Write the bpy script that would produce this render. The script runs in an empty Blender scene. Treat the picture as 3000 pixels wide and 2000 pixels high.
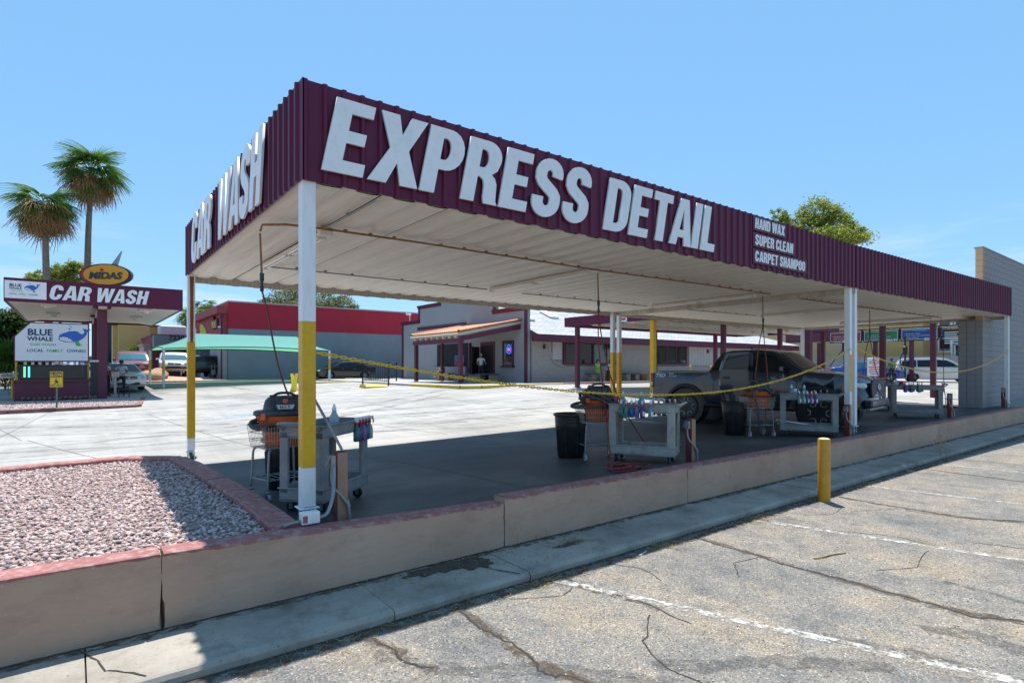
import bpy, bmesh, math, random
import numpy as np
from mathutils import Vector, Matrix
random.seed(11); np.random.seed(11)
sc = bpy.context.scene
C = sc.collection
R = math.radians
# ---------------------------------------------------------------- camera, sky, sun, exposure
cam_d = bpy.data.cameras.new('camera'); cam = bpy.data.objects.new('camera', cam_d); C.objects.link(cam)
cam.location = (0, 0, 1.95); cam.rotation_euler = (R(90), 0, R(52.5-90))
cam_d.sensor_width = 36; cam_d.lens = 20.0; cam_d.shift_y = 75/3000; cam_d.clip_start = .05; cam_d.clip_end = 30000
sc.camera = cam
SUN_AZ, SUN_EL = 54.5, 69.4                    # heading from +X, height
world = bpy.data.worlds.new('World'); sc.world = world; world.use_nodes = True
nt = world.node_tree; nt.nodes.clear(); N = nt.nodes.new; LK = nt.links.new
wo = N('ShaderNodeOutputWorld'); bg = N('ShaderNodeBackground'); bg.inputs[1].default_value = .102
sky = N('ShaderNodeTexSky'); sky.sky_type = 'NISHITA'; sky.sun_disc = False
sky.sun_elevation = R(SUN_EL); sky.sun_rotation = R(90-SUN_AZ); sky.altitude = 750; sky.air_density = 1.0; sky.dust_density = .2; sky.ozone_density = 3.0
tc = N('ShaderNodeTexCoord'); mp = N('ShaderNodeMapping'); mp.inputs['Scale'].default_value = (1.6, 1.6, 9)
ns = N('ShaderNodeTexNoise'); ns.inputs['Scale'].default_value = 2.6; ns.inputs['Detail'].default_value = 7; ns.inputs['Roughness'].default_value = .62
cr = N('ShaderNodeValToRGB'); cr.color_ramp.elements[0].position = .50; cr.color_ramp.elements[1].position = .72
sx = N('ShaderNodeSeparateXYZ'); hr = N('ShaderNodeMapRange'); hr.inputs[1].default_value = .02; hr.inputs[2].default_value = .24; hr.inputs[3].default_value = .8; hr.inputs[4].default_value = 0
mu = N('ShaderNodeMath'); mu.operation = 'MULTIPLY'; mx = N('ShaderNodeMixRGB'); mx.inputs[2].default_value = (6.6, 6.9, 7.3, 1)
LK(tc.outputs['Generated'], mp.inputs[0]); LK(mp.outputs[0], ns.inputs[0]); LK(ns.outputs[0], cr.inputs[0])
LK(tc.outputs['Generated'], sx.inputs[0]); LK(sx.outputs[2], hr.inputs[0]); LK(cr.outputs[0], mu.inputs[0]); LK(hr.outputs[0], mu.inputs[1])
LK(mu.outputs[0], mx.inputs[0]); av = N('ShaderNodeMixRGB'); av.inputs[0].default_value = .58; av.inputs[2].default_value = (1.75, 4.15, 6.9, 1)
LK(sky.outputs[0], av.inputs[1]); LK(av.outputs[0], mx.inputs[1]); LK(mx.outputs[0], bg.inputs[0]); LK(bg.outputs[0], wo.inputs[0])
sd = bpy.data.lights.new('sun', 'SUN'); sd.energy = 4.7; sd.angle = R(.53); sd.color = (1, .955, .88)
sun = bpy.data.objects.new('sun', sd); C.objects.link(sun)
sv = Vector((math.cos(R(SUN_EL))*math.cos(R(SUN_AZ)), math.cos(R(SUN_EL))*math.sin(R(SUN_AZ)), math.sin(R(SUN_EL))))
sun.rotation_euler = sv.to_track_quat('Z', 'Y').to_euler(); sun.location = sv*60
vs = sc.view_settings; vs.view_transform = 'Standard'; vs.look = 'None'; vs.exposure = 0.66; vs.gamma = 1
sc.cycles.max_bounces = 6; sc.cycles.diffuse_bounces = 4; sc.cycles.transparent_max_bounces = 8; sc.cycles.use_denoising = True
sc.cycles.sample_clamp_indirect = 6; sc.cycles.caustics_reflective = False; sc.cycles.caustics_refractive = False

# ---------------------------------------------------------------- helpers
def lin(c):
    return tuple(((v/255)/12.92 if v/255 <= .04045 else ((v/255+.055)/1.055)**2.4) for v in c)
MATS = {}
def M(name, col, rough=.6, metal=0, var=.1, scale=5, bump=0, bscale=60, spec=.5, coat=0, dirt=None, trans=0, emit=0, alpha=1, stretch=None):
    """procedural principled material: noisy colour, optional dirt (colour, amount, scale) and fine relief"""
    if name in MATS: return MATS[name]
    m = bpy.data.materials.new(name); m.use_nodes = True; t = m.node_tree; b = t.nodes['Principled BSDF']
    n = t.nodes.new; l = t.links.new
    b.inputs['Roughness'].default_value = rough; b.inputs['Metallic'].default_value = metal; b.inputs['Specular IOR Level'].default_value = spec
    b.inputs['Coat Weight'].default_value = coat; b.inputs['Transmission Weight'].default_value = trans; b.inputs['Alpha'].default_value = alpha
    co = n('ShaderNodeTexCoord'); src = co.outputs['Object']
    if stretch:
        mp = n('ShaderNodeMapping'); mp.inputs['Scale'].default_value = stretch; l(src, mp.inputs[0]); src = mp.outputs[0]
    if var > 0:
        nz = n('ShaderNodeTexNoise'); nz.inputs['Scale'].default_value = scale; nz.inputs['Detail'].default_value = 6; nz.inputs['Roughness'].default_value = .62
        l(src, nz.inputs[0]); r = n('ShaderNodeValToRGB'); l(nz.outputs[0], r.inputs[0])
        r.color_ramp.elements[0].position = .3; r.color_ramp.elements[1].position = .7
        r.color_ramp.elements[0].color = tuple(c*(1-var) for c in col)+(1,); r.color_ramp.elements[1].color = tuple(min(1, c*(1+var)) for c in col)+(1,)
        out = r.outputs[0]
        if dirt:
            dz = n('ShaderNodeTexNoise'); dz.inputs['Scale'].default_value = dirt[2]; dz.inputs['Detail'].default_value = 8; dz.inputs['Roughness'].default_value = .7
            l(src, dz.inputs[0]); dr = n('ShaderNodeValToRGB'); l(dz.outputs[0], dr.inputs[0])
            dr.color_ramp.elements[0].position = .48; dr.color_ramp.elements[1].position = .72
            dr.color_ramp.elements[0].color = (0, 0, 0, 1); dr.color_ramp.elements[1].color = (dirt[1],)*3+(1,)
            mix = n('ShaderNodeMixRGB'); l(dr.outputs[0], mix.inputs[0]); l(out, mix.inputs[1]); mix.inputs[2].default_value = tuple(dirt[0])+(1,); out = mix.outputs[0]
        l(out, b.inputs['Base Color'])
    else:
        b.inputs['Base Color'].default_value = tuple(col)+(1,)
    if bump:
        bz = n('ShaderNodeTexNoise'); bz.inputs['Scale'].default_value = bscale; bz.inputs['Detail'].default_value = 4; l(src, bz.inputs[0])
        bp = n('ShaderNodeBump'); bp.inputs['Strength'].default_value = bump; bp.inputs['Distance'].default_value = .01
        l(bz.outputs[0], bp.inputs['Height']); l(bp.outputs[0], b.inputs['Normal'])
    if emit:
        b.inputs['Emission Color'].default_value = tuple(col)+(1,); b.inputs['Emission Strength'].default_value = emit
    MATS[name] = m
    return m

def leaf_mat(name, col, tr=.45, rough=.6, var=.25, scale=3):
    """thin leaf or fabric: part of the light passes through"""
    m = M(name, col, rough, var=var, scale=scale, spec=.3); t = m.node_tree; b = t.nodes['Principled BSDF']; o = [n for n in t.nodes if n.type == 'OUTPUT_MATERIAL'][0]
    tl = t.nodes.new('ShaderNodeBsdfTranslucent'); tl.inputs[0].default_value = (min(1, col[0]*1.5), min(1, col[1]*1.45), col[2]*.9, 1); mx = t.nodes.new('ShaderNodeMixShader'); mx.inputs[0].default_value = tr
    t.links.new(b.outputs[0], mx.inputs[1]); t.links.new(tl.outputs[0], mx.inputs[2]); t.links.new(mx.outputs[0], o.inputs[0]); return m
class MB:
    """collects shapes into one mesh"""
    def __init__(s): s.v = []; s.f = []; s.m = []; s.s = []; s.mi = 0
    def add(s, vs, fs, smooth=False):
        o = len(s.v); s.v += [tuple(v) for v in vs]
        for f in fs: s.f.append(tuple(i+o for i in f)); s.m.append(s.mi); s.s.append(smooth)
        return s
    def bx(s, x0, x1, y0, y1, z0, z1):
        return s.add([(x0,y0,z0),(x1,y0,z0),(x1,y1,z0),(x0,y1,z0),(x0,y0,z1),(x1,y0,z1),(x1,y1,z1),(x0,y1,z1)],
                     [(0,3,2,1),(4,5,6,7),(0,1,5,4),(1,2,6,5),(2,3,7,6),(3,0,4,7)])
    def cb(s, c, d, b=.01, rz=0, T=None):
        """chamfered box, centre c, size d"""
        hx, hy, hz = d[0]/2, d[1]/2, d[2]/2; b = min(b, hx*.9, hy*.9, hz*.9); vs = []; idx = {}
        for ax in range(3):
            for sx_ in (-1, 1):
                for sy_ in (-1, 1):
                    for sz_ in (-1, 1):
                        sg = (sx_, sy_, sz_); h = (hx, hy, hz)
                        p = [sg[i]*(h[i] if i == ax else h[i]-b) for i in range(3)]
                        idx[(ax,)+sg] = len(vs); vs.append(p)
        fs = []
        for ax in range(3):
            o1, o2 = [(1, 2), (2, 0), (0, 1)][ax]
            for sg in (-1, 1):
                q = []
                for a, bb in ((-1,-1),(1,-1),(1,1),(-1,1)):
                    k = [0]*3; k[ax] = sg; k[o1] = a; k[o2] = bb; q.append(idx[(ax,)+tuple(k)])
                fs.append(q if sg > 0 else q[::-1])
        for a1 in range(3):
            for a2 in range(a1+1, 3):
                a3 = 3-a1-a2
                for s1 in (-1, 1):
                    for s2 in (-1, 1):
                        k = [0]*3; k[a1] = s1; k[a2] = s2
                        k1 = k[:]; k1[a3] = -1; k2 = k[:]; k2[a3] = 1
                        fs.append([idx[(a1,)+tuple(k1)], idx[(a1,)+tuple(k2)], idx[(a2,)+tuple(k2)], idx[(a2,)+tuple(k1)]])
        for sg in [(a, bb, cc) for a in (-1, 1) for bb in (-1, 1) for cc in (-1, 1)]:
            fs.append([idx[(0,)+sg], idx[(1,)+sg], idx[(2,)+sg]])
        cr_, sr_ = math.cos(rz), math.sin(rz)
        out = []
        for p in vs:
            q = Vector((p[0]*cr_-p[1]*sr_, p[0]*sr_+p[1]*cr_, p[2]))
            if T is not None: q = T @ q
            out.append((q[0]+c[0], q[1]+c[1], q[2]+c[2]))
        return s.add(out, fs)
    def cyl(s, p0, p1, r0, r1=None, n=10, caps=True):
        if r1 is None: r1 = r0
        p0 = Vector(p0); p1 = Vector(p1); d = (p1-p0)
        if d.length < 1e-6: return s
        d.normalize(); a = d.orthogonal().normalized(); b = d.cross(a)
        vs = [p0+r0*(math.cos(t)*a+math.sin(t)*b) for t in [2*math.pi*i/n for i in range(n)]]+[p1+r1*(math.cos(t)*a+math.sin(t)*b) for t in [2*math.pi*i/n for i in range(n)]]
        s.add(vs, [(i, (i+1) % n, n+(i+1) % n, n+i) for i in range(n)], True)
        if caps: s.add(vs, [tuple(range(n))[::-1], tuple(range(n, 2*n))])
        return s
    def tube(s, pts, r, n=6, closed=False, rf=None):
        pts = [Vector(p) for p in pts]; k = len(pts); vs = []; prev = None
        for i, p in enumerate(pts):
            d = (pts[(i+1) % k]-pts[i-1]) if closed else (pts[min(i+1, k-1)]-pts[max(i-1, 0)])
            d.normalize()
            a = d.orthogonal().normalized() if prev is None else (prev-prev.dot(d)*d).normalized()
            prev = a; b = d.cross(a); rr = r if rf is None else r*rf(i/(k-1))
            vs += [p+rr*(math.cos(2*math.pi*j/n)*a+math.sin(2*math.pi*j/n)*b) for j in range(n)]
        fs = []
        for i in range(k if closed else k-1):
            o = i*n; q = ((i+1) % k)*n
            fs += [(o+j, o+(j+1) % n, q+(j+1) % n, q+j) for j in range(n)]
        s.add(vs, fs, True)
        if not closed: s.add(vs, [tuple(range(n))[::-1], tuple(range((k-1)*n, k*n))])
        return s
    def lathe(s, prof, n=16, c=(0,0,0), ex=1, ey=1, caps=True):
        vs = []
        for r, z in prof:
            vs += [(c[0]+ex*r*math.cos(2*math.pi*j/n), c[1]+ey*r*math.sin(2*math.pi*j/n), c[2]+z) for j in range(n)]
        fs = []
        for i in range(len(prof)-1):
            fs += [(i*n+j, i*n+(j+1) % n, (i+1)*n+(j+1) % n, (i+1)*n+j) for j in range(n)]
        s.add(vs, fs, True)
        if caps: s.add(vs, [tuple(range(n))[::-1], tuple(range((len(prof)-1)*n, len(prof)*n))])
        return s
    def prism(s, poly, axis, a0, a1):
        """poly of 2D points extruded along axis ('x': (y,z), 'y': (x,z), 'z': (x,y))"""
        f = {'x': lambda p, a: (a, p[0], p[1]), 'y': lambda p, a: (p[0], a, p[1]), 'z': lambda p, a: (p[0], p[1], a)}[axis]
        n = len(poly); vs = [f(p, a0) for p in poly]+[f(p, a1) for p in poly]
        return s.add(vs, [tuple(range(n))[::-1], tuple(range(n, 2*n))]+[(i, (i+1) % n, n+(i+1) % n, n+i) for i in range(n)])
    def ell(s, c, r, n=12, m=8):
        vs = []; fs = []
        for i in range(m+1):
            th = math.pi*i/m
            vs += [(c[0]+r[0]*math.sin(th)*math.cos(2*math.pi*j/n), c[1]+r[1]*math.sin(th)*math.sin(2*math.pi*j/n), c[2]+r[2]*math.cos(th)) for j in range(n)]
        for i in range(m):
            fs += [(i*n+j, (i+1)*n+j, (i+1)*n+(j+1) % n, i*n+(j+1) % n) for j in range(n)]
        return s.add(vs, fs, True)
    def quad(s, a, b, c, d): return s.add([a, b, c, d], [(0, 1, 2, 3)])
    def xf(s, T):
        s.v = [tuple(T @ Vector(p)) for p in s.v]; return s
    def mesh(s, name, mats):
        me = bpy.data.meshes.new(name); me.from_pydata(s.v, [], s.f)
        mats = mats if isinstance(mats, (list, tuple)) else [mats]
        for m in mats: me.materials.append(m)
        if len(mats) > 1: me.polygons.foreach_set('material_index', s.m)
        me.polygons.foreach_set('use_smooth', s.s); me.update()
        return me
    def build(s, name, mats, parent=None, loc=None, rz=0):
        return link(name, s.mesh(name, mats), parent, loc, rz)

def link(name, me, parent=None, loc=None, rz=0):
    o = bpy.data.objects.new(name, me); C.objects.link(o)
    if loc is not None: o.location = loc
    if rz: o.rotation_euler = (0, 0, rz)
    if parent is not None: o.parent = parent
    return o
def tag(o, label=None, cat=None, group=None, kind=None):
    if label: o['label'] = label
    if cat: o['category'] = cat
    if group: o['group'] = group
    if kind: o['kind'] = kind
    return o
def thing(name, label, cat, loc=(0,0,0), rz=0, group=None):
    o = bpy.data.objects.new(name, None); o.empty_display_size = .2; C.objects.link(o); o.location = loc; o.rotation_euler = (0, 0, rz)
    return tag(o, label, cat, group)
def struct(o): o['kind'] = 'structure'; return o
def copy_tree(o, parent=None, loc=None, rz=None):
    c = o.copy(); C.objects.link(c); c.parent = parent
    if loc is not None: c.location = loc
    if rz is not None: c.rotation_euler = (0, 0, rz)
    for ch in list(o.children): copy_tree(ch, c)
    return c
def T3(loc=(0,0,0), rz=0, rx=0, ry=0, s=1):
    return Matrix.Translation(loc) @ Matrix.Rotation(rz, 4, 'Z') @ Matrix.Rotation(ry, 4, 'Y') @ Matrix.Rotation(rx, 4, 'X') @ Matrix.Scale(s, 4)
def grid_mesh(name, xs, ys, zf, mat):
    X, Y = np.meshgrid(np.array(xs, float), np.array(ys, float)); Z = zf(X, Y)
    v = np.stack([X.ravel(), Y.ravel(), np.broadcast_to(Z, X.shape).ravel()], 1); nx = len(xs); ny = len(ys)
    f = [(j*nx+i, j*nx+i+1, (j+1)*nx+i+1, (j+1)*nx+i) for j in range(ny-1) for i in range(nx-1)]
    me = bpy.data.meshes.new(name); me.from_pydata(v.tolist(), [], f); me.materials.append(mat)
    me.polygons.foreach_set('use_smooth', [True]*len(f)); me.update()
    return me
def smooth(pts, k=6):
    """catmull-rom through points"""
    P = [Vector(p) for p in pts]; out = []
    for i in range(len(P)-1):
        p0 = P[max(i-1, 0)]; p1 = P[i]; p2 = P[i+1]; p3 = P[min(i+2, len(P)-1)]
        for j in range(k):
            t = j/k
            out.append(.5*((2*p1)+(p2-p0)*t+(2*p0-5*p1+4*p2-p3)*t*t+(3*p1-p0-3*p2+p3)*t**3))
    return out+[P[-1]]
# flat print and cut letters ------------------------------------------------
def curve_mesh(name, polys, ext, mat):
    cu = bpy.data.curves.new(name, 'CURVE'); cu.dimensions = '2D'; cu.fill_mode = 'BOTH'; cu.extrude = ext
    for p in polys:
        sp = cu.splines.new('POLY'); sp.points.add(len(p)-1); sp.use_cyclic_u = True
        for i, q in enumerate(p): sp.points[i].co = (q[0], q[1], 0, 1)
    ob = bpy.data.objects.new(name, cu); me = bpy.data.meshes.new_from_object(ob)
    bpy.data.objects.remove(ob); bpy.data.curves.remove(cu)
    me.name = name; me.materials.clear(); me.materials.append(mat)
    return me
def text_mesh(s, size, mat, ext=.002, bold=0, xs=1, shear=0, align='LEFT'):
    cu = bpy.data.curves.new('lettering', 'FONT'); cu.body = s; cu.size = size; cu.extrude = ext; cu.offset = bold*size; cu.shear = shear; cu.align_x = align; cu.resolution_u = 3
    ob = bpy.data.objects.new('lettering', cu); me = bpy.data.meshes.new_from_object(ob)
    bpy.data.objects.remove(ob); bpy.data.curves.remove(cu)
    me.materials.clear(); me.materials.append(mat)
    if xs != 1: me.transform(Matrix.Diagonal((xs, 1, 1, 1)))
    return me
def on_wall(o, loc, ang):
    """stand a flat XY lettering mesh upright; ang = heading of its reading direction"""
    o.matrix_local = Matrix.Translation(loc) @ Matrix.Rotation(ang, 4, 'Z') @ Matrix.Rotation(R(90), 4, 'X')
    return o
def text(s, size, mat, parent, loc, ang, **k):
    return on_wall(link('lettering', text_mesh(s, size, mat, **k), parent), loc, ang)
def arc(cx, cy, rx, ry, a0, a1, n=10):
    return [(cx+rx*math.cos(R(a0+(a1-a0)*i/n)), cy+ry*math.sin(R(a0+(a1-a0)*i/n))) for i in range(n+1)]
def stroke(pts, w):
    """outline of a fat polyline"""
    L_, R_ = [], []
    for i, p in enumerate(pts):
        a = pts[max(i-1, 0)]; b = pts[min(i+1, len(pts)-1)]; dx, dy = b[0]-a[0], b[1]-a[1]; l = math.hypot(dx, dy) or 1
        ww = w(i/(len(pts)-1)) if callable(w) else w
        L_.append((p[0]-dy/l*ww/2, p[1]+dx/l*ww/2)); R_.append((p[0]+dy/l*ww/2, p[1]-dx/l*ww/2))
    return L_+R_[::-1]
def glyph(c):
    """heavy condensed capital, height 1 -> (advance, polygons)"""
    s, h = .205, .175
    if c == 'E': return .50, [[(0,0),(.47,0),(.47,h),(s,h),(s,.42),(.42,.42),(.42,.42+h*.95),(s,.42+h*.95),(s,1-h),(.46,1-h),(.46,1),(0,1)]]
    if c == 'X': return .62, [[(-.01,0),(.22,0),(.31,.31),(.40,0),(.63,0),(.43,.51),(.61,1),(.39,1),(.31,.72),(.23,1),(0,1),(.19,.51)]]
    if c == 'P': return .55, [[(0,0),(s,0),(s,.37),(.30,.37)]+arc(.30,.685,.235,.315,-90,90)+[(0,1)], [(s,.37+.15),(.26,.52)]+arc(.26,.685,.075,.165,-90,90,8)+[(s,.85)]]
    if c == 'R': return .57, [[(0,0),(s,0),(s,.41),(.24,.41),(.30,.37),(.325,.28),(.335,.1),(.36,0),(.58,0),(.545,.06),(.53,.2),(.52,.33),(.48,.42),(.42,.475),(.50,.55)]+arc(.30,.735,.24,.265,-25,90)+[(0,1)], [(s,.56),(.26,.56)]+arc(.26,.705,.075,.145,-90,90,8)+[(s,.85)]]
    if c == 'S':
        p = [(.415,.70)]+arc(.265,.74,.155,.175,0,180,12)+[(.115,.66),(.16,.585),(.26,.51),(.37,.43),(.42,.36),(.425,.30)]+arc(.265,.26,.16,.175,0,-180,12)+[(.105,.33)]
        return .55, [stroke(p, .2)]
    if c == 'C':
        p = [(.43,.66)]+arc(.27,.70,.165,.215,0,180,12)+arc(.27,.30,.165,.215,180,360,12)+[(.435,.37)]
        return .56, [stroke(p, .2)]
    if c == 'O': return .56, [arc(.27,.70,.27,.305,0,180,14)+arc(.27,.30,.27,.305,180,360,14), arc(.27,.69,.07,.15,0,180,8)+arc(.27,.31,.07,.15,180,360,8)]
    if c == 'U': return .56, [[(0,1)]+arc(.27,.27,.27,.285,180,360,14)+[(.54,1),(.34,1)]+arc(.27,.27,.07,.12,0,-180,8)+[(.20,1)]]
    if c == 'D': return .56, [[(0,0),(.27,0)]+arc(.27,.27,.27,.27,-90,0,8)+arc(.27,.73,.27,.27,0,90,8)+[(0,1)], [(s,.16),(.25,.16)]+arc(.25,.25,.085,.09,-90,0,5)+arc(.25,.75,.085,.09,0,90,5)+[(s,.84)]]
    if c == 'T': return .50, [[(.145,0),(.355,0),(.355,1-h),(.50,1-h),(.50,1),(0,1),(0,1-h),(.145,1-h)]]
    if c == 'A': return .60, [[(-.01,0),(.19,0),(.215,.17),(.385,.17),(.41,0),(.62,0),(.42,1),(.18,1)], [(.238,.33),(.362,.33),(.30,.78)]]
    if c == 'I': return .235, [[(0,0),(s,0),(s,1),(0,1)]]
    if c == 'L': return .45, [[(0,0),(.44,0),(.44,h),(s,h),(s,1),(0,1)]]
    if c == 'H': return .56, [[(0,0),(s,0),(s,.41),(.33,.41),(.33,0),(.535,0),(.535,1),(.33,1),(.33,.6),(s,.6),(s,1),(0,1)]]
    if c == 'N': return .57, [[(0,0),(.18,0),(.18,.58),(.33,0),(.54,0),(.54,1),(.36,1),(.36,.45),(.21,1),(0,1)]]
    if c == 'M': return .70, [[(0,0),(.18,0),(.18,.62),(.275,0),(.405,0),(.50,.62),(.50,0),(.68,0),(.68,1),(.43,1),(.34,.45),(.25,1),(0,1)]]
    if c == 'W': return .84, [[(.12,0),(.32,0),(.42,.58),(.52,0),(.72,0),(.85,1),(.65,1),(.60,.42),(.51,1),(.33,1),(.24,.42),(.19,1),(-.01,1)]]
    return .3, []
GM = {}
def cut_letters(s, h, width, mat, parent, loc, ang, ext=.012, shear=.21, gap=.035, space=.2, pname='letter'):
    """each letter its own mesh, standing on a wall; the whole line is `width` long"""
    adv = 0; pos = []
    for c in s:
        if c == ' ': adv += space; continue
        pos.append((c, adv)); adv += glyph(c)[0]+gap
    adv -= gap; kx = width/adv
    for c, a in pos:
        key = (c, round(h, 3), round(kx, 3), mat.name)
        if key not in GM:
            GM[key] = curve_mesh('letter', [[(p[0]*kx+p[1]*h*shear, p[1]*h) for p in q] for q in glyph(c)[1]], ext, mat)
        u = Vector((math.cos(ang), math.sin(ang), 0))
        on_wall(link(pname, GM[key], parent), Vector(loc)+u*(a*kx), ang)
# terrain --------------------------------------------------------------------
CP = np.array([(1.6,5.2,.5),(7,5.2,.5),(13.4,5.2,.51),(19,5.2,.57),(25,5.2,.6),(38,5.2,.66),(1.65,12,.22),(6,11.5,.30),(11,11.5,.38),(18,11.5,.5),(25,12,.62),
 (-3,5.2,.42),(-3,10.5,.30),(-8,12,.25),(-2,17,.22),(8,18,.45),(-1,23.5,.4),(-1,31,.55),(2,34,.55),(-12,30,.5),(4,37,.8),(13,37,1.0),(0,46,.95),(12,46,.97),(17,45,.95),
 (14.5,24,.94),(19,20,.95),(25,23,.95),(35,23,.97),(48,20,.95),(62,15,.95),(62,50,1),(-35,30,.5),(-35,60,.9),(30,60,1.0),(-35,8,.3),(50,7,.75)], float)
def _U(r2): return np.where(r2 > 1e-9, .5*r2*np.log(np.maximum(r2, 1e-12)), 0)
_n = len(CP); _K = _U(((CP[:, None, :2]-CP[None, :, :2])**2).sum(2))+np.eye(_n)*1.5
_P = np.c_[np.ones(_n), CP[:, :2]]; _A = np.block([[_K, _P], [_P.T, np.zeros((3, 3))]]); _w = np.linalg.solve(_A, np.r_[CP[:, 2], 0, 0, 0])
def gz(x, y):
    x = np.clip(np.asarray(x, float), -36, 64); y = np.clip(np.asarray(y, float), 5, 62)
    r = _w[_n]+_w[_n+1]*x+_w[_n+2]*y
    for i in range(_n): r = r+_w[i]*_U((x-CP[i, 0])**2+(y-CP[i, 1])**2)
    return r
def G(x, y, dz=0): return (x, y, float(gz(x, y))+dz)
def ribbon(mb, pts, w, dz=.004, jit=0, zf=None, step=.12):
    """thin strip lying on the ground along a polyline"""
    P = [Vector((p[0], p[1], 0)) for p in pts]; q = []
    for a, b in zip(P[:-1], P[1:]):
        n = max(1, int((b-a).length/step))
        q += [a.lerp(b, i/n) for i in range(n)]
    q.append(P[-1]); vs = []
    for i, p in enumerate(q):
        d = q[min(i+1, len(q)-1)]-q[max(i-1, 0)]; d.normalize(); nrm = Vector((-d.y, d.x, 0))
        o = random.uniform(-jit, jit); ww = (w(i/(len(q)-1)) if callable(w) else w)*random.uniform(.6, 1.3) if jit else (w(i/(len(q)-1)) if callable(w) else w)
        for sgn in (-1, 1):
            r = p+nrm*(o+sgn*ww/2); z = zf(r.x, r.y) if zf else float(gz(r.x, r.y)); vs.append((r.x, r.y, z+dz))
    mb.add(vs, [(2*i, 2*i+2, 2*i+3, 2*i+1) for i in range(len(q)-1)])
# ---------------------------------------------------------------- materials of the setting
def surf(name, build):
    m = bpy.data.materials.new(name); m.use_nodes = True; t = m.node_tree; build(t, t.nodes['Principled BSDF'], t.nodes.new, t.links.new); MATS[name] = m; return m
def ramp(n, l, src, stops):
    r = n('ShaderNodeValToRGB'); l(src, r.inputs[0]); e = r.color_ramp.elements
    while len(e) > 1: e.remove(e[-1])
    e[0].position = stops[0][0]; e[0].color = tuple(stops[0][1])+(1,)
    for p, c in stops[1:]:
        q = e.new(p); q.color = tuple(c)+(1,)
    return r.outputs[0]
def noise(n, l, src, sc_, det=6, rough=.6, vec=None):
    z = n('ShaderNodeTexNoise'); z.inputs['Scale'].default_value = sc_; z.inputs['Detail'].default_value = det; z.inputs['Roughness'].default_value = rough
    if vec:
        mp = n('ShaderNodeMapping'); mp.inputs['Scale'].default_value = vec[0]; mp.inputs['Rotation'].default_value = (0, 0, R(vec[1])); l(src, mp.inputs[0]); src = mp.outputs[0]
    l(src, z.inputs[0]); return z.outputs[0]
def mix(n, l, f, a, b, mode='MIX'):
    m = n('ShaderNodeMixRGB'); m.blend_type = mode
    for i, v in enumerate((f, a, b)):
        if isinstance(v, (int, float)): m.inputs[i].default_value = v
        elif isinstance(v, tuple): m.inputs[i].default_value = v+(1,)
        else: l(v, m.inputs[i])
    return m.outputs[0]
def bumpn(n, l, b, src, st, dist=.01):
    p = n('ShaderNodeBump'); p.inputs['Strength'].default_value = st; p.inputs['Distance'].default_value = dist; l(src, p.inputs['Height']); l(p.outputs[0], b.inputs['Normal'])
def _asph(t, b, n, l):
    co = n('ShaderNodeTexCoord').outputs['Object']
    v = n('ShaderNodeTexVoronoi'); v.inputs['Scale'].default_value = 105; l(co, v.inputs[0])
    sep = n('ShaderNodeSeparateColor'); l(v.outputs['Color'], sep.inputs[0])
    stone = ramp(n, l, sep.outputs[0], [(0, (.07,.07,.072)), (.10, (.155,.155,.158)), (.5, (.205,.197,.187)), (.75, (.255,.23,.20)), (.93, (.31,.29,.255)), (1, (.48,.45,.41))])
    big = ramp(n, l, noise(n, l, co, .55, 5, .62), [(.3, (.72,.75,.80)), (.5, (1,.985,.955)), (.72, (1.18,1.10,.99))])
    med = ramp(n, l, noise(n, l, co, 3.2, 7, .7), [(.28, (.62,.65,.70)), (.5, (1.0,.985,.97)), (.75, (1.2,1.14,1.07))])
    c = mix(n, l, 1.0, mix(n, l, 1.0, stone, big, 'MULTIPLY'), med, 'MULTIPLY')
    tint = ramp(n, l, noise(n, l, co, 1.35, 7, .72, ((1, .55, 1), 12)), [(.36, (.70,.74,.80)), (.50, (1.0,1.0,1.0)), (.62, (1.14,1.05,.93)), (.78, (.94,.90,.86))])
    c = mix(n, l, .9, c, tint, 'MULTIPLY')
    drop = ramp(n, l, noise(n, l, co, 34, 2, .5), [(.66, (1,1,1)), (.70, (.28,.26,.25))])
    c = mix(n, l, .8, c, drop, 'MULTIPLY')
    oil = ramp(n, l, noise(n, l, co, .33, 6, .7, ((1, 2.2, 1), 10)), [(.60, (1,1,1)), (.74, (.55,.56,.58))])
    c = mix(n, l, 1.0, c, oil, 'MULTIPLY')
    l(c, b.inputs['Base Color']); b.inputs['Roughness'].default_value = .88; b.inputs['Specular IOR Level'].default_value = .25
    bumpn(n, l, b, mix(n, l, .5, sep.outputs[1], noise(n, l, co, 40, 5, .7)), .55, .006)
asphalt = surf('weathered_asphalt', _asph)
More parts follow.
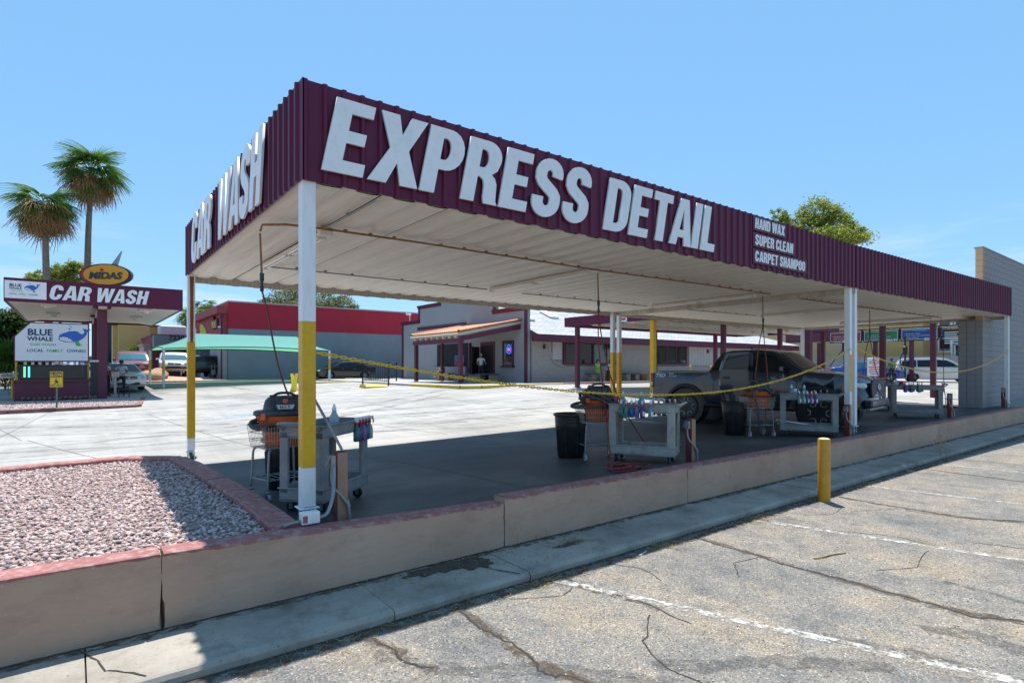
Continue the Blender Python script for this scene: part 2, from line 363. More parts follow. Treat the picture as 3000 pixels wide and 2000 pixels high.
def _conc(t, b, n, l):
    co = n('ShaderNodeTexCoord').outputs['Object']
    a = ramp(n, l, noise(n, l, co, .28, 7, .65), [(.3, (.265,.255,.243)), (.52, (.385,.37,.348)), (.72, (.445,.425,.395))])
    st = ramp(n, l, noise(n, l, co, .5, 6, .6, ((.35, 2.6, 1), 14)), [(.32, (.80,.80,.81)), (.55, (1,1,1)), (.75, (1.08,1.07,1.05))])
    st2 = ramp(n, l, noise(n, l, co, .9, 6, .6, ((3.2, .3, 1), 30)), [(.3, (.86,.86,.86)), (.55, (1,1,1))])
    c = mix(n, l, 1.0, mix(n, l, 1.0, a, st, 'MULTIPLY'), st2, 'MULTIPLY')
    fine = ramp(n, l, noise(n, l, co, 26, 5, .7), [(.3, (.88,.88,.88)), (.6, (1.03,1.03,1.03))])
    c = mix(n, l, 1.0, c, fine, 'MULTIPLY')
    spots = ramp(n, l, noise(n, l, co, .8, 8, .72), [(.56, (1,1,1)), (.74, (.70,.655,.60))])
    c = mix(n, l, 1.0, c, spots, 'MULTIPLY')
    l(c, b.inputs['Base Color']); b.inputs['Roughness'].default_value = .8; b.inputs['Specular IOR Level'].default_value = .3
    bumpn(n, l, b, noise(n, l, co, 30, 6, .7), .2)
lot_concrete = surf('lot_concrete', _conc)
def _bay(t, b, n, l):      # working floor of the detail bay, stained, its colour darkened further to deepen the canopy's shade
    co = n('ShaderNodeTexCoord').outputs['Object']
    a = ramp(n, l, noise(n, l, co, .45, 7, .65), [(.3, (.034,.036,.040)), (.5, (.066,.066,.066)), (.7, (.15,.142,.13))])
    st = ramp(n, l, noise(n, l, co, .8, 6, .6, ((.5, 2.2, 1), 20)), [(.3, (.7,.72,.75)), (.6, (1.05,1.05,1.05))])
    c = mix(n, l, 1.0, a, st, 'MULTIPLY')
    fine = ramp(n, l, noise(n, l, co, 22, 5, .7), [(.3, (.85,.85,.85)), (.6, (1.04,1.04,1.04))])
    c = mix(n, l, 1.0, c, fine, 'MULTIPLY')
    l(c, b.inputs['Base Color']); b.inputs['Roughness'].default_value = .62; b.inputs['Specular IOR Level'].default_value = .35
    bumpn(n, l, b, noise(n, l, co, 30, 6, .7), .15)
bay_concrete = surf('stained_shaded_bay_concrete', _bay)
def _side(t, b, n, l):
    co = n('ShaderNodeTexCoord').outputs['Object']
    a = ramp(n, l, noise(n, l, co, 1.3, 7, .65), [(.3, (.20,.178,.15)), (.52, (.33,.298,.258)), (.72, (.41,.37,.315))])
    a = mix(n, l, .85, a, ramp(n, l, noise(n, l, co, 3.4, 8, .75), [(.52, (1,1,1)), (.72, (.58,.54,.50))]), 'MULTIPLY')
    sp = ramp(n, l, noise(n, l, co, 45, 3, .6), [(.27, (.5,.48,.46)), (.36, (1,1,1)), (.7, (1.06,1.06,1.06))])
    c = mix(n, l, 1.0, a, sp, 'MULTIPLY')
    l(c, b.inputs['Base Color']); b.inputs['Roughness'].default_value = .9; b.inputs['Specular IOR Level'].default_value = .2
    bumpn(n, l, b, noise(n, l, co, 55, 6, .75), .35)
sidewalk_concrete = surf('sidewalk_concrete', _side)
def _stucco(t, b, n, l):
    co = n('ShaderNodeTexCoord').outputs['Object']
    a = ramp(n, l, noise(n, l, co, .8, 6, .6), [(.3, (.39,.245,.172)), (.52, (.46,.298,.212)), (.75, (.50,.335,.245))])
    sm = ramp(n, l, noise(n, l, co, 5.5, 8, .75, ((1, 1, .6), 0)), [(.60, (1,1,1)), (.72, (.62,.58,.55))])
    sc_ = n('ShaderNodeSeparateXYZ'); l(co, sc_.inputs[0])
    right = n('ShaderNodeMapRange'); right.inputs[1].default_value = 3.3; right.inputs[2].default_value = 3.7; right.inputs[3].default_value = .15; right.inputs[4].default_value = .85; l(sc_.outputs[0], right.inputs[0])
    c = mix(n, l, right.outputs[0], a, mix(n, l, 1.0, a, sm, 'MULTIPLY'))
    gr = ramp(n, l, noise(n, l, co, 2.3, 8, .75, ((1, 1, 2.5), 0)), [(.50, (1,1,1)), (.78, (.66,.63,.61))]); c = mix(n, l, .8, c, gr, 'MULTIPLY')
    fl = ramp(n, l, noise(n, l, co, 60, 2, .5), [(.72, (0,0,0)), (.74, (1,1,1))])
    c = mix(n, l, fl, c, (.62,.56,.5))
    l(c, b.inputs['Base Color']); b.inputs['Roughness'].default_value = .85
    bumpn(n, l, b, mix(n, l, .7, noise(n, l, co, 14, 6, .7), noise(n, l, co, 70, 4, .7)), .22, .008)
stucco_tan = surf('painted_stucco_tan', _stucco)
red_paint = M('faded_red_paint', (.30,.105,.095), .75, var=.18, scale=3, dirt=((.52,.40,.37), .75, 13), bump=.3, bscale=40)
crackm = M('crack_dirt', (.035,.03,.026), .95, var=.3, scale=30)
tarm = M('crack_tar', (.055,.055,.058), .8, var=.3, scale=14, bump=.3, bscale=60)
soil = M('dark_soil', (.075,.055,.04), .95, var=.4, scale=12, bump=.6, bscale=60)
straw = M('dry_straw', (.38,.27,.14), .9, var=.35, scale=8)
dirtm = M('desert_dirt', (.36,.25,.175), .95, var=.2, scale=.6, dirt=((.25,.17,.12), .6, 2.5), bump=.5, bscale=8)
far_ground = M('far_ground', (.27,.235,.2), .95, var=.25, scale=.02)
# ---------------------------------------------------------------- ground sheets
def far_z(X, Y):
    return np.where(Y < 4.84, -.16, gz(X, Y)-.09)
gx = sorted(set([-4000,-1500,-600,-250,-120,-70]+list(range(-45, 80, 3))+[90,120,200,400,900,2000,5000]))
gy = sorted(set([-3000,-900,-300,-100,-40,-15,-5,0,3,4.5,4.8,4.88,5.2]+list(range(7, 66, 3))+[75,100,150,260,500,1000,2500,6000]))
struct(link('ground', grid_mesh('ground', gx, gy, far_z, far_ground)))
struct(link('concrete_lot', grid_mesh('concrete_lot', np.arange(-40, 78.1, .8), [4.9]+list(np.arange(5.5, 35.6, .8)), lambda X, Y: gz(X, Y), lot_concrete)))
struct(link('street', grid_mesh('street', np.arange(-40, 78.1, 2), np.arange(35.2, 62, 1.6), lambda X, Y: gz(X, Y)-.01, M('street_asphalt', (.19,.185,.185), .9, var=.15, scale=.7, dirt=((.12,.12,.125), .5, 1.5), bump=.3, bscale=30))))
# work floor of the detail bays, a sheet just above the lot
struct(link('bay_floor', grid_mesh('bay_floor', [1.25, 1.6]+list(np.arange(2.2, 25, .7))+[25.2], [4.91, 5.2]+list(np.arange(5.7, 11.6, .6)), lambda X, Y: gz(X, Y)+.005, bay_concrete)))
struct(link('parking_lot', grid_mesh('parking_lot', [-80,-20,-4,0,2,4,6,8,12,18,26,40,130], [-60,-12,-3,0,1,2,3,4.06], lambda X, Y: X*0, asphalt)))
PL = bpy.data.objects['parking_lot']; LOT = bpy.data.objects['concrete_lot']
z0 = lambda x, y: 0.0
# cracks and tar in the asphalt
def wiggle(a, b, n, amp):
    a = Vector(a+(0,)); b = Vector(b+(0,)); d = b-a; nr = Vector((-d.y, d.x, 0)).normalized(); o = 0; out = []
    for i in range(n+1):
        o += random.uniform(-amp, amp); o *= .8; p = a.lerp(b, i/n)+nr*o; out.append((p.x, p.y))
    return out
def crack(pts, w, name='crack', mat=None, parent=PL, zf=z0, dz=.003, jit=.006):
    mb = MB(); ribbon(mb, pts, w, dz, jit, zf, .05); return mb.build(name, mat or crackm, parent)
def path(pts, amp, k=5):
    out = []
    for a, b in zip(pts[:-1], pts[1:]): out += wiggle(a, b, k, amp)[:-1]
    return out+[pts[-1]]
def _tarf(t, b, n, l):
    co = n('ShaderNodeTexCoord').outputs['Object']; l(ramp(n, l, noise(n, l, co, 20, 4, .6), [(.3, (.05,.05,.053)), (.7, (.10,.10,.10))]), b.inputs['Base Color']); b.inputs['Roughness'].default_value = .8
    l(ramp(n, l, noise(n, l, co, 11, 9, .8), [(.40, (0,0,0)), (.68, (.75,.75,.75))]), b.inputs['Alpha'])
tarf = surf('tar_smear', _tarf)
for pts, w in [([(2.437,3.95),(2.388,3.523),(2.457,3.202),(2.375,2.804),(2.447,2.68),(2.6,2.2),(2.5,1.5)],.02), ([(1.701,3.869),(1.741,3.641),(1.74,3.41),(1.838,3.239)],.018), ([(3.583,3.9),(3.602,3.548),(3.725,3.204),(3.72,2.6)],.014), ([(3.587,2.899),(3.212,2.651),(3.045,2.313),(3.1,1.8)],.011),
  ([(5.647,3.9),(5.60,3.4),(5.582,2.984),(5.586,2.323),(5.58,1.645),(5.558,1.351),(5.772,1.072),(5.9,.6)],.026), ([(9.11,3.8),(9.06,3.3),(9.087,2.881),(9.135,2.221),(9.522,1.768),(9.6,1.0)],.026), ([(12.902,3.95),(12.83,3.1),(12.768,2.371),(12.7,1)],.026), ([(14.873,3.9),(14.862,2.76),(14.9,1)],.026), ([(18.2,3.9),(18.1,1)],.03), ([(21.4,3.9),(21.5,1)],.03),
  ([(6.95,3.4),(7.25,2.95),(7.5,2.5),(7.45,2.0)],.010), ([(4.2,3.95),(4.35,3.6),(4.25,3.3)],.010), ([(8.3,3.3),(8.75,3.1),(9.05,2.95)],.010), ([(4.9,2.9),(5.2,3.15),(5.58,3.1)],.009), ([(2.9,3.8),(3.3,3.6),(3.58,3.7)],.008), ([(7.6,3.6),(8.0,3.4),(8.5,3.5)],.009), ([(7.9,1.9),(8.1,1.5),(8.0,1.1)],.014), ([(6.1,2.2),(6.5,2.0),(7.2,2.1)],.008)]:
    crack(path(pts, .012+w*.5, 6), w, jit=w*.3)
for pts, w in [([(2.44,3.9),(2.47,3.6),(2.488,3.35)],.09), ([(1.642,3.85),(1.66,3.6),(1.692,3.447),(1.82,3.207)],.11), ([(1.85,3.22),(2.375,2.83),(2.87,2.23),(3.2,1.6)],.16), ([(5.56,2.6),(5.58,2.0),(5.56,1.4),(5.72,1.1)],.12), ([(6.285,1.72),(6.256,1.4),(6.2,1.1)],.09), ([(4.3,1.9),(4.5,1.5),(4.6,1.1)],.14), ([(5.0,1.5),(5.2,1.2),(5.15,.9)],.16), ([(9.0,2.9),(9.1,2.3),(9.45,1.8)],.10), ([(3.0,2.4),(3.6,2.0),(4.2,1.4)],.16)]:
    crack(path(pts, .02, 6), w, 'tar_seal', tarf, dz=.002, jit=w*.12)
# worn stall lines
def _worn(t, b, n, l):
    co = n('ShaderNodeTexCoord').outputs['Object']; b.inputs['Base Color'].default_value = (.62,.61,.58,1); b.inputs['Roughness'].default_value = .8
    a = ramp(n, l, noise(n, l, co, 9, 9, .8), [(.47, (0,0,0)), (.60, (.95,.95,.95))]); l(a, b.inputs['Alpha'])
worn_paint = surf('worn_white_paint', _worn)
for (a, b) in [((3.48,3.9), (4.75,.6)), ((6.87,3.88), (7.85,.5)), ((10.3,3.9), (10.95,.5)), ((13.73,3.9), (14.2,.5)), ((17.0,3.9), (17.5,.5)), ((20.4,3.9), (20.8,.5)), ((23.8,3.9), (24.1,.5))]:
    mb = MB(); ribbon(mb, [a, b], .1, .0045, 0, z0, .3); mb.build('stall_line', worn_paint, PL)
# ---------------------------------------------------------------- lot joints and cracks
jm = M('joint_filler', (.10,.095,.09), .9, var=.3, scale=10)
for a, b in [((1.0,11.2),(-.9,17.5)), ((-1,17.5),(-2.4,24)), ((-9,13.5),(30,15.5)), ((-9,18.4),(16,20.5)), ((7.2,12),(5.4,24)), ((12.4,13),(11.0,30)), ((-10,24.4),(14,27.5)), ((0,30),(-2,14)), ((3.2,12.0),(1.9,22)), ((9.8,12.4),(8.6,22))]:
    mb = MB(); ribbon(mb, [a, b], .018, .004, 0, None, .5); mb.build('expansion_joint', jm, LOT)
for a, b, w in [((3.2,14.2),(6.8,13.6),.015), ((6.8,13.6),(9.5,14.6),.014), ((4.5,16.0),(7.8,15.0),.015), ((7.8,15),(10.4,15.6),.012), ((-4,12.2),(-1.4,12.8),.018), ((9,17.3),(14,18.1),.016), ((2.2,13.2),(4.1,12.6),.014), ((-6,20),(-3,20.8),.02)]:
    crack(wiggle(a, b, 16, .06), w, parent=LOT, zf=lambda x, y: float(gz(x, y)), dz=.004, jit=.004)
BF = bpy.data.objects['bay_floor']
for a, b in [((1.3,8.1),(25,8.5)), ((7.4,4.95),(7.4,11.2)), ((4.3,4.95),(4.3,11.2)), ((13.4,4.95),(13.4,11.2)), ((10.4,4.95),(10.4,11.2)), ((19,4.95),(19,11.2))]:
    mb = MB(); ribbon(mb, [a, b], .014, .008, 0, None, .5); mb.build('expansion_joint', jm, BF)
def _tyre(t, b, n, l):
    co = n('ShaderNodeTexCoord').outputs['Object']; b.inputs['Base Color'].default_value = (.10,.095,.09,1); b.inputs['Roughness'].default_value = .8
    l(ramp(n, l, noise(n, l, co, 1.6, 7, .7), [(.40, (0,0,0)), (.72, (.42,.42,.42))]), b.inputs['Alpha'])
tyre_mark = surf('tyre_mark', _tyre)
for c0, c1, c2 in [((16,13.2),(7,15),(-4,20)), ((15,15.5),(6,17.6),(-3,24)), ((-8,14),(2,15.2),(13,21.5)), ((3,35),(5.5,27),(11,20)), ((7,35),(8,28),(13.5,21)), ((-9,21),(4,23),(12,29)), ((9,12.3),(4,14.5),(-6,16))]:
    for off in (0, 1.5):
        q = [tuple(p)[:2] for p in smooth([(c0[0], c0[1]+off, 0), (c1[0], c1[1]+off, 0), (c2[0]+off*.5, c2[1]+off, 0)], 12)]
        mb = MB(); ribbon(mb, q, .24, .0055+.0004*random.random(), 0, None, .4); mb.build('tyre_mark', tyre_mark, LOT)
# faded blue paint on the lot
bp = MB(); ribbon(bp, [(3.2,19.6),(6.3,20.3)], .75, .005, 0, None, .3)
def _bluew(t, b, n, l):
    co = n('ShaderNodeTexCoord').outputs['Object']; b.inputs['Base Color'].default_value = (.34,.48,.58,1)
    l(ramp(n, l, noise(n, l, co, 3, 8, .75), [(.42, (0,0,0)), (.62, (.8,.8,.8))]), b.inputs['Alpha'])
bp.build('faded_marking', surf('worn_blue_paint', _bluew), LOT)
# ---------------------------------------------------------------- sidewalk slabs with their kerb edge
sw = MB(); sw.bx(-14, 60, 4.1, 4.76, -.1, .055); SW = struct(sw.build('sidewalk', soil))
xs = [-14,-9,-5.5,-2.6,.05]; x = .05
for L_ in (1.9, 1.35, 1.75, 2.0, 1.9, 2.2, 2.0, 2.1, 2.0, 2.1, 2.2, 2.0, 2.2, 2.4, 2.6, 3, 3, 3.5, 4): x += L_; xs.append(x)
for i in range(len(xs)-1):
    a, b = xs[i]+.005, xs[i+1]-.005; dz = random.uniform(-.006, .004); mb = MB(); n = max(6, int((b-a)/.12)); vs_ = []
    ye = [4.03+random.uniform(-.006, .006) for _ in range(n+1)]
    for k in range(n+1):
        xx = a+(b-a)*k/n; e = ye[k]; j = random.uniform(-.004, .004)
        if i == 5 and k > n-3: pass
        vs_ += [(xx+j, e, -.05), (xx+j, e-.004, .045+dz), (xx, e+.012, .072+dz), (xx, e+.035, .08+dz), (xx, 4.735, .083+dz)]
    fs_ = [(5*k+q, 5*(k+1)+q, 5*(k+1)+q+1, 5*k+q+1) for k in range(n) for q in range(4)]
    mb.add(vs_, fs_); mb.add(vs_, [(0,1,2,3,4), tuple(5*n+q for q in (4,3,2,1,0))]); mb.build('slab', sidewalk_concrete, SW)
crack(wiggle((.02,4.72), (.16,4.30), 7, .015)+wiggle((.16,4.3), (.34,4.08), 5, .015), .012, parent=SW, zf=lambda x, y: .083, dz=.002, jit=.003)
crack(wiggle((2.98,4.55), (3.22,4.05), 8, .02), .014, parent=SW, zf=lambda x, y: .083, dz=.002, jit=.004)
# soil pockets on the slabs and along wall foot and gutter
def blotch(cx, cy, rx, ry, z, mat, name, parent, n=26, irr=.35):
    mb = MB(); vs_ = [(cx, cy, z+.012)]
    for k in range(n):
        a = 2*math.pi*k/n; q = 1+random.uniform(-irr, irr); vs_.append((cx+rx*q*math.cos(a), cy+ry*q*math.sin(a), z))
    mb.add(vs_, [(0, k+1, (k+1) % n+1) for k in range(n)]); return mb.build(name, mat, parent)
blotch(2.72, 4.60, .34, .10, .086, soil, 'soil_pocket', SW); blotch(3.02, 4.50, .15, .12, .086, soil, 'soil_pocket', SW); blotch(-.55, 4.22, .30, .13, .086, soil, 'soil_pocket', SW); blotch(4.15, 4.40, .2, .05, .086, soil, 'soil_pocket', SW)
crack([(x_*.25-2, 4.728) for x_ in range(0, 160)], .035, 'wall_foot_soil', soil, SW, lambda x, y: .083, .003, .012)
crack([(x_*.25-2, 4.008) for x_ in range(0, 160)], .06, 'gutter_soil', soil, PL, z0, .003, .02)
def _dust(t, b, n, l):
    co = n('ShaderNodeTexCoord').outputs['Object']; l(ramp(n, l, noise(n, l, co, 25, 4, .6), [(.3, (.035,.026,.02)), (.7, (.16,.11,.07))]), b.inputs['Base Color']); b.inputs['Roughness'].default_value = .95
    l(ramp(n, l, noise(n, l, co, 7, 9, .8), [(.44, (0,0,0)), (.60, (1,1,1))]), b.inputs['Alpha'])
dust = surf('drifted_grit', _dust)
crack([(x_*.2-2, 3.93) for x_ in range(0, 200)], .17, 'drifted_grit', dust, PL, z0, .0035, .03)
crack([(x_*.2-2, 4.69) for x_ in range(0, 200)], .10, 'drifted_grit', dust, SW, lambda x, y: .083, .005, .02)
for pts in ([(2.437,3.95),(2.42,3.4),(2.43,2.8),(2.6,2.2)], [(1.70,3.87),(1.74,3.5),(1.85,3.2)], [(5.647,3.9),(5.59,2.9),(5.58,1.6),(5.75,1.07)], [(9.11,3.8),(9.08,2.9),(9.2,2.1),(9.55,1.5)], [(3.58,3.9),(3.65,3.4),(3.72,2.9)], [(12.9,3.95),(12.77,2.4)]): crack(path(pts, .02, 6), .09, 'drifted_grit', dust, PL, z0, .0025, .02)
# litter: dry stalks, leaves, crumbs of bark (uncountable)
lit = MB()
def stalk(x, y, z, L_, a, r=.003):
    lit.cyl((x, y, z+r), (x+L_*math.cos(a), y+L_*math.sin(a), z+r+random.uniform(0, .01)), r, r*.5, 4, False)
for _ in range(420):
    x = random.uniform(.9, 16); y = 3.99-abs(random.gauss(0, .06)); stalk(x, y, .002, random.uniform(.02, .10), random.uniform(0, 6.3), random.uniform(.0015, .003))
for cx, cy, z, n, sp in [(4.15,4.42,.085,60,.12), (5.2,3.9,.002,60,.16), (6.9,3.86,.002,110,.2), (3.35,3.9,.002,60,.2), (10.2,3.9,.002,50,.3), (16,4.25,.085,40,.5)]:
    for _ in range(n): stalk(random.gauss(cx, sp), min(random.gauss(cy, sp*.3), 4.6 if z > .01 else 3.99), z, random.uniform(.04, .2), random.gauss(.15, .8), random.uniform(.0015, .0035))
for _ in range(260):
    x = random.uniform(1.9, 4.5); y = random.uniform(4.1, 4.7) if random.random() < .6 else random.gauss(4.62, .08); y = min(y, 4.72)
    lit.cb((x, y, .087), (random.uniform(.006,.016), random.uniform(.006,.014), .006), .002, random.uniform(0, 3))
for _ in range(900):
    x = random.uniform(.8, 9); y = random.uniform(.6, 3.9); s_ = random.uniform(.003, .009); lit.cb((x, y, .004), (s_*1.5, s_, .006), .001, random.uniform(0, 3))
tag(lit.build('dry_litter', straw), 'dry stalks and bark crumbs swept along the gutter and sidewalk', 'litter', kind='stuff')
peb = MB()
for _ in range(700):
    x = random.uniform(.7, 7); y = random.uniform(.4, 3.9); s_ = random.uniform(.004, .011); peb.cb((x, y, s_*.3), (s_*1.4, s_, s_*.8), .002, random.uniform(0, 3))
tag(peb.build('loose_pebbles', M('pale_pebble', (.5,.46,.41), .8, var=.3, scale=40)), 'loose pale pebbles scattered over the asphalt', 'pebbles', kind='stuff')
# ---------------------------------------------------------------- retaining wall
RW = thing('retaining_wall', 'low tan stucco retaining wall with faded red painted top along the sidewalk', 'wall', (0, 4.84, .08))
def seg(x0, x1, zt0, zt1, jag0, jag1):
    n = max(6, int((x1-x0)/.18)); mz = 16; mb = MB(); vs_ = []
    jl = [random.uniform(-jag0, jag0) for _ in range(mz+1)]; jr = [random.uniform(-jag1, jag1) for _ in range(mz+1)]
    for k in range(n+1):
        t = k/n; zt = zt0+(zt1-zt0)*t
        for q in range(mz+1):
            xx = x0+(x1-x0)*t+(jl[q] if k == 0 else jr[q] if k == n else 0)
            vs_.append((xx, -.1+random.uniform(-.0012, .0012)-(.0 if q else .004), -.1+(zt-.08+.1)*q/mz-(0 if q < mz else .006)))
        vs_ += [(x0+(x1-x0)*t, -.088, zt-.08), (x0+(x1-x0)*t, .1, zt-.08), (x0+(x1-x0)*t, .1, -.1)]
    w = mz+4; fs_ = [(w*k+q, w*(k+1)+q, w*(k+1)+q+1, w*k+q+1) for k in range(n) for q in range(w-1)]
    mb.add(vs_, fs_); mb.add(vs_, [tuple(range(w)), tuple(w*n+q for q in range(w))[::-1]])
    s_ = mb.build('wall_segment', stucco_tan, RW)
    pb = MB(); vs_ = []; n = int((x1-x0)/.035)
    for k in range(n+1):
        t = k/n; xx = x0+(x1-x0)*t; zt = zt0+(zt1-zt0)*t-.08; dr = random.uniform(.006, .02)+.012*abs(math.sin(xx*2.1)*math.sin(xx*5.3))
        vs_ += [(xx, -.1045, zt-dr), (xx, -.103, zt-.003), (xx, -.09, zt+.004), (xx, .104, zt+.004), (xx, .104, zt-.09)]
    pb.add(vs_, [(5*k+q, 5*(k+1)+q, 5*(k+1)+q+1, 5*k+q+1) for k in range(n) for q in range(4)]); pb.build('painted_top', red_paint, s_)
for a in [(-14,.478,.74,.622,0,.012), (.500,3.53,.62,.53,.014,.004), (3.545,6.68,.586,.57,.004,.006), (6.695,10.975,.57,.56,.008,.006), (10.99,16.93,.56,.555,.008,.006), (16.945,22,.56,.575,.006,.006), (22.012,28,.58,.61,.006,.006), (28.01,45,.61,.65,.006,0)]: seg(*a)
# ---------------------------------------------------------------- gravel bed and its kerb
GB = [(-14,4.92),(1.28,4.92),(1.30,6.2),(1.12,9.72),(.55,10.12),(-.85,10.0),(-14,9.4)]
bed = MB(); bed.prism([(p[0], p[1]) for p in GB], 'z', .1, .545); struct(bed.build('gravel_bed', M('gravel_base', (.30,.23,.205), .95, var=.35, scale=40, bump=.8, bscale=50)))
def inside(x, y, P):
    c = np.zeros(x.shape, bool); n = len(P)
    for i in range(n):
        x1, y1 = P[i]; x2, y2 = P[(i+1) % n]
        cond = ((y1 > y) != (y2 > y)) & (x < (x2-x1)*(y-y1)/((y2-y1) or 1e-9)+x1); c ^= cond
    return c
def gravel(name, n, box, poly, z, smin, smax, mats, label, zf=None):
    x = np.random.uniform(box[0], box[1], n*3); y = np.random.uniform(box[2], box[3], n*3)
    k = inside(x, y, poly); x = x[k][:n]; y = y[k][:n]; n = len(x)
    base = np.array([(0,0,1),(.9,0,.35),(.28,.85,.35),(-.72,.53,.35),(-.72,-.53,.35),(.28,-.85,.35),(.7,.5,-.5),(-.3,.8,-.5),(-.9,0,-.5),(-.3,-.8,-.5),(.7,-.5,-.5)])
    F = [(0,1,2),(0,2,3),(0,3,4),(0,4,5),(0,5,1),(1,6,2),(2,6,7),(2,7,3),(3,7,8),(3,8,4),(4,8,9),(4,9,5),(5,9,10),(5,10,1),(1,10,6)]
    s = np.random.uniform(smin, smax, n); V = base[None]*np.random.uniform(.65, 1.2, (n, 11, 1))
    V = V*np.stack([s*np.random.uniform(.8, 1.5, n), s, s*np.random.uniform(.4, .75, n)], 1)[:, None, :]
    a = np.random.uniform(0, 6.28, n); tl = np.random.uniform(-.5, .5, n)
    c, q = np.cos(tl)[:, None], np.sin(tl)[:, None]; V[..., 0], V[..., 2] = V[..., 0]*c-V[..., 2]*q, V[..., 0]*q+V[..., 2]*c
    c, q = np.cos(a)[:, None], np.sin(a)[:, None]; V[..., 0], V[..., 1] = V[..., 0]*c-V[..., 1]*q, V[..., 0]*q+V[..., 1]*c
    zz = (np.full(n, z) if zf is None else zf(x, y))+np.random.uniform(-.004, .012, n)
    V += np.stack([x, y, zz], 1)[:, None, :]
    f = (np.array(F)[None]+np.arange(n)[:, None, None]*11).reshape(-1, 3)
    me = bpy.data.meshes.new(name); me.vertices.add(n*11); me.vertices.foreach_set('co', V.ravel()); nf = len(f)
    me.loops.add(nf*3); me.loops.foreach_set('vertex_index', f.ravel().astype(np.int32)); me.polygons.add(nf)
    me.polygons.foreach_set('loop_start', np.arange(0, nf*3, 3, dtype=np.int32)); me.polygons.foreach_set('loop_total', np.full(nf, 3, np.int32))
    for m in mats: me.materials.append(m)
    me.polygons.foreach_set('material_index', np.repeat(np.random.choice(len(mats), n, p=[.4,.3,.18,.12]), 15).astype(np.int32)); me.update(); me.validate()
    return tag(link(name, me), label, 'gravel', kind='stuff')
GRV = [M('gravel_pink', (.50,.36,.335), .85, var=.15, scale=20), M('gravel_pale', (.60,.48,.45), .85, var=.15, scale=20), M('gravel_mauve', (.35,.235,.235), .85, var=.15, scale=20), M('gravel_dark', (.25,.20,.19), .85, var=.2, scale=20)]
gravel('gravel_stones', 24000, (-3.2, 1.3, 4.93, 10.1), GB, .556, .010, .023, GRV, 'pinkish crushed gravel filling the bed beside the detail canopy')
KB = thing('bed_kerb', 'worn red painted kerb between the gravel bed and the bay floor', 'kerb', (1.3, 7, .3))
def kerb(parent, pts, w, z0_, z1_, mat, name='kerb_piece', org=(1.3, 7, .3), gap=.006):
    for a, b in zip(pts[:-1], pts[1:]):
        a = Vector(a); b = Vector(b); d = (b-a); L_ = d.length; d.normalize(); nr = Vector((-d.y, d.x)); n = max(2, int(L_/.25)); vs_ = []
        for k in range(n+1):
            p = a+d*(gap+(L_-2*gap)*k/n); j = random.uniform(-.004, .004); zt = z1_+random.uniform(-.004, .003)
            for o, z in ((-w/2+j, z0_), (-w/2+j, zt-.015), (-w/2+.015+j, zt), (w/2-.015, zt), (w/2, zt-.015), (w/2, z0_)):
                q = p+nr*o; vs_.append((q.x-org[0], q.y-org[1], z-org[2]))
        mb = MB(); mb.add(vs_, [(6*k+q, 6*k+q+1, 6*(k+1)+q+1, 6*(k+1)+q) for k in range(n) for q in range(5)]+[tuple(range(6)), tuple(6*n+q for q in range(6))[::-1]])
        mb.build(name, mat, parent)
kerb(KB, [(1.42,4.95),(1.42,6.25),(1.36,7.6),(1.28,9.0),(1.2,9.75),(.6,10.24),(-.85,10.12),(-4,9.95),(-14,9.5)], .24, .05, .615, red_paint)
# ---------------------------------------------------------------- detail canopies
maroon = M('maroon_metal', (.105,.010,.040), .48, var=.06, scale=1.5, bump=.04, bscale=10, spec=.3)
letter_white = M('letter_white', (.78,.79,.80), .45, var=.05, scale=3, dirt=((.55,.53,.5), .4, 12))
pan_white = M('ceiling_pan_white', (.70,.655,.59), .45, var=.08, scale=1.2, dirt=((.50,.44,.37), .6, 3.5), stretch=(6, .35, 1), spec=.4)
edge_beige = M('edge_trim_beige', (.50,.46,.39), .6, var=.12, scale=4, dirt=((.2,.13,.08), .7, 6), stretch=(3, 1, .5))
seam_dark = M('seam_dark', (.03,.026,.022), .9, var=.2, scale=5)
post_white = M('post_white', (.74,.75,.76), .45, var=.05, scale=2, dirt=((.50,.47,.43), .5, 8), stretch=(2, 2, .5))
post_yellow = M('post_yellow', (.66,.36,.004), .45, var=.06, scale=2, dirt=((.33,.22,.02), .5, 9))
rust = M('rust_streak', (.22,.075,.018), .85, var=.35, scale=14, stretch=(1, 1, .15))
screw_m = M('screw_head', (.035,.01,.02), .6, var=0)
rusty_pipe = M('rusty_pipe', (.27,.15,.07), .7, var=.35, scale=9, dirt=((.12,.06,.03), .8, 20))
galv = M('galvanised', (.27,.275,.28), .5, .5, var=.15, scale=10)
steel_dark = M('dark_steel', (.05,.05,.052), .5, .4, var=.2, scale=15)
pvc_green = M('green_pipe', (.01,.10,.07), .5, var=.2, scale=9)
tube_white = M('lamp_tube', (.82,.82,.80), .25, var=.02, scale=5)
ZB, ZT = 3.663, 4.583
PITCH = .1835
def fascia_panel(n=5):
    """one sheet of ribbed cladding, local x along the wall, -y outwards, z up; n ribs"""
    prof = []
    for i in range(n):
        x = i*PITCH
        prof += [(x, -.0), (x+.016, -.026), (x+.046, -.026), (x+.062, -.0)]
    prof.append((n*PITCH-.001, 0)); mb = MB(); H = ZT-ZB
    mb.add([(p[0], p[1], z) for p in prof for z in (0, H)], [(2*i, 2*i+2, 2*i+3, 2*i+1) for i in range(len(prof)-1)])
    mb.add([(p[0], .012, z) for p in (prof[0], prof[-1]) for z in (0, H)], [(1, 3, 2, 0)])
    mb.add([(p[0], (.012 if o else p[1]), z) for p in prof for o in (0, 1) for z in (0, H)], [(4*i, 4*i+2, 4*i+6, 4*i+4) for i in range(len(prof)-1)]+[(4*i+1, 4*i+5, 4*i+7, 4*i+3) for i in range(len(prof)-1)])
    return mb.mesh('fascia_panel', maroon)
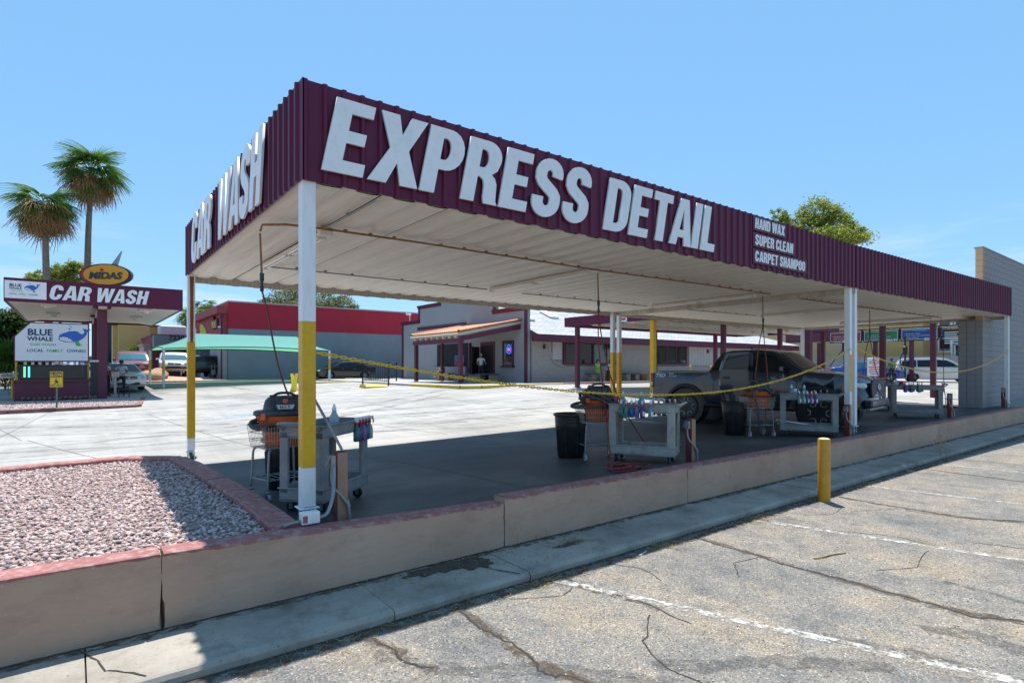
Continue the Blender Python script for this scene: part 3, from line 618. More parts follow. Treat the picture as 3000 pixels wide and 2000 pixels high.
FP = {n: fascia_panel(n) for n in (5, 1, 2, 3, 4)}
sm = MB(); sm.cyl((0, .004, 0), (0, -.005, 0), .007, .006, 8); SCREW = sm.mesh('screw', screw_m)
def clad(parent, p0, ang, length, screws=True):
    n = int(round(length/PITCH)); u = Vector((math.cos(ang), math.sin(ang), 0)); i = 0
    while i < n:
        k = min(5, n-i); o = link('fascia_panel', FP[k], parent, Vector(p0)+u*(i*PITCH), ang)
        if screws:
            for z in (.14, .80):
                for j in ([1, 3] if k == 5 else []): link('screw', SCREW, o, (j*PITCH+.105, 0, z))
        i += k
    return n*PITCH
def deck_panel(W, length):
    """two-wave ceiling pan, local x across, y along; waves bulge downwards"""
    prof = []; h = W/2
    for i in range(2):
        x = i*h
        prof += [(x, .04), (x+.06, .034), (x+.12, .004), (x+.17, 0), (x+h-.09, 0), (x+h-.04, .008)]
    prof[0] = (.004, .052); prof.append((W-.004, .05)); mb = MB()
    mb.add([(p[0], y, p[1]) for p in prof for y in (0, length)], [(2*i, 2*i+1, 2*i+3, 2*i+2) for i in range(len(prof)-1)])
    mb.add([(p[0], y, p[1]+.02) for p in prof for y in (0, length)], [(2*i+2, 2*i+3, 2*i+1, 2*i) for i in range(len(prof)-1)])
    return mb.mesh('ceiling_panel', pan_white)
def scallop_trim(W, h):
    mb = MB(); prof = [(0,.05),(.06,.045),(.12,.015),(.17,.01),(W-.09,.01),(W-.04,.02),(W,.05)]
    mb.add([(p[0], 0, z) for p in prof for z in (-h-p[1]*.25, .06)], [(2*i, 2*i+2, 2*i+3, 2*i+1) for i in range(len(prof)-1)])
    mb.add([(p[0], .012, z) for p in prof for z in (-h-p[1]*.25, .06)], [(2*i+1, 2*i+3, 2*i+2, 2*i) for i in range(len(prof)-1)])
    mb.add([(p[0], y, -h-p[1]*.25) for p in prof for y in (0, .012)], [(2*i, 2*i+1, 2*i+3, 2*i+2) for i in range(len(prof)-1)])
    return mb.mesh('edge_trim', edge_beige)
def post(parent, x, y, zt, bands, w=.118, base=None, streak=False):
    """square post; bands = [(z0, z1, material)], stands on bolts over a drain pipe"""
    zb = float(gz(x, y)); zp = zb+.155
    for i, (a, b, m) in enumerate(bands):
        a = zp+.012 if a is None else a; b = zt if b is None else b; mb = MB(); mb.cb((0, 0, (a+b)/2), (w+(.0008*(i % 2)), w+(.0008*(i % 2)), b-a), .006); mb.build('post' if i == 0 else 'post_paint_band', m, parent, (x-parent.location.x, y-parent.location.y, -parent.location.z))
    mb = MB(); mb.cb((0, 0, zp), (w+.055, w+.055, .014), .004)
    for a in (-1, 1):
        for b in (-1, 1): mb.cyl((a*w*.42, b*w*.42, zb), (a*w*.42, b*w*.42, zp+.03), .008, None, 6)
    L_ = (x-parent.location.x, y-parent.location.y, -parent.location.z)
    mb.build('base_plate', post_white, parent, L_)
    mb = MB(); mb.tube(smooth([(0, 0, zb+.14), (.0, 0, zb+.09), (.02, 0, zb+.04), (.09, .0, zb+.025)]), .036, 10); mb.build('drain_pipe', pvc_green, parent, L_)
SEAM = {}
for d_ in (6.94, 7.0):
    mb = MB(); mb.bx(-.010, .010, .01, d_-.05, .030, .046); SEAM[d_] = mb.mesh('panel_seam', seam_dark)
def canopy(name, label, p0, p1, depth, left_fascia):
    ang = math.atan2(p1[1]-p0[1], p1[0]-p0[0]); L_ = math.hypot(p1[0]-p0[0], p1[1]-p0[1])
    root = thing(name, label, 'canopy', (p0[0], p0[1], .5)); z = -.5
    u = Vector((math.cos(ang), math.sin(ang), 0)); v = Vector((-u.y, u.x, 0))
    clad(root, (0, 0, ZB+z), ang, L_)
    if left_fascia: clad(root, tuple(v*depth)[:2]+(ZB+z,), ang-R(90), depth)
    W = .75; n = int(L_/W); W = (L_-.06)/n; me = deck_panel(W, depth-.03); tr = scallop_trim(W/2, .10)
    for i in range(n):
        o = link('ceiling_panel', me, root, u*(.03+i*W)+v*.02+Vector((0, 0, 3.648+z)), ang)
        link('panel_seam', SEAM[depth], o, (0, 0, 0)) if depth in SEAM else None
        for j in range(2): link('edge_trim', tr, o, (j*W/2, depth-.02, 0))
    rf = MB(); rf.bx(-.12 if not left_fascia else .014, L_-.02, .014, depth-.03, 3.735+(.04 if not left_fascia else 0), 3.765+(.04 if not left_fascia else 0)); rf.build('roof_sheet', pan_white, root, (0, 0, z), ang)
    for b0, b1 in ((depth*.30, depth*.30+.05), (depth*.72, depth*.72+.05)):
        mb = MB(); mb.bx(.05, L_-.05, b0, b1, 3.71, 3.733); mb.build('purlin', pan_white, root, (0, 0, z), ang)
    if left_fascia:
        mb = MB(); mb.bx(0.012, .024, 0.02, depth, ZB+.001, ZB+.10); mb.build('inner_flange', edge_beige, root, (0, 0, z), ang)
    e = MB(); e.bx(L_-.022, L_-.01, 0.02, depth, 3.55, 3.73); e.build('end_trim', edge_beige, root, (0, 0, z), ang)
    if not left_fascia:
        e = MB(); e.bx(.01, .022, 0.02, depth, 3.55, 3.73); e.build('end_trim', edge_beige, root, (0, 0, z), ang)
    return root, u, v, ang, L_
Y1, W1 = None, [(None, None)]
wy = lambda a, b: [(None, a, post_white), (a, b, post_yellow), (b, None, post_white)]
CA, ua, va, anga, La = canopy('detail_canopy', 'maroon corrugated canopy lettered in white with its corner post by the gravel bed', (1.635, 5.285), (13.36, 5.24), 6.94, True)
CBN, ub, vb, angb, Lb = canopy('detail_canopy', 'plain maroon corrugated canopy without lettering running up to the grey block wall', (13.40, 5.238), (24.83, 4.90), 7.0, False)
ZT_ = 3.74
post(CA, 1.715, 5.375, ZT_, wy(1.02, 2.37), .125)
post(CA, 1.72, 12.14, ZT_, wy(.62, 2.42), .125)
post(CA, 13.27, 5.34, ZT_, [(None, None, post_white)]); post(CA, 13.25, 12.12, ZT_, [(None, 2.40, post_yellow), (2.40, None, post_white)])
post(CBN, 13.52, 5.34, ZT_, [(None, None, post_white)]); post(CBN, 13.56, 12.14, ZT_, [(None, 2.40, post_yellow), (2.40, None, post_white)])
post(CBN, 24.70, 5.02, ZT_, [(None, None, post_white)]); post(CBN, 24.9, 11.85, ZT_, [(None, 2.42, post_yellow), (2.42, None, post_white)])
mb = MB(); mb.bx(-.0605, .054, -.0612, -.0598, 1.42, 2.22); mb.build('post_paint_band', post_yellow, CA, (13.27-1.635, 5.34-5.285, -.5))
mb = MB(); mb.bx(.0598, .0612, -.03, .05, 1.65, 2.25); mb.build('post_paint_band', post_yellow, CBN, (24.70-13.40, 5.02-5.238, -.5))
mb = MB(); vs_ = []
for k in range(19):
    zz = 3.64-k*.068; ww = .034-.008*(k/18)+random.uniform(-.004, .004); vs_ += [(-ww+.006, -.0635, zz), (ww+.004, -.0635, zz)]
mb.add(vs_, [(2*k, 2*k+2, 2*k+3, 2*k+1) for k in range(18)]); mb.build('rust_stain', rust, CA, (1.72-1.635, 12.14-5.285, -.5))
# lettering
cut_letters('EXPRESS', .71, 3.42, letter_white, CA, (1.80-1.635, -.042, 3.775-.5), anga, .012)
cut_letters('DETAIL', .71, 2.53, letter_white, CA, (5.52-1.635, -.046, 3.772-.5), anga, .012)
cut_letters('CAR', .80, 1.78, letter_white, CA, (-.042, 11.18-5.285, 3.725-.5), anga-R(90), .012)
cut_letters('WASH', .80, 2.42, letter_white, CA, (-.042, 8.93-5.285, 3.725-.5), anga-R(90), .012)
for s_, w_, z_ in (('HAND WAX', 1.0, 4.335), ('SUPER CLEAN', 1.31, 4.052), ('CARPET SHAMPOO', 1.77, 3.77)):
    mb = MB(); mb.bx(-.05, w_+.08, -.06, -.04, -.035, .215); sp = mb.build('sign_panel', maroon, CA, (9.26-1.635, -.008, z_-.5), anga)
    cut_letters(s_, .182, w_, letter_white, sp, (0, -.066, 0), 0, .004, .08, .05, .25)
# lamps under the deck
def lamp(parent, x, y, L_, z=3.605):
    o = MB(); o.cb((0, L_/2, .03), (.09, L_, .05), .008); h = o.build('lamp_housing', pan_white, parent, (x-parent.location.x, y-parent.location.y, z-.02-parent.location.z))
    for dx in (-.03, .03):
        for k in range(2): t = MB(); t.cyl((dx, .06+k*L_/2, -.012), (dx, L_/2-.06+k*L_/2, -.012), .017, None, 10); t.build('lamp_tube', tube_white, h)
    for k in (0, L_/2, L_): t = MB(); t.cb((0, min(max(k, .02), L_-.02), -.012), (.11, .035, .05), .006); t.build('socket', pan_white, h)
lamp(CA, 2.45, 7.1, 2.75); lamp(CA, 7.04, 7.0, 2.9); lamp(CA, 12.45, 7.0, 2.95); lamp(CBN, 17.6, 6.8, 2.9); lamp(CBN, 22.9, 6.6, 2.9)
mb = MB(); mb.cb((0, 0, 0), (.16, .12, .10), .01); mb.build('junction_box', pan_white, CA, (2.40-1.635, 6.86-5.285, 3.59-.5))
# supply pipe with clips and conduits
def pipe(parent, pts, r, mat, clips=0, name='supply_pipe'):
    o = parent.location; mb = MB(); q = [(p[0]-o.x, p[1]-o.y, p[2]-o.z+.045) for p in pts]; mb.tube(q, r, 8)
    if clips:
        for a, b in zip(q[:-1], q[1:]):
            a = Vector(a); b = Vector(b); n = int((b-a).length/clips)
            for k in range(1, n+1):
                p = a.lerp(b, k/(n+1)); mb.cb((p.x, p.y, p.z+.012), (.045, .035, .035), .005)
    return mb.build(name, mat, parent)
pipe(CA, [(1.70,7.02,3.48),(1.72,7.0,3.555),(1.95,6.86,3.565),(2.3,6.78,3.56),(3.6,6.77,3.565),(7.0,6.82,3.56),(9.8,6.75,3.57),(12.55,6.70,3.565)], .014, rusty_pipe, .42)
pipe(CBN, [(13.5,6.70,3.565),(16.9,6.62,3.565),(19,6.55,3.565),(23.2,6.40,3.565)], .014, rusty_pipe, .42)
pipe(CA, [(2.5,9.95,3.57),(4.5,10.0,3.575),(7.0,10.0,3.57)], .011, galv, .6, 'conduit'); pipe(CA, [(8,10.05,3.57),(12.4,10.1,3.57)], .011, galv, .6, 'conduit')
pipe(CA, [(2.38,5.33,3.57),(2.38,6.8,3.57)], .012, galv, .9, 'conduit'); pipe(CBN, [(13.7,10.0,3.57),(17.5,9.8,3.57)], .011, galv, .6, 'conduit')
# ---------------------------------------------------------------- chains strung between the front posts
lk = MB(); pts = [(math.cos(t)*.0125+(.018 if math.cos(t) > 0 else -.018), math.sin(t)*.0135, 0) for t in [2*math.pi*(i+.5)/10 for i in range(10)]]
lk.tube(pts, .0062, 5, True); LINK = lk.mesh('chain_link', M('yellow_plastic_chain', (.78,.48,.015), .4, var=.1, scale=30))
def chain(label, a, b, sag, skew=0):
    a = Vector(a); b = Vector(b); ch = thing('barrier_chain', label, 'chain', a, 0, 'barrier chains between the canopy posts')
    f = lambda t: a.lerp(b, t)-Vector((0, 0, sag*4*t*(1-t)*(1+skew*(t-.5))))
    n = 2400; P = [f(i/n) for i in range(n+1)]; s = 0; step = .0475; nxt = step/2; k = 0
    for i in range(n):
        dl = (P[i+1]-P[i]).length
        while s+dl >= nxt:
            p = P[i].lerp(P[i+1], (nxt-s)/dl); d = (P[i+1]-P[i]).normalized()
            o = bpy.data.objects.new('chain_link', LINK); C.objects.link(o); o.parent = ch
            q = d.to_track_quat('X', 'Z').to_matrix().to_4x4() @ Matrix.Rotation(R(90*(k % 2)+random.uniform(-22, 22)+20), 4, 'X')
            o.matrix_local = Matrix.Translation(p-a) @ q; nxt += step; k += 1
        s += dl
chain('yellow chain sagging from the corner post to the paired middle posts', (1.79,5.33,2.085), (13.22,5.27,2.34), .68, .32)
chain('yellow chain sagging from the paired middle posts to the last post by the block wall', (13.58,5.27,2.34), (24.64,4.96,2.50), .62, .1)
# ---------------------------------------------------------------- hose drops
hose_red = M('red_rubber_hose', (.24,.025,.022), .5, var=.15, scale=20); hose_black = M('black_rubber', (.018,.018,.02), .55, var=.2, scale=20)
hose_maroon = M('dark_red_hose', (.12,.02,.016), .5, var=.15, scale=20)
def drop(label, top, lines, mats, zc=3.05, gr='air hoses hanging from the canopy pipe'):
    t = Vector(top); h = thing('air_hose', label, 'hose', t, 0, gr)
    m = MB(); m.tube([(0, 0, 0), (.01, .0, -(t.z-zc)*.5), (.02, 0, zc-t.z)], .012, 7); m.build('drop_hose', rusty_pipe, h)
    m = MB(); m.cyl((.02, 0, zc-t.z+.06), (.02, 0, zc-t.z-.03), .024, None, 8); m.cyl((.02, 0, zc-t.z-.03), (.02, 0, zc-t.z-.09), .016, None, 8); m.cyl((.02, 0, zc-t.z-.09), (.02, 0, zc-t.z-.15), .022, None, 8); m.build('coupling', steel_dark, h)
    for ln, mm in zip(lines, mats):
        m = MB(); m.tube(smooth([(.02, 0, zc-t.z-.14)]+[tuple(Vector(p)-t) for p in ln], 8), .0105, 7); m.build('hose_line', mm, h)
# ---------------------------------------------------------------- work carts, vacuums, bottles, bins
cart_grey = M('grey_structural_plastic', (.20,.205,.21), .6, var=.12, scale=5, dirt=((.36,.35,.33), .6, 7), bump=.2, bscale=60)
cart_beige = M('beige_structural_plastic', (.36,.345,.31), .6, var=.12, scale=5, dirt=((.14,.12,.10), .65, 6), bump=.2, bscale=60)
rubber = M('caster_rubber', (.02,.02,.021), .7, var=.2, scale=12); wheel_pale = M('caster_pale', (.45,.46,.47), .5, var=.1, scale=10)
chrome_wire = M('zinc_wire', (.50,.50,.49), .35, .85, var=.1, scale=10); vac_orange = M('vacuum_orange', (.60,.115,.018), .5, var=.08, scale=6, dirt=((.25,.08,.03), .5, 9))
vac_black = M('vacuum_black', (.022,.024,.028), .45, var=.2, scale=8, dirt=((.09,.09,.09), .6, 9)); bin_black = M('bin_black', (.016,.017,.02), .42, var=.2, scale=5, dirt=((.06,.06,.06), .5, 8))
plate_silver = M('plate_silver', (.5,.52,.54), .35, .5, var=.05); red_trig = M('trigger_red', (.50,.012,.02), .4, var=.05); white_pl = M('white_plastic', (.74,.75,.76), .4, var=.04)
lab_white = M('label_white', (.72,.73,.74), .55, var=.05, scale=20); lab_yellow = M('label_yellow', (.62,.45,.03), .55, var=.05); lab_red = M('label_red', (.45,.03,.03), .55, var=.05); lab_blue = M('label_blue', (.03,.08,.32), .55, var=.05)
def liquid(name, c): return M('liquid_'+name, c, .22, var=.04, scale=6, trans=.35, spec=.5)
LQ = {k: liquid(k, v) for k, v in dict(teal=(.02,.22,.20), green=(.10,.32,.22), blue=(.01,.16,.34), aqua=(.18,.40,.42), purple=(.16,.04,.30), lilac=(.25,.19,.36), clear=(.50,.56,.60), white=(.66,.68,.70), pink=(.55,.03,.12), navy=(.03,.05,.2), palegreen=(.32,.42,.32)).items()}
def caster(parent, x, y, r=.055, mat=None, name='caster'):
    m = MB(); m.cyl((x-.015, y, r), (x+.015, y, r), r, None, 14); c = m.build(name, mat or rubber, parent)
    f = MB(); f.cb((x, y, r*2+.012), (.05, .05, .02), .004); f.bx(x-.024, x-.019, y-.02, y+.02, r*.7, r*2+.01); f.bx(x+.019, x+.024, y-.02, y+.02, r*.7, r*2+.01); f.cyl((x-.026, y, r), (x+.026, y, r), .008, None, 8); f.build('fork', galv, c)
def tray(mb, L_, W_, z0_, z1_, t=.02, fl=.025):
    mb.bx(-L_/2, L_/2, -W_/2, W_/2, z0_, z0_+t)
    for a in (-1, 1):
        mb.cb((a*(L_/2-t/2), 0, (z0_+z1_)/2), (t, W_, z1_-z0_), .006); mb.cb((0, a*(W_/2-t/2), (z0_+z1_)/2+.0005), (L_-2*t, t, z1_-z0_-.001), .006)
        mb.cb((a*(L_/2), 0, z1_-.008), (.03, W_+.03, .016), .005); mb.cb((0, a*W_/2, z1_-.0085), (L_+.028, .03, .016), .005)
def utility_cart(label, loc, rz, mat, L_=1.0, W_=.5, H=.90):
    c = thing('utility_cart', label, 'cart', loc, rz, 'plastic work carts under the canopy')
    m = MB(); tray(m, L_, W_, H-.13, H); m.build('top_tray', mat, c); m = MB(); tray(m, L_, W_, .13, .27); m.build('bottom_tray', mat, c)
    for a in (-1, 1):
        for b in (-1, 1):
            m = MB(); m.cb((a*(L_/2-.055), b*(W_/2-.022), (H+.14)/2), (.11, .04, H-.27), .008); m.cb((a*(L_/2-.018), b*(W_/2-.06), (H+.14)/2+.0005), (.036, .08, H-.272), .008); m.build('leg', mat, c)
            caster(c, a*(L_/2-.1), b*(W_/2-.08))
    m = MB(); m.tube(smooth([(-L_/2, -W_/2+.05, H-.05), (-L_/2-.10, -W_/2+.06, H+.02), (-L_/2-.12, 0, H+.03), (-L_/2-.10, W_/2-.06, H+.02), (-L_/2, W_/2-.05, H-.05)], 5), .016, 8); m.build('handle', mat, c)
    return c
def hose_ribbed(mb, pts, r=.024, k=10):
    P = smooth(pts, k); mb.tube(P, r, 9, rf=lambda t, n=len(P): 1+.07*math.sin(t*n*2.2))
def basket_cart(label, loc, rz, L_=.62, W_=.42, vac=True, tilt=0):
    c = thing('basket_cart', label, 'cart', loc, rz, 'wire basket carts carrying vacuums')
    zb, zt = .60, .86
    for a in (-1, 1):
        for s_ in range(int(L_/.035)+1):
            x = -L_/2+s_*L_/int(L_/.035); m = None
    w = MB()
    for k in range(19):
        x = -L_/2+L_*k/18
        for b in (-1, 1): w.cyl((x*.9, b*W_*.44, zb), (x, b*W_/2, zt), .0028, None, 4, False)
    for k in range(13):
        y = -W_/2+W_*k/12
        for a in (-1, 1): w.cyl((a*L_*.45, y*.88, zb), (a*L_/2, y, zt), .0028, None, 4, False)
    w.build('wire_uprights', chrome_wire, c)['kind'] = 'stuff'
    for z in (zb, zb+.09, zb+.17):
        f = .9+.1*(z-zb)/(zt-zb); x, y = L_/2*f, W_/2*(.88+.12*(z-zb)/(zt-zb)); q = MB(); q.tube([(-x+.03,-y,z),(x-.03,-y,z),(x,-y+.03,z),(x,y-.03,z),(x-.03,y,z),(-x+.03,y,z),(-x,y-.03,z),(-x,-y+.03,z)], .004, 6, True); q.build('basket_ring', chrome_wire, c)
    q = MB(); x, y = L_/2, W_/2; q.tube([(-x+.04,-y,zt),(x-.04,-y,zt),(x,-y+.04,zt),(x,y-.04,zt),(x-.04,y,zt),(-x+.04,y,zt),(-x,y-.04,zt),(-x,-y+.04,zt)], .016, 8, True); q.build('basket_rim', vac_black, c)
    fl = MB()
    for k in range(9): yy = -W_*.42+W_*.84*k/8; fl.cyl((-L_*.44, yy, zb), (L_*.44, yy, zb), .003, None, 4, False)
    fl.build('basket_floor', chrome_wire, c)
    for a in (-1, 1):
        for b in (-1, 1):
            m = MB(); m.tube(smooth([(a*L_*.34, b*W_*.38, zb-.01), (a*L_*.40, b*W_*.42, zb-.04), (a*L_*.42, b*W_*.43, .4), (a*L_*.44, b*W_*.45, .13)], 5), .013, 8); m.build('leg', galv, c); caster(c, a*L_*.44, b*W_*.45, .05, wheel_pale)
    m = MB(); x, y = L_*.43, W_*.44
    for p, q_ in (((-x,-y),(x,-y)), ((x,-y),(x,y)), ((x,y),(-x,y)), ((-x,y),(-x,-y))): m.cyl(p+(.24,), q_+(.24,), .011, None, 7)
    for k in range(7): m.cyl((-x+2*x*k/6, -y, .245), (-x+2*x*k/6, y, .245), .004, None, 5)
    m.build('bottom_rack', galv, c)
    return c
def vacuum(label, loc, rz, badge=False, hoses=None):
    v = thing('shop_vacuum', label, 'vacuum', loc, rz, 'orange and black shop vacuums')
    m = MB(); m.lathe([(.185,0),(.20,.02),(.215,.16),(.235,.22),(.285,.32),(.295,.355)], 24, ex=1.08, ey=.86); m.build('tub', vac_orange, v)
    m = MB(); m.lathe([(.30,.345),(.312,.352),(.312,.39),(.295,.402),(.22,.41)], 24, ex=1.08, ey=.86); m.build('lid_rim', vac_black, v)
    m = MB(); m.lathe([(.222,.405),(.215,.46),(.20,.52),(.17,.555),(.10,.57),(.001,.572)], 20, ex=1.05, ey=.80); m.build('motor_head', vac_black, v)
    for a in (-1, 1):
        m = MB(); m.prism([(-.17,.40),(.17,.40),(.15,.5),(.10,.575),(-.06,.585),(-.13,.54)], 'x', a*.135-.022, a*.135+.022); m.build('handle_fin', vac_black, v)
    m = MB(); m.tube(smooth([(-.13, 0, .56), (-.06, 0, .60), (.06, 0, .60), (.13, 0, .56)], 4), .016, 8); m.build('carry_handle', vac_black, v)
    for a in (0, 1, 2, 3):
        t = R(90*a+45); m = MB(); m.cb((.31*math.cos(t)*1.06, .31*math.sin(t)*.86, .34), (.03, .07, .08), .008, t); m.build('latch', vac_orange, v)
    m = MB(); m.cb((0, -.185, .515), (.055, .03, .05), .006); m.build('switch', vac_orange, v)
    if badge:
        m = MB(); m.prism([(-.10,.475),(.10,.475),(.075,.425),(-.075,.425)], 'y', -.212, -.196); p = m.build('badge', plate_silver, v)
        text('N', .05, vac_black, p, (-.062, -.2135, .431), 0, ext=.001, bold=.03); text('X', .05, vac_orange, p, (-.02, -.2135, .431), 0, ext=.001, bold=.03); text('T', .05, vac_black, p, (.022, -.2135, .431), 0, ext=.001, bold=.03)
    for h in (hoses or []):
        m = MB(); hose_ribbed(m, h); m.build('suction_hose', M('suction_hose_grey', (.055,.058,.062), .55, var=.15, scale=20), v)
    return v
def on(loc, rz, x, y, z):
    c, s = math.cos(rz), math.sin(rz); return (loc[0]+x*c-y*s, loc[1]+x*s+y*c, loc[2]+z)
BM = {}
def bottle(kind, col, label, loc, rz, group=None, prints=None):
    nm = {'spray': 'spray_bottle', 'jug': 'refill_bottle', 'can': 'aerosol_can', 'squeeze': 'squeeze_bottle', 'round': 'round_jug'}[kind]
    b = thing(nm, label, 'bottle' if kind not in ('can', 'round') else ('can' if kind == 'can' else 'jug'), loc, rz, group)
    def P(key, mk, mat, par=b):
        k = (kind, key, mat.name)
        if k not in BM: m = MB(); mk(m); BM[k] = m.mesh(key, mat)
        return link(key, BM[k], par)
    if kind == 'spray':
        P('body', lambda m: m.lathe([(.033,0),(.038,.006),(.039,.11),(.034,.135),(.016,.17),(.014,.185)], 14), LQ[col]); P('collar', lambda m: m.lathe([(.018,.183),(.019,.187),(.019,.205),(.016,.207)], 12), red_trig)
        P('spray_head', lambda m: (m.cb((-.004,0,.235), (.05,.024,.06), .008), m.cb((.034,0,.252), (.04,.02,.022), .005)), white_pl); P('trigger', lambda m: m.tube(smooth([(.03,0,.24),(.045,0,.225),(.05,0,.205),(.042,0,.185)], 4), .008, 6), red_trig)
        if prints: 
            for i, mm in enumerate(prints): P('label_%d' % i if False else 'print', lambda m, i=i: m.add([(.0395*math.cos(a), .0395*math.sin(a), z) for a in [R(t) for t in range(-160+i*70, -160+i*70+71, 10)] for z in (.03, .10)], [(2*k, 2*k+2, 2*k+3, 2*k+1) for k in range(7)], True), mm) if i == 0 else link('print', _print(i, mm), b)
    elif kind == 'jug':
        P('body', lambda m: m.lathe([(.05,0),(.055,.01),(.055,.13),(.048,.16),(.026,.20),(.022,.235)], 16), LQ[col]); P('cap', lambda m: m.lathe([(.024,.23),(.024,.255),(.014,.262),(.012,.29),(.009,.295)], 12), white_pl)
    elif kind == 'can':
        P('body', lambda m: m.lathe([(.032,0),(.033,.004),(.033,.15),(.028,.16)], 14), LQ[col]); P('cap', lambda m: m.lathe([(.034,.158),(.034,.205),(.03,.21)], 14), red_trig if col == 'navy' else white_pl)
    elif kind == 'squeeze':
        P('body', lambda m: m.lathe([(.03,0),(.032,.005),(.032,.11),(.022,.135)], 14), LQ[col]); P('cap', lambda m: m.lathe([(.016,.133),(.014,.15),(.005,.16),(.003,.195)], 10), white_pl)
    else:
        P('body', lambda m: m.lathe([(.07,0),(.078,.015),(.080,.09),(.072,.14),(.045,.17),(.034,.175)], 18), LQ[col]); P('cap', lambda m: m.lathe([(.04,.172),(.042,.178),(.042,.21),(.035,.215)], 14), red_trig)
    return b
PM = {}
def _print(i, mm):
    k = (i, mm.name)
    if k not in PM:
        m = MB(); m.add([(.0397*math.cos(a), .0397*math.sin(a), z) for a in [R(t) for t in range(-160+i*70, -160+i*70+71, 10)] for z in (.03, .10)], [(2*q, 2*q+2, 2*q+3, 2*q+1) for q in range(7)], True); PM[k] = m.mesh('print', mm)
    return PM[k]
def trash_can(label, loc, s=1):
    t = thing('trash_can', label, 'trash can', loc, random.uniform(0, 1), 'black trash cans by the carts')
    m = MB(); m.lathe([(.20,0),(.215,.005),(.255,.50),(.262,.52),(.262,.56),(.272,.70)], 28); m.xf(Matrix.Scale(s, 4)); m.build('body', bin_black, t)
    m = MB(); m.lathe([(.272,.695),(.292,.70),(.292,.735),(.276,.74),(.262,.70)], 28, caps=False); m.lathe([(.001,.66),(.262,.66)], 28, caps=False); m.xf(Matrix.Scale(s, 4)); m.build('rim', bin_black, t)
    for a in (0, math.pi):
        m = MB(); m.cb((.285*math.cos(a), .285*math.sin(a), .63), (.04, .13, .05), .01, a); m.xf(Matrix.Scale(s, 4)); m.build('handle', bin_black, t)
    for k in range(8):
        a = R(45*k+20); m = MB(); m.cyl((.235*math.cos(a), .235*math.sin(a), .08), (.258*math.cos(a), .258*math.sin(a), .48), .008, .008, 5); m.xf(Matrix.Scale(s, 4)); m.build('rib', bin_black, t)
    return t
wood_red = M('wood_red_paint', (.16,.03,.028), .75, var=.2, scale=5, dirt=((.25,.15,.1), .5, 9), stretch=(1, 1, .3)); wood_tan = M('wood_tan_paint', (.36,.20,.13), .75, var=.2, scale=5, dirt=((.16,.06,.05), .5, 7), stretch=(1, 1, .3))
def wood_post(label, x, y, h=.66):
    p = thing('outlet_post', label, 'post', G(x, y), 0, 'stubby outlet posts along the wall')
    m = MB(); m.mi = 0; m.cb((0, 0, h/2), (.10, .11, h), .005); o = m.build('timber', [wood_red], p)
    m = MB(); m.bx(-.048, .048, -.0565, -.0552, .002, h-.006); m.build('front_paint', wood_tan, p)
    m = MB(); m.cb((-.075, 0, h-.09), (.05, .075, .12), .006); b = m.build('outlet_box', galv, p); m = MB(); m.prism([(-.10,-.03),(-.095,-.03),(-.15,.0-.12),(-.155,-.12)], 'y', -.035, .035); m.xf(Matrix.Translation((0, 0, h))); m.build('box_cover', galv, b)
    m = MB(); m.tube(smooth([(-.08, -.0, h-.14), (-.085, -.02, h*.55), (.0, -.075, h*.35), (.045, -.085, .15), (.06, -.085, 0)], 5), .014, 8); m.build('conduit', galv, p)
    m = MB(); m.cyl((.03, -.075, h*.32), (.048, -.084, h*.22), .02, None, 8); m.build('fitting', galv, p)
    return p
# --- station at the corner post
uA = G(2.16, 6.12); rA = R(40); utility_cart('grey plastic work cart directly behind the white and yellow corner post', uA, rA, cart_grey, .95, .5)
bA = G(1.93, 6.98); basket_cart('wire basket cart with badge fronted vacuum, behind the corner post', bA, R(14))
vacuum('orange shop vacuum with silver badge in the basket cart behind the corner post', (bA[0]+.03, bA[1], bA[2]+.615), R(-12), True, [[(-.28,.0,.30),(-.36,-.06,.27),(-.33,-.16,.22),(-.16,-.22,.2),(.05,-.2,.19)]])
trash_can('black trash can behind the basket cart at the corner post', G(2.15, 7.55), 1)
wood_post('red and tan outlet post just inside the wall beside the corner post', 1.98, 5.235)
bottle('jug', 'clear', 'clear refill bottle standing in the tray of the cart behind the corner post', on(uA, rA, .02, -.08, .79), 0)
for i, cl in enumerate(('palegreen', 'blue', 'lilac', 'purple', 'teal')):
    bottle('spray', cl, {'palegreen':'cloudy green','blue':'blue','lilac':'lilac','purple':'purple','teal':'dark teal'}[cl]+' spray bottle hung on the cart behind the corner post', on(uA, rA, .36-.075*i+.10, -.275, .665), rA-R(90), 'spray bottles on the cart behind the corner post')
wn = MB(); wn.tube([(2.0, 5.25, 1.17), (1.90, 5.40, 1.45), (1.80, 5.56, 1.72)], .014, 8); tag(wn.build('vacuum_wand', galv), 'thin metal vacuum wand leaning between outlet post and corner post', 'wand')
# --- station with the coiled hose
uB = (7.06, 5.80, float(gz(7.06, 5.8))); rB = R(117); utility_cart('weathered beige work cart carrying spray bottles beside the coiled red hose', uB, rB, cart_beige)
bB = G(6.78, 6.55); basket_cart('wire basket cart with looped grey hose beside the coiled red hose', bB, R(-24))
vacuum('orange shop vacuum under looped hoses in the basket cart by the coiled hose', (bB[0]+.06, bB[1]+.02, bB[2]+.615), R(150), False, [[(.2,.1,.32),(.42,.18,.3),(.52,.28,.26),(.40,.34,.24),(.1,.30,.25),(-.12,.26,.23)], [(.3,-.05,.42),(.32,.1,.45),(.1,.24,.38),(-.1,.3,.28),(-.2,.25,.2)], [(.25,.0,.48),(.2,.14,.5),(.0,.26,.4),(-.15,.28,.3)]])
trash_can('black trash can left of the basket cart by the coiled red hose', G(6.60, 6.98), 1.0)
wood_post('red and tan outlet post at the end of the weathered beige work cart', 7.52, 5.28)
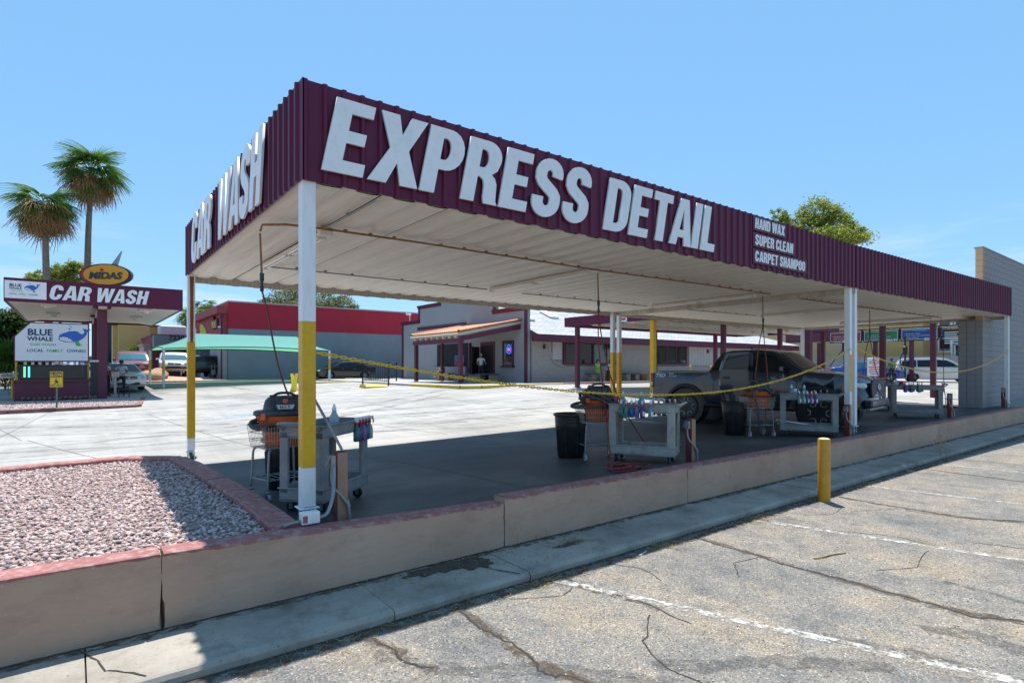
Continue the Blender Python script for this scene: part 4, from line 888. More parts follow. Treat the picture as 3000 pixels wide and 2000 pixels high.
YW = [lab_white, lab_yellow, lab_red]; SB = [lab_blue, lab_white, lab_yellow]
for x_, cl, pr_, lb in [(.29,'teal',None,'unlabelled teal'), (.21,'green',SB,'green liquid'), (.13,'blue',SB,'deep blue'), (.05,'lilac',SB,'lilac'), (-.035,'purple',YW,'purple'), (-.16,'aqua',YW,'pale aqua')]:
    bottle('spray', cl, lb+' spray bottle hung on the front lip of the weathered beige cart', on(uB, rB, x_, .292, .70), rB-R(90), None, pr_)
for i in range(5): bottle('spray', ('purple','blue','teal','green','lilac')[i], ('purple','blue','teal','green','lilac')[i]+' spray bottle hung on the far lip of the weathered beige cart', on(uB, rB, -.08-.085*i, -.292, .70), rB+R(90), 'spray bottles on the far lip of the beige cart')
bottle('can', 'navy', 'blue aerosol can with red cap on the weathered beige cart', on(uB, rB, .43, .08, .79), 0); bottle('jug', 'aqua', 'pale blue refill bottle next to the red capped can on the beige cart', on(uB, rB, .31, .10, .79), 0)
bottle('squeeze', 'clear', 'clear squeeze bottle next to the pale blue bottle on the beige cart', on(uB, rB, .19, .06, .79), 0, 'clear squeeze bottles on the beige cart'); bottle('squeeze', 'clear', 'clear squeeze bottle next to the blue tinted mid tray bottle on the beige cart', on(uB, rB, .13, .04, .79), 0, 'clear squeeze bottles on the beige cart'); bottle('jug', 'aqua', 'blue tinted refill bottle standing mid tray on the beige cart', on(uB, rB, .04, .03, .79), 0)
cl_ = MB(); P_ = []
for k in range(110):
    t = k/109; a = t*2*math.pi*4.3; rr = .17+.12*t+.03*math.sin(a*1.7); P_.append((6.15+rr*math.cos(a)+.35*max(0, math.sin(a*.5-1))*t, 5.50+rr*.8*math.sin(a)-.12*t, float(gz(6.2, 5.5))+.018+.05*(1-t)*abs(math.sin(a))+.006*(k % 5)))
cl_.tube(P_, .0105, 7); tag(cl_.build('coiled_hose', hose_red), 'red air hose lying in a loose coil on the bay floor', 'hose')
drop('twin red air hoses dropping to the vacuum and floor coil', (7.09, 6.83, 3.56), [[(6.98,6.7,2.3),(6.62,6.2,1.2),(6.25,5.75,.6),(6.15,5.6,.53)], [(7.12,6.75,2.4),(7.2,6.55,1.6),(7.35,6.2,.9),(7.5,5.9,.53)]], [hose_red, hose_maroon], 3.03)
# --- station with the poles
uC = (12.32, 5.74, float(gz(12.3, 5.74))); rC = R(116); utility_cart('grey work cart with squeegee poles on its lower tray', uC, rC, cart_grey, 1.08, .52)
bC = G(11.72, 6.55); basket_cart('wire basket cart with tan handle in front of the pickup', bC, R(-30))
vacuum('orange shop vacuum in the basket cart in front of the pickup', (bC[0]+.06, bC[1], bC[2]+.615), R(160), False, [[(.25,.1,.42),(.32,.2,.34),(.30,.3,.1),(.28,.33,-.2),(.22,.3,-.5)], [(-.1,.25,.3),(.1,.28,.42),(.3,.15,.36)]])
m = MB(); m.cyl((-.31, .235, .868), (.31, .235, .868), .014, None, 8); m.build('push_handle', wood_tan, [o for o in C.objects if o.name.startswith('basket_cart')][-1])
trash_can('black trash can standing beside the pickup under its open door', G(11.55, 6.98), .98)
wood_post('red outlet post touching the paired middle posts', 12.80, 5.16)
for x_, cl in [(.17,'aqua'), (.09,'palegreen'), (.02,'blue'), (-.055,'lilac'), (-.13,'purple')]:
    bottle('spray', cl, {'aqua':'aqua','palegreen':'cloudy green','blue':'bright blue','lilac':'greyish lilac','purple':'violet'}[cl]+' spray bottle hung on the cart with the squeegee poles', on(uC, rC, x_, .302, .70), rC-R(90), None, [lab_white])
for i, cl in enumerate(('blue', 'green', 'teal')): bottle('spray', cl, cl+' bottle with red trigger on the far lip of the squeegee pole cart', on(uC, rC, -.12-.12*i, -.302, .70), rC+R(90), 'bottles on the far lip of the pole cart')
bottle('jug', 'aqua', 'tall pale refill bottle at the left end of the pole cart', on(uC, rC, .32, .10, .79), 0); bottle('can', 'clear', 'small spray can between the refill bottles on the pole cart', on(uC, rC, .25, .08, .79), 0); bottle('squeeze', 'blue', 'small blue squeeze bottle on the cart with squeegee poles', on(uC, rC, .19, .07, .79), 0); bottle('jug', 'aqua', 'tall pale refill bottle mid tray on the pole cart', on(uC, rC, .08, .04, .79), 0)
for k, (a, b, mm) in enumerate([((.62,.12,.33),(-.30,.16,.22),white_pl), ((.66,.06,.28),(-.36,.12,.20),galv), ((.60,.0,.24),(-.38,.05,.19),white_pl), ((.58,.18,.22),(-.1,.20,.19),pvc_green)]):
    m = MB(); m.cyl(on(uC, rC, *a), on(uC, rC, *b), .014, None, 8); tag(m.build('squeegee_pole', mm), ['white pole', 'dull metal pole', 'lowest white pole', 'green pole'][k]+' lying across the lower tray of the pole cart', 'pole')
drop('twin red air hoses in front of the pickup doors', (12.41, 6.80, 3.56), [[(12.15,6.75,2.4),(11.8,6.65,1.5),(11.6,6.5,.95),(11.7,6.4,.76)], [(12.36,6.72,2.4),(12.25,6.6,1.7),(12.0,6.5,1.2),(11.9,6.45,.8)]], [hose_red, hose_red], 3.0)
# --- far station
uD = (18.55, 5.72, float(gz(18.5, 5.7))); rD = R(114); utility_cart('grey work cart with the round pink jug', uD, rD, cart_grey, 1.15, .55)
for x_, cl in [(.27,'purple'), (.14,'blue'), (-.04,'green')]: bottle('spray', cl, {'purple':'purple','blue':'blue labelled','green':'mint green'}[cl]+' spray bottle hung on the cart with the pink jug', on(uD, rD, x_, .317, .70), rD-R(90), None, SB if cl == 'blue' else None)
for i in range(5): bottle('spray', ('clear','lilac','purple','blue','palegreen')[i], ('clear','lilac','purple','blue','cloudy green')[i]+' bottle with red trigger on the far lip of the pink jug cart', on(uD, rD, .22-.1*i, -.317, .70), rD+R(90), 'bottles on the far lip of the pink jug cart')
bottle('jug', 'white', 'white refill bottle next to the round pink jug', on(uD, rD, .46, .05, .79), 0); bottle('round', 'pink', 'round bright pink jug on the far work cart', on(uD, rD, .33, .02, .79), 0)
bottle('spray', 'blue', 'blue spray bottle hung on the short end of the pink jug cart', on(uD, rD, -.595, .05, .72), rD+R(180))
uE = G(20.9, 7.6); utility_cart('grey work cart standing behind the pink jug cart', uE, R(125), cart_grey, 1.1, .55)
for i, cl in enumerate(('aqua', 'clear', 'lilac')): bottle('spray', cl, ['aqua', 'clear', 'lilac'][i]+' bottle with red trigger standing on the rear work cart', on(uE, R(125), -.1-.14*i, .05, .79), i)
bE = G(19.8, 7.7); basket_cart('wire basket cart behind the pink jug cart', bE, R(20)); vacuum('orange shop vacuum with hose on top behind the pink jug cart', (bE[0], bE[1], bE[2]+.615), R(10), False, [[(-.35,.0,.34),(-.3,-.1,.46),(0,-.12,.5),(.3,-.1,.44),(.42,-.1,.3)]])
wood_post('red outlet post at the short end of the pink jug cart', 18.98, 5.06); wood_post('red outlet post beside the last white canopy post', 24.40, 5.04)
drop('single dark red air hose by the pink jug cart', (23.1, 6.4, 3.56), [[(22.6,6.2,2.5),(21.2,5.8,1.5),(19.9,5.4,.95),(19.1,5.2,.7)]], [hose_maroon], 3.2)
drop('twin red air hoses hanging over the pickup nose', (17.79, 6.6, 3.56), [[(17.55,6.6,2.4),(17.4,6.6,1.9),(17.3,6.6,1.6)], [(17.85,6.55,2.4),(17.95,6.5,1.9),(18.1,6.4,1.5)]], [hose_red, hose_maroon], 2.95)
drop('single dark red air hose slanting behind the corner post', (1.70, 7.02, 3.50), [[(1.78,7.02,2.6),(1.92,7.02,1.9),(2.12,7.0,1.35),(2.2,7.0,1.15)]], [hose_maroon], 2.98)
hc = MB(); P_ = [(23.2+.26*math.cos(a)*(1+.1*math.sin(3*a)), 6.25+.26*math.sin(a), float(gz(23, 6.2))+.02+.004*k % .05) for k, a in enumerate([i*.4 for i in range(60)])]; hc.tube(P_, .011, 6); tag(hc.build('coiled_hose', hose_maroon), 'dark red hose coiled at the foot of the grey block pier', 'hose')
# junction box on the wall top at the corner post, with its conduit
jb = thing('junction_box', 'pale electrical box on the wall top at the corner post', 'box', (1.60, 4.95, .603)); m = MB(); m.cb((0, 0, .055), (.155, .09, .10), .006); m.build('box', post_white, jb); m = MB(); m.bx(-.07, -.03, -.0465, -.0452, .02, .08); m.build('paint_flake', red_paint, jb); m = MB(); m.tube(smooth([(-.08,0,.03),(-.16,.0,.025),(-.22,-.01,.015)], 4), .017, 8); m.tube(smooth([(.075,0,.04),(.16,.02,.06),(.24,.10,.18),(.28,.18,.30),(.30,.23,.42)], 5), .016, 8); m.build('conduit', galv, jb)
st = MB(); st.cyl((1.22, 5.02, .60), (1.33, 4.98, .615), .004, None, 6); tag(st.build('plastic_straw', M('straw_red', (.4,.04,.05), .5, var=0)), 'short red plastic straw lying at the edge of the gravel', 'straw')
# yellow bollard in the parking lot
bo = thing('bollard', 'lone steel pipe bollard painted dull yellow at the edge of the asphalt', 'bollard', (8.66, 3.81, 0)); m = MB(); m.lathe([(.083,0),(.083,.895),(.078,.905)], 24); m.build('pipe', M('bollard_yellow', (.60,.275,.008), .5, var=.1, scale=3, dirt=((.35,.19,.02), .6, 8), bump=.1, bscale=20), bo); m = MB(); m.lathe([(.078,.904),(.05,.918),(.001,.922)], 20, caps=False); m.build('concrete_cap', M('bollard_cap', (.60,.47,.2), .8, var=.2, scale=20), bo)
wd = thing('dry_weed', 'thin dry weed growing from the sidewalk edge', 'weed', (14.6, 4.05, .07)); m = MB()
for k in range(9):
    a = random.uniform(0, 6.28); h = random.uniform(.2, .5); P_ = smooth([(0,0,0),(.05*math.cos(a),.05*math.sin(a),h*.5),(.16*math.cos(a),.16*math.sin(a),h)], 4); m.tube(P_, .003, 4)
    for p in P_[4:]: m.ell((p.x, p.y, p.z), (.012,.012,.01), 5, 3)
m.build('stems', straw, wd)
lf = MB(); lf.tube(smooth([(5.95,2.72,.01),(6.05,2.68,.014),(6.22,2.66,.01),(6.40,2.60,.008)], 4), .008, 5); tag(lf.build('palm_stalk', straw), 'short dry palm stalk lying alone on the asphalt', 'stalk')
cg = MB(); cg.cyl((4.62,3.86,.008), (4.78,3.90,.008), .005, None, 6); tag(cg.build('paper_straw', white_pl), 'white straw in the gutter near the bollard', 'straw')
# ---------------------------------------------------------------- vehicles
glass_dark = M('car_glass', (.008,.012,.015), .05, var=0, spec=.4); glass_blue = M('car_glass_sky', (.05,.16,.20), .05, var=0, spec=.8)
tyre_m = M('tyre_rubber', (.018,.018,.019), .8, var=.2, scale=10, bump=.3, bscale=40); rim_al = M('rim_alloy', (.45,.46,.47), .3, .8, var=.05); rim_dk = M('rim_black', (.012,.012,.013), .35, var=.1)
trim_blk = M('trim_black', (.016,.016,.018), .5, var=.15, scale=8); chrome = M('chrome', (.62,.63,.64), .12, .95, var=.03); lamp_red = M('lamp_red', (.35,.012,.015), .2, var=.05); lamp_clear = M('lamp_clear', (.55,.58,.60), .12, var=.05, spec=.8); amber = M('lamp_amber', (.60,.22,.02), .25, var=.05); plate_w = M('number_plate', (.6,.6,.58), .5, var=.05)
def paint(n, c): return M('paint_'+n, c, .3, .1, var=.04, scale=3, coat=.8, spec=.5)
def car(name, label, cat, loc, rz, W, prof, wheels, wr, colour, wins, shield=None, rear=None, tumble=.16, belt=1.0, top=1.45, nose=.10, tail=.06, group=None, glass=None, rimstyle=0, tw=.22, body_clip=None):
    """prof: closed side outline (x forward, z up) incl. wheel arches; wins: list of side window outlines; shield/rear: (x0,z0,x1,z1) of screens"""
    root = thing(name, label, cat, loc, rz, group); xs_ = [p[0] for p in prof]; x0, x1 = min(xs_), max(xs_); glass = glass or glass_dark
    def disp(p, push=0):
        x, y, z = p; s_ = y/(W/2); a = abs(s_)
        f = 1-.10*max(0, (x-(x1-.9))/.9)**2-.07*max(0, ((x0+.7)-x)/.7)**2
        if z > belt: f *= 1-tumble*(z-belt)/(top-belt)
        else: f *= 1-.05*((belt-z)/belt)**2*1.2+.012*math.sin(min(max((z-.3)/(belt-.3), 0), 1)*math.pi)
        zz = z-(.035*s_*s_ if z > .62 else 0)
        xx = x-(nose*a**2.6 if x > x1-.7 else 0)*max(0, min(1, (x-(x1-.7))/.5))+(tail*a**2.6 if x < x0+.5 else 0)*max(0, min(1, ((x0+.5)-x)/.4))
        return Vector((xx, y*f+(push if y > 0 else -push), zz))
    bm = bmesh.new(); h = W/2
    L_ = [bm.verts.new((p[0], -h, p[1])) for p in prof]; R_ = [bm.verts.new((p[0], h, p[1])) for p in prof]; n = len(prof)
    bm.faces.new(L_); bm.faces.new(R_[::-1]); side_e = []
    for i in range(n): bm.faces.new((L_[i], R_[i], R_[(i+1) % n], L_[(i+1) % n]))
    bmesh.ops.recalc_face_normals(bm, faces=bm.faces[:])
    ed = [e for e in bm.edges if abs(e.verts[0].co.y-e.verts[1].co.y) < 1e-6]
    bmesh.ops.bevel(bm, geom=ed, offset=.035, segments=2, affect='EDGES', profile=.6, clamp_overlap=True)
    bmesh.ops.triangulate(bm, faces=[f for f in bm.faces if len(f.verts) > 4])
    def cuts(bm_):
        for k in range(int((x1-x0)/.22)): bmesh.ops.bisect_plane(bm_, geom=bm_.verts[:]+bm_.edges[:]+bm_.faces[:], plane_co=(x0+.1+k*.22, 0, 0), plane_no=(1, 0, 0))
        for z in [.35, .55, .72, .86, belt, (belt+top)/2]: bmesh.ops.bisect_plane(bm_, geom=bm_.verts[:]+bm_.edges[:]+bm_.faces[:], plane_co=(0, 0, z), plane_no=(0, 0, 1))
        for y in (-.66*h, -.3*h, 0, .3*h, .66*h): bmesh.ops.bisect_plane(bm_, geom=bm_.verts[:]+bm_.edges[:]+bm_.faces[:], plane_co=(0, y, 0), plane_no=(0, 1, 0))
    def finish(bm_, nm, mat, parent, push=0):
        for v in bm_.verts: v.co = disp(v.co, push)
        me = bpy.data.meshes.new(nm); bm_.to_mesh(me); bm_.free(); me.materials.append(mat)
        me.polygons.foreach_set('use_smooth', [True]*len(me.polygons)); me.set_sharp_from_angle(angle=R(38)); return link(nm, me, parent)
    cuts(bm); body = finish(bm, 'body', colour, root)
    def patch(nm, poly, mat, parent, push, sides=(-1, 1)):
        out = []
        for s_ in sides:
            b = bmesh.new(); vs_ = [b.verts.new((p[0], s_*h, p[1])) for p in poly]; b.faces.new(vs_ if s_ < 0 else vs_[::-1]); bmesh.ops.triangulate(b, faces=b.faces[:])
            for k in range(int((x1-x0)/.3)): bmesh.ops.bisect_plane(b, geom=b.verts[:]+b.edges[:]+b.faces[:], plane_co=(x0+.1+k*.3, 0, 0), plane_no=(1, 0, 0))
            for z in [.55, .86, belt, (belt+top)/2]: bmesh.ops.bisect_plane(b, geom=b.verts[:]+b.edges[:]+b.faces[:], plane_co=(0, 0, z), plane_no=(0, 0, 1))
            out.append(finish(b, nm, mat, parent, push))
        return out
    for w in wins: patch('window', w, glass, root, .006)
    def screen(nm, q, ins):
        xa, za, xb, zb = q; m = bmesh.new(); d = Vector((za-zb, 0, xb-xa)).normalized(); d = d if d.z > 0 else -d; rows = []
        for i in range(5):
            t = i/4; w_ = h*(ins-.03*t); rows.append([m.verts.new(Vector((xa+(xb-xa)*t, -w_+2*w_*j/8, za+(zb-za)*t))+d*.0) for j in range(9)])
        for i in range(4):
            for j in range(8): m.faces.new((rows[i][j], rows[i][j+1], rows[i+1][j+1], rows[i+1][j]))
        for v in m.verts: v.co = disp(v.co)+d*.012
        me = bpy.data.meshes.new(nm); m.to_mesh(me); m.free(); me.materials.append(glass); me.polygons.foreach_set('use_smooth', [True]*len(me.polygons)); return link(nm, me, root)
    if shield: screen('windshield', shield, .90)
    if rear: screen('rear_window', rear, .86)
    for wx in wheels:
        for s_ in (-1, 1):
            yo = s_*(h-tw/2-.015); t = MB(); pr_ = [(wr*.62,-tw/2+.01),(wr*.90,-tw/2),(wr*.975,-tw/2+.03),(wr,-tw/4),(wr,tw/4),(wr*.975,tw/2-.03),(wr*.90,tw/2),(wr*.62,tw/2-.01)]
            t.lathe(pr_, 28, caps=False); t.xf(Matrix.Translation((wx, yo, wr)) @ Matrix.Rotation(R(90), 4, 'X')); ty = t.build('wheel', tyre_m, root)
            r_ = MB(); r_.cyl((wx, yo+s_*(tw/2-.07), wr), (wx, yo+s_*(tw/2-.05), wr), wr*.63, None, 24); r_.build('rim_disc', rim_dk, ty)
            sp = MB(); ns_ = 6 if rimstyle else 10
            for k in range(ns_):
                a = 2*math.pi*k/ns_
                for o in ((-.10, .10) if rimstyle else (0,)):
                    p0 = (wx+wr*.12*math.cos(a), yo+s_*(tw/2-.035), wr+wr*.12*math.sin(a)); p1 = (wx+wr*.60*math.cos(a+o), yo+s_*(tw/2-.02), wr+wr*.60*math.sin(a+o)); sp.cyl(p0, p1, .016 if rimstyle else .02, .012 if rimstyle else .024, 6)
            sp.cyl((wx, yo+s_*(tw/2-.06), wr), (wx, yo+s_*(tw/2-.01), wr), wr*.16, wr*.13, 12); sp.build('spokes', rim_dk if rimstyle else rim_al, ty)
            rg = MB(); rg.tube([(wx+wr*.61*math.cos(a), yo+s_*(tw/2-.02), wr+wr*.61*math.sin(a)) for a in [2*math.pi*k/24 for k in range(24)]], .012, 5, True); rg.build('rim_ring', rim_al if not rimstyle else rim_dk, ty)
            if rimstyle:
                for k in range(6):
                    a = 2*math.pi*k/6; z_ = MB(); P_ = [(wr*.58, -.16), (wr*.40, -.10), (wr*.40, .10), (wr*.58, .16)]
                    z_.tube([(wx+r*math.cos(a+o), yo+s_*(tw/2-.008), wr+r*math.sin(a+o)) for r, o in [(wr*.60,-.30),(wr*.42,-.22),(wr*.42,.22),(wr*.60,.30)]], .011, 5); z_.build('rim_accent', rim_al, ty)
    return root, disp, patch
def arch(cx, r, z=.30, n=9):
    """wheel arch points along the sill, going in -x direction"""
    a0 = math.degrees(math.asin(min(1, max(-1, (z-.36)/r)))); return [(cx+r*math.cos(R(t)), .36+r*math.sin(R(t))) for t in [a0+(180-2*a0)*k/n for k in range(n+1)]]
# ---- the dark pickup
TR = R(-82); TLOC = (14.25, 7.87, float(gz(14.3, 7.9))+.03)
tx, ty_ = math.cos(TR), math.sin(TR)
def ar2(cx, r, zc, zs, n=10):
    a0 = math.degrees(math.asin((zs-zc)/r)); return [(cx+r*math.cos(R(t)), zc+r*math.sin(R(t))) for t in [a0+(180-2*a0)*k/n for k in range(n+1)]]
pk = [(-2.68,.62),(-2.72,.75),(-2.70,1.31),(-2.60,1.345),(-1.02,1.36),(-.98,1.37),(-.86,1.60),(-.70,1.86),(-.45,1.915),(.20,1.925),(.55,1.89),(.72,1.83),(1.30,1.42),(1.36,1.385),(2.05,1.33),(2.42,1.25),(2.56,1.14),(2.64,1.00),(2.68,.72),(2.60,.52),(2.35,.50)]+ar2(1.66,.52,.40,.50)[0:]+[(1.1,.50),(-1.05,.50)]+ar2(-1.62,.52,.40,.50)+[(-2.3,.60)]
navy = M('paint_dark_slate', (.012,.024,.046), .16, .25, var=.05, scale=2, coat=.7)
PU, pd, pp = car('pickup_truck', 'dark slate pickup truck with its rear door open under the canopy', 'pickup', TLOC, TR, 1.90, pk, (1.66, -1.62), .405, navy,
  [[(.28,1.37),(.28,1.80),(.52,1.81),(.66,1.77),(1.08,1.45),(1.0,1.37)], [(-.90,1.40),(-.78,1.68),(-.66,1.70),(-.66,1.40)]], (1.28,1.43,.74,1.82), (-.95,1.42,-.73,1.82), .22, 1.36, 1.92, .18, .05, rimstyle=1, tw=.28)
def arcflare(cx):
    for s_ in (-1, 1):
        m = MB(); pts = [(cx+.545*math.cos(R(t)), s_*.955, .40+.545*math.sin(R(t))) for t in range(8, 173, 11)]; vs_ = []
        for t in range(6, 175, 8):
            c_, q_ = math.cos(R(t)), math.sin(R(t))
            for r, y in ((.50,.93),(.515,.985),(.60,.985),(.635,.945)): vs_.append((cx+r*c_, s_*y, .40+r*q_))
        k = len(vs_)//4; m.add(vs_, [(4*i+j, 4*i+4+j, 4*i+5+j, 4*i+1+j) for i in range(k-1) for j in range(3)], True); m.build('fender_flare', trim_blk, PU)
arcflare(1.66); arcflare(-1.62)
for s_ in (-1, 1):
    for cx in (1.66, -1.62):
        m = MB(); m.cyl((cx, s_*.55, .42), (cx, s_*.93, .42), .50, None, 20); m.build('wheel_well', rim_dk, PU)
m = MB(); m.bx(-2.55, -1.06, -.78, .78, 1.335, 1.352); m.build('bed_liner', trim_blk, PU)
m = MB(); m.cb((0, 0, .46), (2.3, 1.66, .12), .02); m.build('rocker_frame', trim_blk, PU)
for s_ in (-1, 1): m = MB(); m.cyl((-1.0, s_*.93, .47), (1.05, s_*.93, .47), .035, None, 8); m.build('side_step', trim_blk, PU)
# grille, lamps, bumper
g_ = MB(); g_.prism([(-.50,1.17),(.50,1.17),(.60,1.02),(.54,.80),(-.54,.80),(-.60,1.02)], 'x', 2.62, 2.655); gr = g_.build('grille', trim_blk, PU)
for r in range(6):
    for c_ in range(9):
        yy = -.48+.12*c_+(.06 if r % 2 else 0); zz = .835+.058*r
        if abs(yy) < .53: q = MB(); q.tube([(2.66, yy+.045*math.cos(R(t)), zz+.022*math.sin(R(t))) for t in range(20, 161, 35)], .007, 4); q.build('grille_bar', galv, gr)
em = MB(); em.tube([(2.672, .105*math.cos(t), 1.0+.072*math.sin(t)) for t in [2*math.pi*k/20 for k in range(20)]], .011, 6, True); em.tube([(2.674, .045*math.cos(t), 1.0+.068*math.sin(t)) for t in [2*math.pi*k/16 for k in range(16)]], .008, 5, True); em.tube([(2.676, .085*math.cos(t), 1.03+.026*math.sin(t)) for t in [2*math.pi*k/16 for k in range(16)]], .008, 5, True); em.build('emblem', chrome, gr)
sr_ = MB(); sr_.tube([(2.668,-.52,1.19),(2.668,.52,1.19)], .016, 6); sr_.tube([(2.668,-.56,.79),(2.668,.56,.79)], .018, 6); sr_.build('grille_surround', navy, gr)
m = MB(); m.cb((2.63, 0, .64), (.18, 1.62, .17), .035); m.build('front_bumper', navy, PU); m = MB(); m.cb((2.60, 0, .52), (.10, 1.3, .08), .02); m.build('skid_plate', galv, PU)
for s_ in (-1, 1):
    m = MB(); m.cb((2.43, s_*.745, 1.04), (.30, .22, .13), .04, s_*-.42); hl = m.build('headlight', lamp_clear, PU); m = MB(); m.cb((2.26, s_*.862, 1.05), (.24, .03, .07), .012, s_*-.14); m.build('side_marker', amber, hl)
    m = MB(); m.cb((2.60, s_*.66, .66), (.12, .16, .12), .03); m.build('fog_lamp', trim_blk, PU)
    m = MB(); m.cb((-2.66, s_*.86, 1.10), (.10, .12, .40), .02); tl = m.build('taillight', lamp_red, PU); m = MB(); m.cb((-2.668, s_*.862, 1.0), (.10, .122, .12), .02); m.build('reverse_lamp', lamp_clear, tl)
    m = MB(); m.cb((.92, s_*1.10, 1.42), (.10, .22, .16), .035); mr = m.build('side_mirror', navy, PU); m = MB(); m.cyl((.94, s_*.92, 1.37), (.93, s_*1.02, 1.39), .025, None, 8); m.build('mirror_arm', trim_blk, mr)
    m = MB(); m.cb((.12, s_*.985 if s_ > 0 else -.985, 1.19), (.20, .03, .03), .01); m.build('door_handle', trim_blk, PU)
m = MB(); m.cb((-2.72, 0, .66), (.14, 1.7, .16), .03); m.build('rear_bumper', chrome, PU)
m = MB(); m.prism([(-.05,1.93),(.05,1.93),(-.04,1.99)], 'y', -.02, .02); m.xf(Matrix.Translation((-.2,0,0))); m.build('antenna_fin', trim_blk, PU)
# door seams and dark rear door opening (near side is -y), then the open door leaf
for poly in ([(-.64,.62),(-.64,1.82),(.16,1.84),(.16,.62)],): pp('door_opening', poly, rim_dk, PU, .004, (-1,))
for sx_ in (1.20, .19):
    for s_ in (-1, 1):
        pp('door_seam', [(sx_-.006,.6),(sx_-.006,1.36),(sx_+.006,1.36),(sx_+.006,.6)], rim_dk, PU, .004, (s_,))
dr = MB(); DL = .86
outl = [(0,.60),(DL*.8,.60),(DL*.86,.75),(DL,1.0),(DL,1.38),(DL*.92,1.60),(DL*.80,1.80),(.10,1.84),(0,1.80)]
dr.prism([(p[0], p[1]) for p in outl], 'y', -.035, .035)
DOOR = dr.build('rear_door', navy, PU); DOOR.location = pd((.17, -.95, 1.0))*1; DOOR.location.z = 0; DOOR.rotation_euler = (R(0), 0, R(180+52))
for y_ in (-.042, .042):
    w_ = MB(); w_.prism([(.07,1.40),(DL-.07,1.40),(DL-.12,1.56),(DL-.22,1.75),(.09,1.78)], 'y', y_-.004, y_+.004); w_.build('window', glass_dark, DOOR)
hd = MB(); hd.cb((DL-.16, .052, 1.2), (.18, .03, .035), .01); hd.build('door_handle', trim_blk, DOOR)
pn = MB(); pn.cb((DL*.45, -.055, 1.0), (DL*.7, .04, .5), .02); pn.build('inner_panel', trim_blk, DOOR)
wl = M('decal_white', (.75,.76,.77), .5, var=.04)
d1 = text('TRD', .135, wl, PU, (-2.52, -.972, 1.185), 0, bold=.02, xs=1.15, shear=.2); d2 = text('OFF\nROAD', .062, wl, PU, (-2.10, -.975, 1.255), 0, bold=.012, xs=1.3, shear=.2)
# ---- other cars
def sedan(sc_=1): return [(-2.36,.42),(-2.40,.62),(-2.38,.98),(-2.25,1.05),(-1.75,1.08),(-1.05,1.38),(-.55,1.455),(.15,1.455),(.55,1.40),(1.25,.99),(1.9,.88),(2.25,.76),(2.38,.60),(2.36,.36),(2.1,.22)]+ar2(1.42,.365,.33,.22)+[(.9,.21),(-.9,.21)]+ar2(-1.38,.365,.33,.22)+[(-2.1,.27)]
def dress(root, L0, L1, zh, zt, wid, gr=True, grm=None):
    for s_ in (-1, 1):
        m = MB(); m.cb((L1-.20, s_*(wid/2-.24), zh), (.22, .30, .13), .04, s_*-.5); m.build('headlight', lamp_clear, root)
        m = MB(); m.cb((L0+.10, s_*(wid/2-.17), zt), (.16, .22, .15), .04, s_*.35); m.build('taillight', lamp_red, root)
    if gr:
        m = MB(); m.cb((L1-.035, 0, zh-.02), (.10, wid*.42, .14), .03); g = m.build('grille', grm or trim_blk, root); m = MB(); m.tube([(L1+.018, -wid*.2, zh-.02), (L1+.018, wid*.2, zh-.02)], .014, 6); m.cyl((L1+.01, 0, zh-.02), (L1+.03, 0, zh-.02), .05, None, 12); m.build('badge_bar', chrome, g)
        m = MB(); m.cb((L1-.05, 0, zh-.30), (.10, wid*.55, .14), .03); m.build('air_intake', trim_blk, root)
SD, sdisp, spatch = car('sedan', 'black sedan parked along the grey and red garage wall', 'car', G(16.9, 44.0), R(180), 1.82, sedan(), (1.42, -1.38), .325, paint('black', (.008,.009,.011)), [[(-1.0,1.02),(-.9,1.33),(-.42,1.40),(-.42,1.02)], [(-.36,1.02),(-.36,1.40),(.14,1.40),(.5,1.34),(1.02,1.02)]], (1.22,1.02,.58,1.385), (-1.66,1.12,-1.08,1.365), .2, 1.0, 1.46)
dress(SD, -2.38, 2.36, .70, .88, 1.82); 
for s_ in (-1, 1):
    m = MB(); m.cb((.85, s_*.98, 1.0), (.12, .16, .11), .03); m.build('side_mirror', MATS['paint_black'], SD)
    for x_ in (-.55, .4): m = MB(); m.cb((x_, s_*.915, .86), (.18, .02, .025), .008); m.build('door_handle', chrome, SD)
    m = MB(); m.tube([(-1.0, s_*.80, 1.345), (-.5, s_*.765, 1.425), (.15, s_*.765, 1.425), (.55, s_*.785, 1.36), (1.1, s_*.86, 1.05)], .010, 5); m.build('window_trim', chrome, SD)
van = [(-2.5,.40),(-2.53,.65),(-2.50,1.05),(-2.42,1.30),(-2.25,1.66),(-1.9,1.745),(0,1.765),(.55,1.72),(.95,1.55),(1.55,1.10),(2.1,1.0),(2.4,.86),(2.54,.66),(2.52,.36),(2.25,.24)]+ar2(1.58,.38,.34,.24)+[(1.0,.24),(-.95,.24)]+ar2(-1.45,.38,.34,.24)+[(-2.2,.30)]
def minivan(label, loc, rz, colour, glass=None):
    v, d_, p_ = car('minivan', label, 'minivan', loc, rz, 1.98, van, (1.58, -1.45), .335, colour, [[(-2.2,1.15),(-2.1,1.55),(-1.25,1.62),(-1.25,1.12)], [(-1.18,1.12),(-1.18,1.62),(-.1,1.64),(-.1,1.12)], [(-.02,1.12),(-.02,1.64),(.55,1.6),(.9,1.42),(1.3,1.12)]], (1.52,1.13,.98,1.53), (-2.40,1.22,-2.26,1.62), .17, 1.1, 1.76, glass=glass)
    dress(v, -2.5, 2.5, .84, 1.0, 1.98)
    for s_ in (-1, 1): m = MB(); m.cb((1.05, s_*1.08, 1.14), (.14, .2, .15), .04); m.build('side_mirror', trim_blk, v)
    m = MB(); m.cb((2.53, 0, .50), (.08, 1.5, .20), .03); m.build('bumper', colour, v); m = MB(); m.bx(2.575, 2.58, -.16, .16, .46, .54); m.build('number_plate', plate_w, v)
    return v
